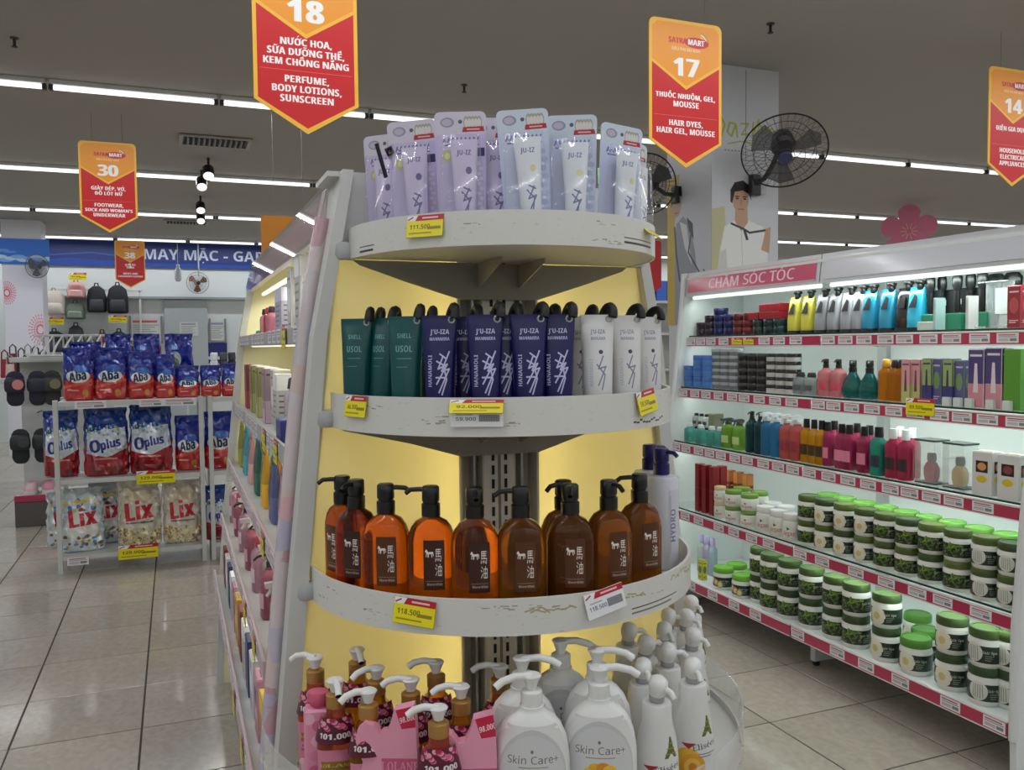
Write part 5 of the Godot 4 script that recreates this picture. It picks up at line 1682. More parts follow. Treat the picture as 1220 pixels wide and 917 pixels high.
func hair_goods():
	var r := RandomNumberGenerator.new()
	r.seed = 21
	var black := rgb(20, 20, 22)
	# --- top shelf: little wax tins in stacks
	var cols := [[838, 2, 60, 34, 62, "dark purple wax tin stacked at the gondola end panel"], [848, 3, 60, 34, 62, "dark purple wax tin stacked at the gondola end panel"], [859, 4, 30, 44, 128, "navy blue wax tin in a tall stack"], [871, 3, 28, 40, 120, "navy blue wax tin in a tall stack"], [882, 3, 140, 24, 44, "dark red wax tin stacked beside the navy tins"], [894, 3, 150, 22, 36, "dark red wax tin stacked beside the navy tins"], [906, 2, 24, 70, 60, "dark green tin below the red boxes"], [919, 2, 22, 64, 66, "dark green tin below the red boxes"], [931, 2, 22, 72, 74, "dark green tin below the red boxes"]]
	for c in cols:
		for k in c[1]:
			tin(spot(c[0], 4, 0.07, 0.05, k * 0.035), 0.038, 0.0345, rgb(c[2] * 0.6, c[3] * 0.6, c[4] * 0.6), rgb(c[2] * 0.7, c[3] * 0.7, c[4] * 0.7), c[5] + ", tier " + NTH[k], c[5].split(" ")[0] + " " + c[5].split(" ")[1] + " tins on the top glass shelf")
	for c in [[904, 0], [917, 0], [929, 0], [929, 1], [917, 1]]:
		carton(spot(c[0], 4, 0.075, 0.05, 0.071 + c[1] * 0.036), 0.074, 0.034, 0.07, mat(rgb(150, 18, 34), 0.3), "flat red box lying on the dark green tins", "flat red boxes on the top glass shelf")
	# --- top shelf: pouches with pumps
	for q in [[948, 0], [964, 0], [981, 1], [996, 1], [1012, 1], [1026, 1], [1038, 2], [1059, 2]]:
		refill(spot(q[0], 4, 0.075, 0.1), [rgb(206, 196, 70), rgb(150, 150, 156), rgb(30, 134, 168)][q[1]], ["bright yellow hair pouch with black pump", "silver grey hair pouch with black pump", "sky blue hair pouch with black pump"][q[1]], ["yellow pouches", "silver pouches", "sky blue pouches"][q[1]] + " on the top glass shelf", black)
	refill(spot(1079, 4, 0.08, 0.1), rgb(26, 18, 20), "all black hair pouch between sky blue pouches", "", black)
	refill(spot(1093, 4, 0.08, 0.1), rgb(40, 168, 200), "sky blue hair pouch beside the black combs", "", black)
	# hair tools in green-backed blister packs
	for q in [[1108, 0.0], [1122, 0.03], [1140, 0.0], [1156, 0.02], [1170, 0.01]]:
		var t := thing("brush_pack", "black hair brush on a green-based blister card", "hair brush", spot(q[0], 4, 0.085 + q[1], 0.1), -PI / 2, "blister-packed hair brushes on the top glass shelf")
		part(t, "tray", box(0.062, 0.06, 0.04, 0.004), mat(rgb(44, 120, 92), 0.3), Vector3(0, 0, 0))
		part(t, "card", box(0.066, 0.15, 0.003, 0.001), mat(rgb(40, 42, 44), 0.4), Vector3(0, 0, -0.018))
		part(t, "brush_handle", loft([[0, 0, 0], [0.01, 0.008, 0], [0.012, 0.01, 0.05], [0.009, 0.008, 0.09], [0, 0, 0.095]], 12), mat(black, 0.3), Vector3(0, 0.055, 0.0))
		part(t, "brush_head", loft([[0, 0, 0], [0.012, 0.008, 0], [0.02, 0.012, 0.02], [0.021, 0.012, 0.05], [0.012, 0.008, 0.066], [0, 0, 0.068]], 14), mat(black, 0.35), Vector3(0, 0.14, 0.0))
		part(t, "price_sticker", box(0.022, 0.02, 0.001, 0.0), mat(rgb(220, 220, 220), 0.5), Vector3(-0.006, 0.092, -0.016))
	for q in [[1119, rgb(176, 206, 204)], [1158, rgb(222, 224, 222)]]:
		carton(spot(q[0], 4, 0.035, 0.1), 0.012, 0.115, 0.05, mat(q[1], 0.2), "slim pale upright sleeve standing between brush packs", "pale sleeves on the top glass shelf")
	carton(spot(1106, 4, 0.03, 0.02), 0.075, 0.03, 0.03, mat(rgb(206, 216, 208), 0.3), "small white carton lying in front of the brush packs")
	var ds := thing("display_stand", "clear acrylic display stand on the top glass shelf", "display stand", spot(1186, 4, 0.07, 0.1), -PI / 2)
	part(ds, "base_plate", box(0.11, 0.008, 0.07, 0.002), pane(Color(0.9, 0.95, 0.95), 0.25))
	part(ds, "upright_sheet", box(0.11, 0.15, 0.004, 0.001), pane(Color(0.9, 0.95, 0.95), 0.2), Vector3(0, 0.008, -0.02))
	part(ds, "top_lip", box(0.11, 0.004, 0.05, 0.001), pane(Color(0.9, 0.95, 0.95), 0.3), Vector3(0, 0.158, 0.0))
	part(ds, "leaflet", box(0.05, 0.09, 0.001, 0.0), mat(rgb(206, 212, 210), 0.4), Vector3(0.01, 0.05, -0.016))
	for q in [[1186, 0.055, 0.16], [1206, 0.09, 0.15]]:
		var p := spot(q[0], 4, 0.16, 0.2)
		var t := thing("round_brush", "black paddle brush standing head up behind the acrylic stand", "hair brush", p, -PI / 2, "paddle brushes by the acrylic stand")
		part(t, "handle", loft([[0, 0, 0], [0.01, 0.01, 0], [0.012, 0.012, 0.05], [0.008, 0.008, 0.13], [0, 0, 0.135]], 12), mat(black, 0.3))
		part(t, "head", loft([[0, 0, 0], [0.016, 0.01, 0], [0.036, 0.014, 0.018], [0.038, 0.014, 0.05], [0.024, 0.01, 0.066], [0, 0, 0.068]], 16), mat(black, 0.35), Vector3(0, 0.13, 0))
	carton(spot(1214, 4, 0.05, 0.1), 0.05, 0.14, 0.05, carton_print(rgb(150, 40, 56), rgb(190, 80, 90), rgb(230, 200, 200), 1), "dark red upright box beside the acrylic stand")

	# --- second shelf
	for q in [[823, 2], [834, 3], [845, 3]]:
		for k in q[1]:
			tin(spot(q[0], 3, 0.042, 0.05, k * 0.056), 0.036, 0.0555, rgb(80, 130, 200), rgb(60, 108, 184), "small sky blue jar stacked on the second glass shelf, tier " + NTH[k], "sky blue jars on the second glass shelf")
	for q in [856, 866, 877]:
		for k in 6: tin(spot(q, 3, 0.07, 0.05, k * 0.0335), 0.036, 0.033, rgb(118, 122, 126), rgb(160, 164, 168), "silver grey wax tin, %s tier of its stack" % NTH[k], "silver grey tins on the second glass shelf")
	for q in [888, 899, 910]:
		for k in 5: tin(spot(q, 3, 0.07, 0.05, k * 0.036), 0.036, 0.0355, rgb(26, 24, 26), rgb(52, 48, 50), "glossy black wax tin, %s tier of its stack" % NTH[k], "black tins on the second glass shelf")
	for q in [922, 933, 945]:
		for k in 5: tin(spot(q, 3, 0.07, 0.05, k * 0.036), 0.036, 0.0355, rgb(200, 198, 196), rgb(22, 22, 22), "white and black wax tin, %s tier of its stack" % NTH[k], "white and black tins on the second glass shelf")
	for q in [954, 967]:
		sprayer(spot(q, 3, 0.07, 0.06), 0.034, 0.1, rgb(176, 184, 186), rgb(40, 44, 46), 2, "squat clear bottle with black cap beside the banded tins", "squat clear bottles on the second glass shelf", -PI / 2, rgb(90, 96, 98))
	for q in [984, 999]:
		sprayer(spot(q, 3, 0.07, 0.1), 0.034, 0.15, rgb(226, 138, 142), black, 1, "pale pink hair bottle with black pump", "pale pink pumps on the second glass shelf", -PI / 2, rgb(206, 80, 96))
	for q in [1016, 1036]:
		var p := spot(q, 3, 0.075, 0.1)
		var t := thing("hair_bottle", "round teal glass bottle with black pump and flared base", "bottle", p, -PI / 2, "round teal bottles on the second glass shelf")
		part(t, "body", kept("teal", func(): return loft([[0, 0, 0], [0.036, 0.03, 0], [0.048, 0.036, 0.012], [0.05, 0.037, 0.035], [0.04, 0.03, 0.066], [0.022, 0.02, 0.092], [0.015, 0.015, 0.105], [0, 0, 0.105]], 22)), liquid_mat(rgb(8, 96, 92)))
		pump(t, mat(black, 0.3), 0.104, 0.0155, 0.045, 0.7)
	for q in [1056, 1067, 1075]:
		sprayer(spot(q, 3, 0.07, 0.12), 0.03, 0.165, rgb(200, 120, 16), rgb(206, 150, 30) if q < 1060 else black, 2, "amber hair oil bottle" if q < 1060 else "amber hair oil bottle with black cap", "amber bottles on the second glass shelf")
	var pk := carton_print(rgb(216, 158, 160), rgb(190, 190, 120), rgb(110, 60, 84), 0)
	var pu := carton_print(rgb(92, 88, 140), rgb(120, 150, 100), rgb(200, 190, 220), 1)
	var gn := carton_print(rgb(150, 170, 110), rgb(60, 60, 130), rgb(70, 50, 90), 0)
	var n := 0
	for q in [[1084, pk, 0.16, "slim pink patterned hair dye box"], [1096, pk, 0.16, "slim pink patterned hair dye box"], [1109, gn, 0.165, "slim green and blue patterned hair dye box"], [1121, pu, 0.165, "slim purple patterned hair dye box"], [1134, gn, 0.165, "slim green and blue patterned hair dye box"], [1148, pu, 0.16, "slim purple patterned hair dye box"]]:
		carton(spot(q[0], 3, 0.06 + 0.01 * (n % 2), 0.1), 0.042, q[2], 0.045, q[1], q[3], q[3].split(" ")[1] + " hair dye boxes on the second glass shelf")
		n += 1
	for q in [[1169, 0.2], [1190, 0.205]]:
		carton(spot(q[0], 3, 0.055, 0.1), 0.062, q[1], 0.055, carton_print(rgb(74, 62, 118), rgb(206, 140, 150), rgb(226, 214, 220), 0), "tall dark purple box with a pink bottle picture", "tall purple boxes on the second glass shelf")
	carton(spot(1212, 3, 0.055, 0.1), 0.06, 0.2, 0.055, mat(rgb(88, 150, 50), 0.35), "tall leaf green box at the shelf end")
	for q in [1128, 1141, 1155, 1180, 1200]:
		carton(spot(q, 3, 0.02, 0.03), 0.03, 0.03, 0.015, mat(rgb(214, 222, 214), 0.4), "tiny pale card sleeve in front of the dye boxes", "tiny sleeves on the second glass shelf")

	# --- third shelf
	for q in [[818, 0.02], [824, 0.02], [830, 0.02]]:
		for k in 2: sprayer(spot(q[0] + 12, 2, 0.12 + q[1], 0.05, k * 0.0705), 0.022, 0.072, rgb(222, 222, 222), black, 2, "tiny white bottle with black cap stacked by the end panel", "tiny white bottles on the third glass shelf", -PI / 2, rgb(60, 60, 64))
	for q in [[822, 0.04], [835, 0.04], [848, 0.04], [858, 0.05]]:
		sprayer(spot(q[0], 2, q[1], 0.05), 0.03, 0.1, rgb(96, 190, 178), rgb(210, 220, 216), 2, "low aqua bottle with pale cap", "aqua bottles on the third glass shelf", -PI / 2, rgb(60, 140, 130))
	carton(spot(853, 2, 0.13, 0.08), 0.05, 0.15, 0.06, mat(rgb(120, 122, 100), 0.4), "olive drab carton behind the aqua bottles")
	for q in [868, 881]:
		sprayer(spot(q, 2, 0.06, 0.09), 0.035, 0.15, rgb(130, 180, 64), rgb(66, 70, 60), 0, "lime green hair spray with dark trigger", "lime green sprays on the third glass shelf", -PI / 2, rgb(190, 214, 140))
	for q in [896, 906]:
		sprayer(spot(q, 2, 0.05, 0.12), 0.031, 0.2, rgb(10, 66, 74), rgb(14, 24, 26), 1, "dark teal bottle with black pump", "dark teal bottles on the third glass shelf")
	for q in [915, 926]:
		sprayer(spot(q, 2, 0.05, 0.12), 0.034, 0.2, rgb(44, 126, 178), rgb(222, 230, 232), 0, "clear spray bottle of blue liquid with white trigger", "blue sprays on the third glass shelf")
	for q in [938, 950]:
		sprayer(spot(q, 2, 0.05, 0.12), 0.035, 0.2, rgb(206, 92, 84), rgb(226, 226, 226), 0, "clear spray bottle of coral liquid with white trigger", "coral sprays on the third glass shelf", -PI / 2, rgb(150, 44, 60))
	for q in [961, 970, 979]:
		sprayer(spot(q, 2, 0.05, 0.12), 0.027, 0.19, rgb(218, 150, 16), black, 3, "amber yellow mist bottle with black cap", "amber mist bottles on the third glass shelf", -PI / 2, rgb(60, 44, 20))
	for q in [[986, 0.06], [994, 0.12], [1003, 0.05], [1012, 0.05], [1021, 0.12], [1030, 0.05], [1036, 0.1]]:
		sprayer(spot(q[0], 2, q[1], 0.12), 0.029, 0.185, rgb(176, 54, 98), black, 3, "deep pink mist bottle with black cap", "deep pink mist bottles on the third glass shelf", -PI / 2, rgb(226, 130, 160))
	sprayer(spot(1047, 2, 0.045, 0.12), 0.033, 0.19, rgb(40, 150, 130), black, 3, "turquoise mist bottle among the pink bottles", "", -PI / 2, rgb(40, 60, 66))
	for q in [[1064, 0.045], [1079, 0.045], [1072, 0.12], [1087, 0.12]]:
		sprayer(spot(q[0], 2, q[1], 0.12), 0.029, 0.19, rgb(196, 60, 96), rgb(228, 232, 232), 3, "pink mist bottle with white cap", "pink mist bottles with white caps on the third glass shelf", -PI / 2, rgb(60, 36, 48))
	var clear := pane(Color(0.92, 0.97, 0.96), 0.12)
	for q in [[1110, rgb(186, 60, 92), "clear case holding a round pink flask"], [1144, rgb(206, 160, 84), "clear case holding a round amber flask"]]:
		var p := spot(q[0], 2, 0.075, 0.08)
		var t := thing("perfume_case", q[2], "case", p, -PI / 2)
		part(t, "flask", loft([[0, 0, 0], [0.022, 0.018, 0], [0.03, 0.022, 0.02], [0.03, 0.022, 0.05], [0.02, 0.016, 0.068], [0.01, 0.01, 0.074], [0, 0, 0.074]], 18), liquid_mat(q[1]), Vector3(0, 0.006, 0))
		part(t, "stopper", loft([[0, 0, 0], [0.014, 0.014, 0], [0.018, 0.016, 0.014], [0.014, 0.014, 0.03], [0, 0, 0.032]], 14), mat(rgb(60, 60, 62), 0.3), Vector3(0, 0.079, 0))
		part(t, "case_front", box(0.085, 0.15, 0.002, 0.0), clear, Vector3(0, 0.004, 0.035))
		part(t, "case_back", box(0.085, 0.15, 0.002, 0.0), clear, Vector3(0, 0.004, -0.035))
		for s in [-1.0, 1.0]: part(t, "case_side", box(0.002, 0.15, 0.07, 0.0), clear, Vector3(s * 0.0425, 0.004, 0))
		part(t, "case_base", box(0.088, 0.005, 0.072, 0.001), mat(rgb(44, 46, 48), 0.4))
		part(t, "case_lid", box(0.09, 0.007, 0.076, 0.001), mat(rgb(66, 76, 74), 0.2), Vector3(0, 0.154, 0))
	for q in [[1177, 2, rgb(214, 150, 90)], [1208, 2, rgb(140, 60, 70)]]:
		carton(spot(q[0], 2, 0.045, 0.1), 0.075, 0.145, 0.06, carton_print(rgb(218, 216, 214), q[2], rgb(60, 56, 54), q[1]), "white perfume box with an amber flask picture" if q[0] < 1200 else "white perfume box with a dark red flask picture")

	# --- fourth shelf
	for q in [[834, 0.05], [842, 0.05], [851, 0.05], [860, 0.1]]:
		for k in 2: carton(spot(q[0], 1, q[1], 0.1, k * 0.122), 0.034, 0.12, 0.04, mat(rgb(132, 20, 32), 0.3), "small red carton stacked two high", "red cartons on the fourth shelf")
	for q in [870, 880, 891]:
		carton(spot(q, 1, 0.22, 0.1), 0.038, 0.2, 0.04, carton_print(rgb(120, 50, 20), rgb(196, 120, 60), rgb(230, 190, 140), 3), "brown and copper carton behind the small jars", "brown cartons on the fourth shelf")
	var small := [[858, 0.05, 2], [874, 0.045, 2], [893, 0.045, 2], [884, 0.13, 2], [905, 0.13, 2]]
	for q in small:
		for k in q[2]: jar(spot(q[0], 1, q[1], 0.05, k * 0.077), 0.042 if q[0] > 860 else 0.03, 0.076, 3, rgb(108, 146, 52) if q[0] > 860 else rgb(214, 196, 150), "small white jar with moss green lid, stacked two high" if q[0] > 860 else "small white and honey jar stacked two high", "small white jars on the fourth shelf" if q[0] > 860 else "honey jars on the fourth shelf")
	for q in [[912, 0.05], [928, 0.045], [944, 0.045], [921, 0.14], [937, 0.14]]:
		jar(spot(q[0], 1, q[1], 0.06), 0.042, 0.115, 3, rgb(226, 226, 224), "plain white tub with white lid", "white tubs on the fourth shelf")
	var lids := [rgb(74, 88, 42), rgb(80, 96, 42), rgb(58, 76, 40), rgb(92, 108, 48)]
	var us := [964, 984, 1007, 1032, 1056, 1082, 1110, 1141, 1175, 1207]
	var kinds := [0, 1, 1, 1, 0, 0, 0, 0, 2, 2]
	var names4 := ["white hair mask jar with green leaf label and moss lid, second glass shelf up from the deck", "flower label hair mask jar", "drop label hair mask jar", "", ""]
	names4[0] = "leaf label hair mask jar"
	for i in us.size():
		for row in 2:
			for k in 2:
				var kd: int = kinds[i]
				var top := row == 1 and k == 1
				jar(spot(us[i], 1, 0.056, 0.1, k * 0.1055) + Vector3(row * 0.1, 0, 0.0), 0.0475, 0.105, kd, lids[(i + k + row) % 4] if row == 0 else rgb(96, 150, 58), (names4[kd] + ", %s of the %s stack from the white tubs" % [["lower", "upper"][k], NTH[i]]) if row == 0 else ("bright lidded jar, %s in the second row behind the %s stack" % [["lower", "upper"][k], NTH[i]]), ["leaf label jars", "flower label jars", "drop label jars"][kd] + " on the lowest glass shelf" if row == 0 else "bright lidded jars on the lowest glass shelf", -PI / 2 + 0.5 + 0.2 * r.randf_range(-1, 1))

	# --- bottom deck
	for q in [[836, rgb(214, 226, 226)], [843, rgb(206, 190, 226)], [849, rgb(196, 214, 226)]]:
		sprayer(spot(q[0], 0, 0.14, 0.1), 0.024, 0.2, q[1], rgb(176, 160, 206), 2, "slim pale bottle with lilac cap at the deck end", "slim pale bottles on the bottom deck")
	carton(spot(837, 0, 0.05, 0.05), 0.04, 0.1, 0.03, carton_print(rgb(206, 196, 60), rgb(80, 120, 70), rgb(40, 40, 40), 1), "small yellow and green carton at the deck end")
	for q in [[862, 0.06, 4, 0.052, 0.105, rgb(112, 176, 52)], [885, 0.06, 4, 0.052, 0.105, rgb(118, 186, 56)], [900, 0.15, 4, 0.052, 0.105, rgb(112, 176, 52)], [878, 0.16, 4, 0.052, 0.105, rgb(118, 186, 56)]]:
		jar(spot(q[0], 0, q[1], 0.06), q[3], q[4], q[2], q[5], "white jar with avocado label and bright green lid", "avocado jars on the bottom deck")
	var us5 := [[906, 0, 2], [920, 0, 2], [941, 0, 2], [967, 0, 2], [996, 0, 2], [1020, 0, 2], [1056, 1, 2], [1134, 1, 2], [1174, 2, 2], [1206, 2, 2]]
	for q in us5:
		for k in q[2]:
			jar(spot(q[0], 0, (0.11 if q[0] > 1200 else 0.062 if q[0] > 910 else 0.09), 0.1, k * 0.1265), 0.0545 if q[0] > 910 else 0.05, 0.126, q[1], rgb(54, 74, 40) if k == 0 else rgb(70, 92, 46), ["leaf label jar on the bottom deck", "flower label jar on the bottom deck", "drop label jar on the bottom deck"][q[1]] + ", %s of the %s stack from the avocado jars" % [["lower", "upper"][k], NTH[us5.find(q)]], ["leaf label jars", "flower label jars", "drop label jars"][q[1]] + " on the bottom deck", -PI / 2 + 0.5 + 0.2 * r.randf_range(-1, 1))
	jar(spot(1091, 0, 0.06, 0.06), 0.056, 0.128, 1, rgb(84, 140, 54), "single hair mask jar with grass green lid standing before its twins", "")
	jar(spot(1103, 0, 0.175, 0.06), 0.054, 0.126, 1, rgb(84, 140, 54), "hair mask jar with grass green lid set back on the bottom deck", "set back jars on the bottom deck")
	jar(spot(1093, 0, 0.29, 0.06), 0.054, 0.126, 1, rgb(84, 140, 54), "hair mask jar with grass green lid set back on the bottom deck", "set back jars on the bottom deck")

# ---- goods on the side of the middle gondola ----
func side_spot(z: float, level: float, back: float) -> Vector3:
	var edge := {0.46: 0.135, 0.70: 0.168, 0.925: 0.20, 1.16: 0.228, 1.43: 0.262}
	return Vector3(edge[level] + back, level + 0.0005, z)

func side_goods():
	var pal := [rgb(206, 186, 200), rgb(214, 150, 170), rgb(190, 200, 210), rgb(226, 220, 214), rgb(160, 176, 190), rgb(216, 170, 90), rgb(96, 140, 190), rgb(180, 60, 90), rgb(120, 130, 90), rgb(60, 60, 66)]
	# top level: perfume boxes, a green block, small figures
	carton(side_spot(-3.35, 1.43, 0.05), 0.05, 0.03, 0.04, mat(rgb(30, 110, 60), 0.4), "small emerald green box on the top side shelf", "", -PI / 2)
	carton(side_spot(-2.72, 1.43, 0.07), 0.16, 0.15, 0.06, tinted_print(rgb(178, 176, 196), 3), "large lilac grey perfume box on the top side shelf", "", -PI / 2)
	carton(side_spot(-2.2, 1.43, 0.06), 0.09, 0.2, 0.06, tinted_print(rgb(232, 226, 224), 3), "tall white and coral box on the top side shelf", "", -PI / 2)
	carton(side_spot(-2.4, 1.43, 0.06), 0.08, 0.18, 0.05, tinted_print(rgb(216, 206, 214), 1), "tall pale mauve box on the top side shelf", "", -PI / 2)
	for q in [[-3.08, rgb(190, 70, 70), "red"], [-2.98, rgb(206, 140, 160), "rose"], [-3.2, rgb(206, 150, 176), "pink"]]:
		sprayer(side_spot(q[0], 1.43, 0.05), 0.024, 0.11, q[1], rgb(190, 60, 70) if q[2] == "red" else rgb(60, 50, 70), 2, "small %s perfume bottle on the top side shelf" % q[2], "small perfume bottles on the top side shelf")
	for z in [-3.1, -2.62]:
		carton(side_spot(z, 1.43, 0.16), 0.07, 0.12, 0.04, mat(rgb(52, 50, 66), 0.4), "dark slate box at the back of the top side shelf", "dark boxes on the top side shelf")
	# second level: clear cartons of tubes
	var n := 0
	for z in [-3.5, -3.38, -3.26, -3.14, -3.02, -2.9, -2.78, -2.66]:
		var c: Color = [rgb(150, 60, 70), rgb(206, 214, 214), rgb(150, 152, 96), rgb(196, 200, 190), rgb(168, 164, 110), rgb(206, 206, 210), rgb(186, 160, 176), rgb(214, 200, 190)][n]
		carton(side_spot(z, 1.16, 0.055 + 0.015 * (n % 2)), 0.09, 0.17, 0.05, tinted_print(c, n % 2), ["wine red cream carton", "pale silver cream carton", "olive cream carton", "ash grey cream carton", "khaki cream carton", "off white cream carton", "mauve cream carton", "oat cream carton"][n] + " on the second side shelf", "", -PI / 2)
		n += 1
	carton(side_spot(-2.5, 1.16, 0.06), 0.09, 0.16, 0.05, tinted_print(rgb(222, 206, 206), 3), "cream and vermilion carton on the second side shelf", "", -PI / 2)
	carton(side_spot(-2.15, 1.16, 0.03), 0.1, 0.06, 0.05, mat(rgb(58, 66, 140), 0.35), "small navy carton leaning at the shelf rail", "", -PI / 2)
	for z in [-2.35, -2.0]:
		sprayer(side_spot(z, 1.16, 0.07), 0.03, 0.16, rgb(206, 190, 206), rgb(30, 28, 30), 2, "mauve bottle with black cap on the second side shelf", "mauve bottles on the second side shelf")
	# third level: blue, pink and orange sachets
	n = 0
	var sa := [["olive green", rgb(140, 138, 50)], ["pale blue", rgb(136, 176, 206)], ["teal", rgb(70, 150, 160)], ["sky blue", rgb(110, 170, 214)], ["dusty pink", rgb(196, 150, 150)], ["brick red", rgb(150, 80, 70)], ["bottle green", rgb(40, 96, 80)], ["aqua blue", rgb(120, 180, 200)], ["orange", rgb(232, 160, 40)], ["amber", rgb(226, 140, 30)], ["slate blue", rgb(86, 92, 140)], ["lemon", rgb(214, 200, 90)], ["rose", rgb(206, 130, 150)], ["ivory", rgb(222, 214, 196)]]
	for s in sa:
		var t := thing("sachet_pack", s[0] + " face mask sachet standing on the third side shelf", "sachet", side_spot(-3.55 + n * 0.118, 0.925, 0.045 + 0.02 * (n % 2)), -PI / 2)
		part(t, "sachet", kept("sachet", func(): return loft([[0, 0, 0], [0.052, 0.012, 0], [0.055, 0.016, 0.004], [0.054, 0.018, 0.08], [0.055, 0.004, 0.165], [0.055, 0.0015, 0.175], [0, 0, 0.175]], 20, 3.4, true, 0.006, 6)), tinted_print(s[1], n % 2))
		part(t, "seal", box(0.11, 0.008, 0.002, 0.0), mat(s[1].lerp(Color.WHITE, 0.35), 0.3), Vector3(0, 0.172, 0))
		n += 1
	# fourth level: pink care bottles
	n = 0
	for z in [-3.55, -3.42, -3.29, -3.16, -3.03, -2.9, -2.77, -2.64, -2.51, -2.38, -2.25, -2.12, -1.99]:
		var c: Color = [rgb(206, 160, 180), rgb(196, 190, 176), rgb(186, 110, 130), rgb(214, 196, 160)][n % 4]
		sprayer(side_spot(z, 0.70, 0.05 + 0.02 * (n % 2)), 0.034, 0.165, c, [rgb(220, 214, 214), rgb(40, 50, 60), rgb(190, 60, 80)][n % 3], n % 3, ["rose", "stone", "raspberry", "sand"][n % 4] + " coloured toner bottle with " + ["white trigger", "dark pump", "red cap"][n % 3] + " on the fourth side shelf", "toner bottles on the fourth side shelf", -PI / 2, c.lerp(Color.WHITE, 0.4))
		n += 1
	# fifth level: mixed cartons
	n = 0
	for z in [-3.5, -3.36, -3.22, -3.08, -2.94, -2.8, -2.66, -2.52, -2.38, -2.24, -2.1, -1.96]:
		var nm: String = ["wine red", "white and gold", "navy", "silver", "rose pink", "mustard"][n % 6]
		var c: Color = [rgb(130, 36, 54), rgb(228, 222, 206), rgb(50, 60, 110), rgb(190, 196, 200), rgb(220, 150, 170), rgb(196, 160, 60)][n % 6]
		carton(side_spot(z, 0.46, 0.05), 0.09, 0.15, 0.05, tinted_print(c, n % 4), nm + " soap carton on the lowest side shelf", "soap cartons on the lowest side shelf", -PI / 2)
		n += 1

# ---- detergent racks ----
func bag_print(kind: int) -> Material:
	var key := "bag%d" % kind
	if mats.has(key): return mats[key]
	var i := sheet(256, 320, rgb(24, 44, 150))
	var r := RandomNumberGenerator.new()
	r.seed = 60 + kind
	if kind == 0 or kind == 3:     # blue over red, white oval, dark name
		poly(i, [Vector2(0, 200), Vector2(90, 180), Vector2(256, 160), Vector2(256, 320), Vector2(0, 320)], rgb(196, 36, 40))
		poly(i, [Vector2(0, 230), Vector2(130, 210), Vector2(256, 190), Vector2(256, 206), Vector2(130, 228), Vector2(0, 250)], rgb(224, 90, 60))
		disc(i, 128, 172, 96, 40, rgb(226, 232, 240))
		disc(i, 150, 128, 60, 24, rgb(70, 120, 206))
		write(i, "Aba", 130, 198, 54, rgb(16, 20, 60), 1, 1.05, -0.12, 2.0)
		disc(i, 186, 276, 26, 22, rgb(206, 150, 60))
		rect(i, 40, 252, 90, 8, rgb(240, 190, 170))
		disc(i, 70, 60, 34, 14, rgb(60, 96, 190))
	elif kind == 4:   # blue, basket of white
		disc(i, 90, 130, 56, 40, rgb(214, 224, 214))
		disc(i, 90, 150, 40, 30, rgb(150, 170, 120))
		disc(i, 80, 70, 50, 16, rgb(70, 120, 206))
		write(i, "Aba", 90, 80, 20, rgb(220, 230, 250), 1)
		poly(i, [Vector2(0, 260), Vector2(256, 220), Vector2(256, 320), Vector2(0, 320)], rgb(186, 40, 60))
	elif kind == 1:   # Oplus
		rect(i, 0, 0, 256, 110, rgb(16, 60, 140))
		rect(i, 0, 170, 256, 150, rgb(160, 18, 34))
		poly(i, [Vector2(20, 110), Vector2(236, 90), Vector2(250, 190), Vector2(130, 230), Vector2(16, 210)], rgb(214, 222, 232))
		for k in 40: disc(i, r.randf_range(20, 236), r.randf_range(80, 126), r.randf_range(3, 9), r.randf_range(3, 8), [rgb(120, 170, 220), rgb(230, 236, 240), rgb(150, 190, 120)][k % 3])
		write(i, "O", 66, 204, 56, rgb(20, 40, 130), 1, 1.1, -0.1, 3.0)
		write(i, "plus", 154, 186, 42, rgb(24, 50, 140), 1, 1.0, -0.16, 2.0)
		rect(i, 60, 232, 130, 8, rgb(226, 140, 130))
		for k in 6: disc(i, r.randf_range(40, 220), r.randf_range(260, 300), 20, 12, rgb(120, 40, 46))
	else:             # Lix: cream or silver
		i.fill(rgb(214, 206, 190) if kind == 2 else rgb(206, 214, 220))
		if kind == 2:
			disc(i, 128, 74, 80, 34, rgb(206, 190, 160))
			for k in 170: disc(i, r.randf_range(6, 250), r.randf_range(228, 318), r.randf_range(3, 9), r.randf_range(3, 8), [rgb(190, 150, 60), rgb(226, 206, 110), rgb(240, 232, 190), rgb(160, 120, 50)][k % 4])
			for k in 8: disc(i, 150 + 22 * cos(TAU * k / 8), 236 + 20 * sin(TAU * k / 8), 12, 10, rgb(238, 232, 200))
			rect(i, 50, 196, 160, 8, rgb(130, 120, 110))
		else:
			for k in 26: disc(i, r.randf_range(30, 226), r.randf_range(50, 110), r.randf_range(8, 18), r.randf_range(6, 12), [rgb(60, 120, 196), rgb(226, 206, 90), rgb(240, 240, 240)][k % 3])
			disc(i, 128, 186, 100, 74, rgb(236, 236, 232))
			for k in 30: disc(i, r.randf_range(20, 236), r.randf_range(232, 300), r.randf_range(6, 14), r.randf_range(5, 10), [rgb(190, 160, 80), rgb(80, 140, 190), rgb(120, 90, 60)][k % 3])
		write(i, "Lix", 128, 186, 84, rgb(196, 26, 50), 1, 1.05, -0.08, 4.0)
	mats[key] = printed(i, 0.2, 0.15, 0.8)
	return mats[key]

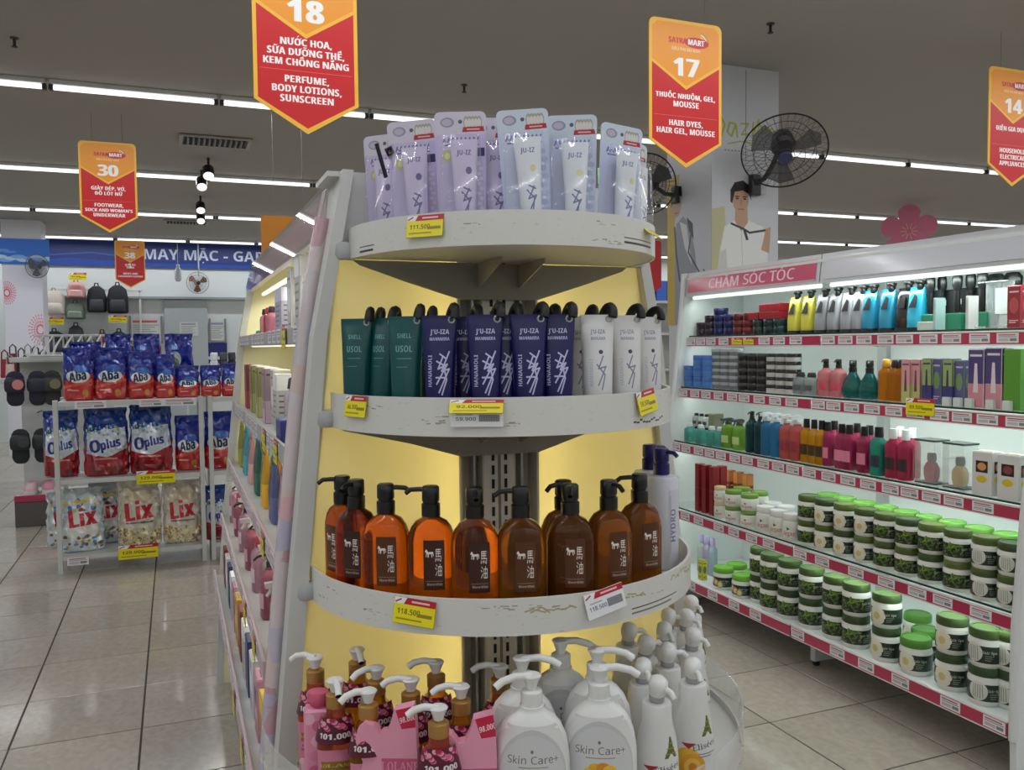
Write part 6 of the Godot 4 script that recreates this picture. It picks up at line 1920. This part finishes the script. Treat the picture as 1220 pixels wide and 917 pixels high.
func bag(p: Vector3, w: float, h: float, d: float, kind: int, label: String, group: String, turn := 0.0, sd := 1):
	var t := thing("detergent_bag", label, "bag", p, turn, group)
	var v := sd % 3
	part(t, "bag_body", kept("bag%s%s%s%d" % [w, h, d, v], func(): return loft([[0, 0, 0], [w * 0.44, d * 0.34, 0.0], [w * 0.49, d * 0.46, h * 0.03], [w * 0.5, d * 0.5, h * 0.2], [w * 0.495, d * 0.5, h * 0.35], [w * 0.49, d * 0.46, h * 0.5], [w * 0.48, d * 0.38, h * 0.65], [w * 0.48, d * 0.26, h * 0.78], [w * 0.485, d * 0.13, h * 0.89], [w * 0.49, 0.004, h * 0.96], [w * 0.49, 0.003, h], [0, 0, h + 0.0005]], 56, 3.0, true, w * 0.17, 20 + v, true)), bag_print(kind))
	part(t, "top_seal", kept("seal%s" % w, func(): return box(w * 0.97, 0.016, 0.004, 0.001)), mat([rgb(30, 52, 150), rgb(20, 62, 140), rgb(196, 190, 176), rgb(30, 52, 150), rgb(30, 52, 150), rgb(190, 196, 202)][kind], 0.25), Vector3(0, h * 0.965, 0))
	return t

func rack(x0: float, x1: float, z: float, label: String) -> Node3D:
	var c := (x0 + x1) / 2
	var w := x1 - x0
	var d := 0.42
	var g := thing("wire_rack", label, "rack", Vector3(c, 0, z - d / 2), 0.0, "white detergent racks")
	var white := mat(rgb(206, 208, 206), 0.4)
	for sx in [-1.0, 1.0]:
		for sz in [-1.0, 1.0]:
			part(g, "leg", box(0.028, 1.085, 0.028, 0.002), white, Vector3(sx * (w / 2 - 0.014), 0.0, sz * (d / 2 - 0.014)))
	for y in [0.115, 0.59, 1.075]:
		var b := part(g, "shelf", box(w - 0.058, 0.012, d, 0.001), white, Vector3(0, y - 0.012, 0))
		part(b, "front_rail", box(w - 0.058, 0.028, 0.012, 0.001), white, Vector3(0, -0.016, d / 2 - 0.004))
		part(b, "rear_rail", box(w - 0.058, 0.028, 0.012, 0.001), white, Vector3(0, -0.016, -d / 2 + 0.006))
	return g

func rack_card(g: Node3D, p: Vector3, w: float, h: float, kind: int):
	part(g, "price_card", box(w, h, 0.003, 0.0005), tag_print(kind, "129.000"), p - g.position)

func detergent_racks():
	var z := -5.88
	var g := rack(-0.705, 0.165, z, "white steel rack stacked with detergent bags on three levels")
	rack_card(g, Vector3(x_of(165, 0.11, z), 0.062, z + 0.012), 0.235, 0.09, 0)
	rack_card(g, Vector3(x_of(186, 0.58, z), 0.535, z + 0.012), 0.23, 0.085, 0)
	rack_card(g, Vector3(x_of(93, 0.11, z), 0.055, z + 0.012), 0.12, 0.05, 2)
	for q in [[108, 0.18], [180, 0.14], [214, 0.2]]: rack_card(g, Vector3(x_of(q[0], 1.06, z), 1.03, z + 0.012), q[1], 0.045, 2)
	rack(0.195, 1.05, z, "white steel rack half hidden behind the gondola end panel")
	var zf := z - 0.13
	# top: rows of blue and red bags
	for q in [[94, 0.178, 0.33, 0], [132, 0.186, 0.33, 0], [168, 0.158, 0.30, 0], [197, 0.122, 0.28, 3]]:
		bag(Vector3(x_of(q[0], 1.2, zf), 1.0755, zf), q[1], q[2], 0.1, q[3], "blue and red detergent bag with white oval, %s from the corner leg, rack top" % NTH[[94, 132, 168, 197].find(q[0])], "blue and red bags on the rack top", 0.0, q[0])
	for q in [[224, 0.145, 0.2], [251, 0.13, 0.2], [276, 0.13, 0.21]]:
		bag(Vector3(x_of(q[0], 1.15, zf), 1.0755, zf), q[1], q[2], 0.09, 3, "short blue and red detergent bag, %s along the rack tops" % NTH[[224, 251, 276].find(q[0])], "short blue and red bags on the rack tops", 0.0, q[0])
	for q in [[142, 0.16, 0.42], [176, 0.165, 0.42], [214, 0.18, 0.42]]:
		bag(Vector3(x_of(q[0], 1.2, z - 0.3), 1.0755, z - 0.3), q[1], q[2], 0.11, 4, "tall royal blue bag behind the front bags, %s along the rack" % NTH[[142, 176, 214].find(q[0])], "tall blue bags on the rack top", 0.0, q[0])
	bag(Vector3(x_of(103, 1.2, z - 0.29), 1.0755, z - 0.29), 0.19, 0.37, 0.1, 4, "crumpled silver and blue bag behind the front bags", "", 0.2, 2)
	# middle
	for q in [[72, 0.2, 0.42, 1], [127, 0.26, 0.43, 1], [180, 0.258, 0.44, 1]]:
		bag(Vector3(x_of(q[0], 0.75, zf), 0.5905, zf - (0.06 if q[0] < 100 else 0.0)), q[1], q[2], 0.15, q[3], "large blue and red detergent bag, %s from the corner leg on the middle shelf" % NTH[[72, 127, 180].find(q[0])], "large bags on the middle rack shelf", 0.05 if q[0] < 150 else -0.05, q[0])
	bag(Vector3(x_of(225, 0.7, zf - 0.02), 0.5905, zf - 0.02), 0.17, 0.36, 0.12, 3, "blue and red bag by the post on the middle rack shelf", "", -0.1, 1)
	bag(Vector3(x_of(262, 0.7, zf - 0.02), 0.5905, zf - 0.02), 0.2, 0.38, 0.12, 3, "blue and red bag on the middle shelf of the half hidden rack", "", -0.1, 2)
	bag(Vector3(x_of(262, 0.3, zf), 0.1155, zf), 0.2, 0.36, 0.12, 1, "red bag on the bottom shelf of the half hidden rack", "", 0.0, 2)
	# bottom
	bag(Vector3(x_of(98, 0.3, zf), 0.1155, zf), 0.25, 0.4, 0.13, 5, "silver detergent bag with red name and coloured bubbles, on the rack's lowest shelf", "", 0.15, 1)
	for q in [[166, 0.26, 0.43], [217, 0.235, 0.41]]:
		bag(Vector3(x_of(q[0], 0.3, zf), 0.1155, zf), q[1], q[2], 0.13, 2, "cream detergent bag with red name and yellow flowers, " + ("beside the silver bag" if q[0] < 200 else "by the rack post"), "cream bags on the rack's lowest shelf", 0.0, q[0])
	bag(Vector3(x_of(130, 0.3, z - 0.33), 0.1155, z - 0.33), 0.24, 0.4, 0.12, 5, "silver bag behind the others on the rack's lowest shelf", "", 0.0, 2)
	bag(Vector3(x_of(76, 0.3, z - 0.3), 0.1155, z - 0.3), 0.2, 0.36, 0.1, 5, "silver bag poking out behind the rack's corner leg", "", 0.3, 1)

# ---- the garment floor and the back wall ----
func far_area():
	var zw := -14.79
	# blue banner with lettering
	var b := thing("wall_banner", "long dark blue banner reading MAY MAC - GARMENT along the wall top", "banner", Vector3(2.6, 2.69, zw + 0.03))
	var bi := sheet(1024, 64, rgb(16, 44, 122))
	for k in 7: poly(bi, [Vector2(k * 160 - 60, 64), Vector2(k * 160 + 40, 44 - (k % 3) * 8), Vector2(k * 160 + 150, 52), Vector2(k * 160 + 210, 64)], rgb(30, 70, 156))
	for k in 5: strokes(bi, [Vector2(k * 220, 40), Vector2(k * 220 + 80, 30), Vector2(k * 220 + 190, 46)], 3, rgb(50, 92, 172))
	var bm := printed(bi, 0.4)
	part(b, "banner_sheet", box(8.9, 0.4, 0.02, 0.0), bm)
	var ti := sheet(1024, 96, rgb(16, 44, 122))
	write(ti, "MAY MẶC - GARMENT", 512, 74, 60, rgb(206, 214, 230), 1, 1.12)
	part(b, "lettering", box(2.75, 0.26, 0.004, 0.0), printed(ti, 0.4), Vector3(x_of(164, 2.9, zw) - 2.6 + 1.35, 0.07, 0.012))
	var b2 := thing("wall_banner", "bright blue banner with white clouds on the patterned pillar", "banner", Vector3(-2.0, 2.52, -12.745))
	var ci := sheet(256, 96, rgb(30, 110, 214))
	for k in 14: disc(ci, 20 + k * 18, 70 + (k * 13) % 20 - 6, 22, 7, [rgb(120, 176, 236), rgb(190, 214, 240)][k % 2])
	for k in 6: disc(ci, 40 + k * 20, 40 + (k * 7) % 12, 20, 4, rgb(90, 150, 230))
	part(b2, "banner_sheet", box(1.0, 0.33, 0.02, 0.0), printed(ci, 0.4))
	# patterned pillar
	var pl := structure("wall_column")
	pl.position = Vector3(-1.82, 0, -12.98)
	part(pl, "pillar_core", box(0.46, CEIL, 0.44, 0.002), mat(rgb(222, 222, 230), 0.5))
	var fi := sheet(256, 512, rgb(226, 226, 238))
	for c in [[20, 140, 62], [236, 330, 84]]:
		for k in 26:
			var a := TAU * k / 26
			for q in 4: stroke(fi, Vector2(c[0], c[1]) + Vector2(cos(a), sin(a)) * c[2] * (0.25 + q * 0.2), Vector2(c[0], c[1]) + Vector2(cos(a), sin(a)) * c[2] * (0.36 + q * 0.2), 5, rgb(226, 96, 116))
	part(pl, "printed_face", box(0.44, 1.3, 0.01, 0.0), printed(fi, 0.5), Vector3(0, 1.2, 0.222))
	# ledge, doorway, notices
	var lg := structure("trim_1")
	slab(lg, "ledge", Vector3(-1.9, 2.19, zw), Vector3(4.0, 2.225, zw + 0.12), mat(rgb(150, 156, 158), 0.5))
	var dr := structure("door_1")
	slab(dr, "door_leaf", Vector3(-0.13, 0, zw), Vector3(0.52, 2.18, zw + 0.04), mat(rgb(176, 184, 186), 0.5))
	slab(dr, "door_handle", Vector3(0.42, 1.0, zw + 0.04), Vector3(0.45, 1.12, zw + 0.08), mat(rgb(90, 90, 90), 0.3, 0.7))
	var n := 0
	for q in [[174, 397, 0.46, 0.36, "framed notice with red heading beside the doorway"], [225, 392, 0.28, 0.22, "small grey notice stuck on the door"], [259, 393, 0.24, 0.32, "framed notice on the far side of the doorway"]]:
		var x := x_of(q[0], 1.8, zw)
		var t := thing("wall_notice", q[4], "notice", Vector3(x, 1.52 if n != 1 else 1.6, zw + (0.02 if n != 1 else 0.045)))
		var ni := sheet(128, 96, rgb(206, 210, 206))
		rect(ni, 10, 8, 100, 10, rgb(200, 90, 90) if n == 0 else rgb(140, 140, 170))
		for k in 7: rect(ni, 10, 26 + k * 9, 106 - (k * 17) % 40, 4, rgb(150, 154, 156))
		part(t, "sheet", box(q[2], q[3], 0.006, 0.0), printed(ni, 0.5))
		if n != 1:
			for s in [-1.0, 1.0]: part(t, "frame_bar", box(0.03, q[3] + 0.08, 0.02, 0.002), mat(rgb(130, 132, 134), 0.4), Vector3(s * q[2] / 2, -0.04, 0.004))
		n += 1
	var pk := thing("wall_panel", "magenta and navy promotion panel below the framed notice", "panel", Vector3(x_of(172, 1.4, zw), 1.1, zw + 0.02))
	part(pk, "panel_sheet", box(0.5, 0.34, 0.01, 0.0), mat(rgb(150, 20, 110), 0.4))
	part(pk, "navy_half", box(0.24, 0.34, 0.004, 0.0), mat(rgb(24, 30, 110), 0.4), Vector3(-0.13, 0, 0.007))
	var pk2 := thing("wall_panel", "navy promotion panel beyond the doorway", "panel", Vector3(x_of(259, 1.4, zw), 1.15, zw + 0.02))
	part(pk2, "panel_sheet", box(0.3, 0.34, 0.01, 0.0), mat(rgb(24, 34, 110), 0.4))
	part(pk2, "white_stripe", box(0.3, 0.05, 0.004, 0.0), mat(rgb(214, 214, 220), 0.4), Vector3(0, 0.06, 0.007))
	# round wall fans
	var f1 := thing("wall_fan", "small wall fan with orange brown blades below the blue banner", "fan", Vector3(x_of(235, 2.45, zw), 2.44, zw + 0.001))
	fan_parts(f1, Vector3(0, 0, 0.3), Vector3(0.1, -0.1, 1), 0.17, mat(rgb(150, 150, 152), 0.4), mat(rgb(120, 62, 34), 0.4), mat(rgb(60, 36, 26), 0.4), false)
	part(f1, "arm", tube([Vector3(0, 0, 0), Vector3(0, 0, 0.22)], 0.02, 8), mat(rgb(150, 150, 152), 0.4))
	part(f1, "hang_rod", tube([Vector3(0.02, 0.1, 0.28), Vector3(0.02, 0.65, 0.28)], 0.012, 6), mat(rgb(160, 162, 166), 0.4))
	var f2 := thing("wall_fan", "grey wall fan on the edge of the patterned pillar", "fan", Vector3(-1.62, 2.48, -12.76))
	fan_parts(f2, Vector3(0, 0, 0.22), Vector3(0.7, -0.1, 1), 0.15, mat(rgb(110, 114, 122), 0.4), mat(rgb(84, 88, 96), 0.4), mat(rgb(60, 60, 70), 0.4), false)
	part(f2, "arm", tube([Vector3(0, 0, 0), Vector3(0, 0, 0.16)], 0.02, 8), mat(rgb(110, 114, 122), 0.4))
	# hanging rail of backpacks
	var rl := thing("hanging_rail", "long white hanging rail holding the backpacks", "rail", Vector3(-1.1, 2.2, zw + 0.14))
	part(rl, "bar", box(1.3, 0.04, 0.03, 0.004), mat(rgb(214, 216, 214), 0.4), Vector3(0, 0.11, -0.02))
	part(rl, "lower_bar", box(1.3, 0.04, 0.04, 0.004), mat(rgb(214, 216, 214), 0.4), Vector3(0, -0.67, -0.05))
	for x in [-0.62, 0.62, 0.1]: part(rl, "post", box(0.03, 0.95, 0.03, 0.002), mat(rgb(206, 208, 206), 0.4), Vector3(x, -0.8, -0.04))
	for x in [-0.55, -0.4, -0.05, 0.2, 0.42]: part(rl, "hook", tube([Vector3(x, 0.1, -0.02), Vector3(x, 0.1, 0.02)], 0.008, 6), mat(rgb(90, 90, 90), 0.4, 0.5))
	var packs := [[65, 366, 0.36, 0.42, rgb(206, 196, 186), "beige white backpack hanging on the wall rail"], [92, 353, 0.28, 0.28, rgb(206, 150, 146), "dusty pink backpack hanging on the wall rail"], [90, 374, 0.3, 0.28, rgb(110, 124, 112), "sage green backpack hanging under the pink one"], [116, 362, 0.3, 0.46, rgb(26, 28, 36), "black backpack with pointed top hanging on the wall rail"], [141, 362, 0.33, 0.5, rgb(24, 26, 32), "black backpack hanging at the end of the wall rail"], [64, 404, 0.34, 0.36, rgb(34, 34, 50), "navy backpack hanging low under the beige one"], [90, 398, 0.24, 0.34, rgb(52, 54, 58), "charcoal backpack hanging low on the wall"], [106, 408, 0.2, 0.24, rgb(90, 110, 50), "olive green bag hanging low on the wall"], [121, 405, 0.2, 0.34, rgb(110, 40, 48), "maroon bag hanging low on the wall"], [141, 404, 0.28, 0.34, rgb(30, 30, 34), "black bag hanging low below the rail end"]]
	for q in packs:
		q[2] *= 0.9
		q[3] *= 0.88
		var x := x_of(q[0], 2.0, zw + 0.2)
		var y: float = 1.398 + (412.0 - q[1]) / FOCAL * 15.6
		var t := thing("backpack", q[5], "backpack", Vector3(x, y - q[3] / 2, zw + 0.24))
		var c: Color = q[4]
		part(t, "bag_body", loft([[0, 0, 0], [q[2] * 0.44, 0.09, 0], [q[2] * 0.5, 0.11, q[3] * 0.06], [q[2] * 0.5, 0.11, q[3] * 0.55], [q[2] * 0.42, 0.08, q[3] * 0.85], [q[2] * 0.2, 0.05, q[3] * 0.98], [0, 0, q[3]]], 22, 3.0), mat(c, 0.7))
		part(t, "front_pocket", loft([[0, 0, 0], [q[2] * 0.34, 0.03, 0], [q[2] * 0.38, 0.04, q[3] * 0.04], [q[2] * 0.36, 0.035, q[3] * 0.34], [q[2] * 0.3, 0.01, q[3] * 0.42], [0, 0, q[3] * 0.42]], 18, 3.0), mat(c.lightened(0.15), 0.7), Vector3(0, q[3] * 0.06, 0.1))
		part(t, "grab_loop", tube([Vector3(-0.03, q[3] * 0.97, 0), Vector3(-0.02, q[3] + 0.04, 0), Vector3(0.02, q[3] + 0.04, 0), Vector3(0.03, q[3] * 0.97, 0)], 0.01, 6), mat(c.darkened(0.2), 0.7))
	for q in [[94, 340, 0.24], [64, 384, 0.26], [140, 382, 0.26]]:
		var t := thing("price_card", "yellow price card on the " + ["pink", "beige", "black"][[94, 64, 140].find(q[0])] + " backpack", "price card", Vector3(x_of(q[0], 2.0, zw + 0.4), 1.398 + (412.0 - q[1]) / FOCAL * 15.4 - 0.05, zw + 0.40))
		part(t, "card", box(q[2], 0.11, 0.004, 0.0), tag_print(0, "189.000"))
		part(t, "card_arm", box(0.012, 0.012, 0.06, 0.0), mat(rgb(200, 200, 200), 0.4), Vector3(0, 0.1, -0.032))
	# small hanging thing before the banner
	var hn := thing("hanging_bottle", "white hanging inflatable bottle before the blue banner", "decoration", Vector3(x_of(212, 2.6, -14.0), 2.42, -14.0))
	part(hn, "bottle_body", loft([[0, 0, 0], [0.03, 0.03, 0], [0.05, 0.05, 0.03], [0.05, 0.05, 0.16], [0.025, 0.025, 0.22], [0.025, 0.025, 0.26], [0, 0, 0.26]], 14), mat(rgb(214, 220, 226), 0.3))
	part(hn, "cord", tube([Vector3(0, 0.26, 0), Vector3(0, CEIL - 2.42, 0)], 0.004, 5), mat(rgb(190, 190, 190), 0.5))
	# ceiling vents, spotlights and sprinklers
	for q in [[0.36, -7.45, 0.5, 0.32, "long slotted ceiling air vent beside the spotlights"], [0.2, -12.3, 0.5, 0.3, "far slotted ceiling air vent near the banner wall"]]:
		var t := thing("ceiling_vent", q[4], "vent", Vector3(q[0], CEIL - 0.02, q[1]))
		part(t, "vent_box", box(q[2] - 0.03, 0.018, q[3] - 0.03, 0.0), mat(rgb(30, 30, 30), 0.8), Vector3(0, 0.002, 0))
		for s in [-1.0, 1.0]:
			part(t, "frame_side", box(q[2] + 0.06, 0.014, 0.03, 0.002), mat(rgb(166, 162, 154), 0.5), Vector3(0, 0.0, s * q[3] / 2))
			part(t, "frame_end", box(0.03, 0.014, q[3], 0.002), mat(rgb(166, 162, 154), 0.5), Vector3(s * (q[2] / 2 + 0.015), 0.0, 0))
		for k in 11: part(t, "slat", box(0.008, 0.02, q[3] - 0.04, 0.001), mat(rgb(150, 148, 142), 0.5), Vector3(-q[2] / 2 + 0.045 + k * (q[2] - 0.09) / 10, -0.012, 0), Vector3(0, 0, 0.5))
	for q in [[0.33, -8.15], [0.29, -8.72], [0.32, -10.2], [0.345, -11.05]]:
		var t := thing("spot_light", "small black ceiling spotlight with bright white face", "spotlight", Vector3(q[0], CEIL - 0.16, q[1]), 0.0, "ceiling spotlights in a line")
		part(t, "stem", cyl(0.012, 0.07, 10, 0.001), mat(rgb(30, 30, 30), 0.5), Vector3(0, 0.09, 0))
		var hd := part(t, "lamp_can", loft([[0, 0, 0], [0.05, 0.05, 0], [0.052, 0.052, 0.004], [0.05, 0.05, 0.1], [0.03, 0.03, 0.12], [0, 0, 0.12]], 16), mat(rgb(28, 28, 28), 0.4), Vector3(0, 0.0, 0.0), Vector3(-0.7, 0, 0))
		part(hd, "lamp_face", cyl(0.045, 0.006, 16, 0.001), glow(Color(1.0, 0.98, 0.94), 3.0), Vector3(0, -0.006, 0))
		var l := SpotLight3D.new()
		l.name = "spot_lamp"
		l.light_energy = 0.6
		l.spot_range = 20.0
		l.spot_angle = 35.0
		l.light_size = 0.045
		l.shadow_enabled = true
		hd.add_child(l)
		l.position = Vector3(0, -0.012, 0)
		l.rotation = Vector3(-PI / 2, 0, 0)
	for q in [[17, 45], [553, 101], [918, 28]]:
		var p := at_y(q[0], q[1], CEIL)
		var t := thing("fire_sprinkler", "small dark sprinkler head on the ceiling", "sprinkler", Vector3(p.x, CEIL - 0.05, p.z), 0.0, "ceiling sprinkler heads")
		part(t, "stem", cyl(0.008, 0.05, 8, 0.001), mat(rgb(50, 48, 46), 0.5))
		part(t, "deflector", cyl(0.016, 0.004, 12, 0.001), mat(rgb(44, 42, 40), 0.5), Vector3(0, 0.0, 0))
		part(t, "ceiling_plate", cyl(0.022, 0.006, 14, 0.001), mat(rgb(60, 58, 54), 0.5), Vector3(0, 0.044, 0))
	slipper_island()

func slipper_island():
	# white end stand hung with slippers
	var z := -7.6
	var x0 := x_of(16, 0.4, z)
	var x1 := x0 + 0.75
	var g := thing("slipper_stand", "white pegboard stand hung with dark slippers behind the detergent rack", "display stand", Vector3((x0 + x1) / 2, 0, z - 0.2))
	var white := mat(rgb(196, 198, 196), 0.5)
	var w := x1 - x0
	part(g, "back_board", box(w - 0.06, 1.05, 0.03, 0.002), white, Vector3(0, 0.27, -0.1))
	part(g, "top_shelf", box(w, 0.04, 0.42, 0.004), white, Vector3(0.0, 1.3, 0))
	part(g, "base_deck", box(w, 0.2, 0.4, 0.004), mat(rgb(90, 84, 80), 0.6), Vector3(0, 0, 0.0))
	part(g, "pink_rail", box(w, 0.05, 0.01, 0.002), mat(rgb(176, 50, 84), 0.4), Vector3(0, 0.2, 0.2))
	part(g, "deck_top", box(w, 0.04, 0.4, 0.002), white, Vector3(0, 0.2, -0.01))
	for y in [0.52, 0.9, 1.22]: part(g, "peg", tube([Vector3(-0.2, y, -0.09), Vector3(-0.2, y, 0.12)], 0.006, 6), mat(rgb(120, 120, 120), 0.4, 0.5))
	for q in [[32, 455, rgb(26, 28, 46), "navy slippers with pink badge hanging on the stand", 0.2], [76, 455, rgb(40, 40, 40), "dark slippers with olive badge hanging beside the rack", 0.2], [36, 517, rgb(28, 32, 36), "charcoal slippers hanging low on the stand", 0.2]]:
		var p := Vector3(x_of(q[0], 1.0, z), 1.398 + (414.0 - q[1]) / FOCAL * 7.4 - 0.14, z + 0.0)
		var t := thing("slipper_pair", q[3], "slippers", p)
		for s in [-1.0, 1.0]:
			part(t, "sole", loft([[0, 0, 0], [0.03, 0.01, 0.004], [0.05, 0.014, 0.02], [0.062, 0.016, 0.05], [0.06, 0.015, 0.13], [0.068, 0.016, 0.19], [0.062, 0.015, 0.235], [0.045, 0.012, 0.262], [0.02, 0.008, 0.274], [0, 0, 0.276]], 18), mat(q[2], 0.6), Vector3(s * 0.077, 0, 0))
			part(t, "strap", loft([[0, 0, 0], [0.058, 0.018, 0], [0.069, 0.03, 0.015], [0.073, 0.035, 0.04], [0.072, 0.035, 0.08], [0.066, 0.025, 0.105], [0.048, 0.012, 0.118], [0, 0, 0.12]], 18), mat(q[2].lightened(0.06), 0.5), Vector3(s * 0.077, 0.11, 0.022))
		part(t, "badge", loft(disc_profile(0.04, 0, 0.006, 0.002), 14), mat(rgb(206, 130, 126) if q[0] == 32 else rgb(120, 116, 80) if q[0] == 76 else rgb(60, 62, 64), 0.5), Vector3(-0.05, 0.17, 0.055), Vector3(PI / 2, 0, 0))
	var sh := thing("sneaker_pair", "pink and white sneakers on the low base of the slipper stand", "sneakers", Vector3(x_of(46, 0.35, z - 0.1), 0.241, z - 0.13))
	for s in [-1.0, 1.0]:
		part(sh, "sole", loft([[0, 0, 0], [0.045, 0.1, 0], [0.048, 0.105, 0.01], [0.046, 0.1, 0.035], [0, 0, 0.036]], 20, 2.6), mat(rgb(226, 222, 222), 0.5), Vector3(s * 0.062, 0, 0), Vector3(0, s * 0.1, 0))
		part(sh, "upper", loft([[0.044, 0.096, 0, 0, 0], [0.044, 0.09, 0.02, 0, 0], [0.04, 0.066, 0.042, 0, -0.022], [0.035, 0.05, 0.062, 0, -0.04], [0.027, 0.042, 0.062, 0, -0.04], [0.027, 0.042, 0.03, 0, -0.04]], 20, 2.4), mat(rgb(214, 150, 166) if s > 0 else rgb(222, 190, 196), 0.6), Vector3(s * 0.062, 0.034, 0), Vector3(0, s * 0.1, 0))
	# shallow wire basket resting on the stand top
	var bk := thing("wire_basket", "tilted white wire basket on top of the slipper stand", "basket", Vector3(x_of(88, 1.38, z - 0.1), 1.343, z - 0.12))
	for k in 9:
		var x := -0.28 + k * 0.07
		part(bk, "wire", tube([Vector3(x, 0.008, 0.17), Vector3(x + 0.02, 0.09, 0.05), Vector3(x + 0.05, 0.17, -0.12), Vector3(x + 0.05, 0.0, -0.14)], 0.008, 6), white)
	for q in [[0.008, 0.17], [0.17, -0.12]]: part(bk, "rim_wire", tube([Vector3(-0.3, q[0], q[1]), Vector3(0.34, q[0], q[1])], 0.01, 6), white)
	# dark handbags heaped on a far table
	var tb := thing("display_table", "low white display table piled with handbags beyond the slipper stand", "table", Vector3(-1.55, 0, -10.4))
	part(tb, "table_top", box(1.3, 0.05, 0.7, 0.004), white, Vector3(0, 1.05, 0))
	for sx in [-1.0, 1.0]:
		for sz in [-1.0, 1.0]: part(tb, "leg", box(0.05, 1.05, 0.05, 0.003), white, Vector3(sx * 0.58, 0, sz * 0.3))
	var hb := [[6, 0.2, rgb(150, 40, 56), "crimson"], [16, 0.26, rgb(120, 44, 52), "maroon"], [26, 0.22, rgb(40, 34, 40), "black"], [34, 0.26, rgb(206, 206, 206), "white"], [43, 0.24, rgb(50, 46, 50), "charcoal"], [52, 0.2, rgb(96, 116, 90), "sage green"], [12, 0.15, rgb(216, 190, 180), "peach"], [30, 0.14, rgb(70, 30, 40), "plum"], [47, 0.14, rgb(30, 30, 34), "jet black"]]
	var n := 0
	for q in hb:
		var zz := -10.55 if n < 6 else -10.2
		var t := thing("handbag", q[3] + " handbag standing on the far display table", "handbag", Vector3(x_of(q[0], 1.2, zz), 1.1005, zz), 0.0, "handbags on the far display table")
		part(t, "bag_body", loft([[0, 0, 0], [0.04, 0.035, 0], [0.044, 0.04, 0.01], [0.038, 0.02, q[1]], [0, 0, q[1] + 0.002]], 16, 3.2), mat(q[2], 0.55))
		part(t, "handle", tube([Vector3(-0.03, q[1] - 0.01, 0), Vector3(-0.028, q[1] + 0.07, 0), Vector3(0, q[1] + 0.1, 0), Vector3(0.028, q[1] + 0.07, 0), Vector3(0.03, q[1] - 0.01, 0)], 0.008, 6), mat(q[2].darkened(0.25), 0.5))
		n += 1
	# low shelf of green and pink goods at the aisle's edge
	var ls := thing("low_shelf", "low grey shelf with mixed goods across the aisle", "store shelf", Vector3(-2.05, 0, -8.9))
	for y in [0.2, 0.55, 0.9, 1.2]: part(ls, "board", box(0.5, 0.025, 1.6, 0.002), white, Vector3(0, y, 0))
	part(ls, "back_board", box(0.03, 1.25, 1.6, 0.0), white, Vector3(-0.25, 0, 0))
	for e in [-0.8, 0.8]: part(ls, "end_board", box(0.5, 1.25, 0.02, 0.0), white, Vector3(0, 0, e))
	for y in [0.225, 0.575, 0.925]:
		for k in 7:
			var c: Color = [rgb(120, 160, 70), rgb(150, 150, 146), rgb(170, 70, 80), rgb(96, 130, 84)][(k + int(y * 10)) % 4]
			var nm: String = ["leaf green", "ash grey", "brick red", "fern green"][(k + int(y * 10)) % 4]
			carton(Vector3(-1.92, y + 0.0005, -9.55 + k * 0.21), 0.16, 0.2, 0.12, mat(c, 0.5), nm + " carton on the low shelf across the aisle", nm + " cartons on the low shelf", PI / 2)
	# dark mannequin-height garments beyond the doorway side
	for q in [[255, 0.3, rgb(226, 226, 230), "white"], [266, 0.34, rgb(60, 64, 70), "slate"], [276, 0.34, rgb(36, 38, 44), "dark"]]:
		var zz := -12.6
		var t := thing("folded_shirt_stack", q[3] + " shirts heaped on the garment shelf", "shirts", Vector3(x_of(q[0], 1.3, zz), 1.0005, zz), 0.0, "shirts on the garment shelf")
		for k in 3: part(t, "shirt", loft([[0, 0, 0], [0.045, 0.12, 0], [0.05, 0.13, 0.02], [0.05, 0.13, 0.09], [0.04, 0.1, 0.11], [0, 0, 0.11]], 16, 3.0, false, 0.03, 5 + k), mat(q[2].lightened(0.06 * k), 0.8), Vector3(0, k * 0.112, 0))
	var gs := thing("garment_shelf", "white garment shelf beyond the detergent racks", "store shelf", Vector3(x_of(262, 1.0, -12.6), 0, -12.6))
	part(gs, "top_board", box(0.9, 0.03, 0.5, 0.002), white, Vector3(0, 0.97, 0))
	for s in [-1.0, 1.0]: part(gs, "side_board", box(0.03, 0.97, 0.5, 0.0), white, Vector3(s * 0.43, 0, 0))
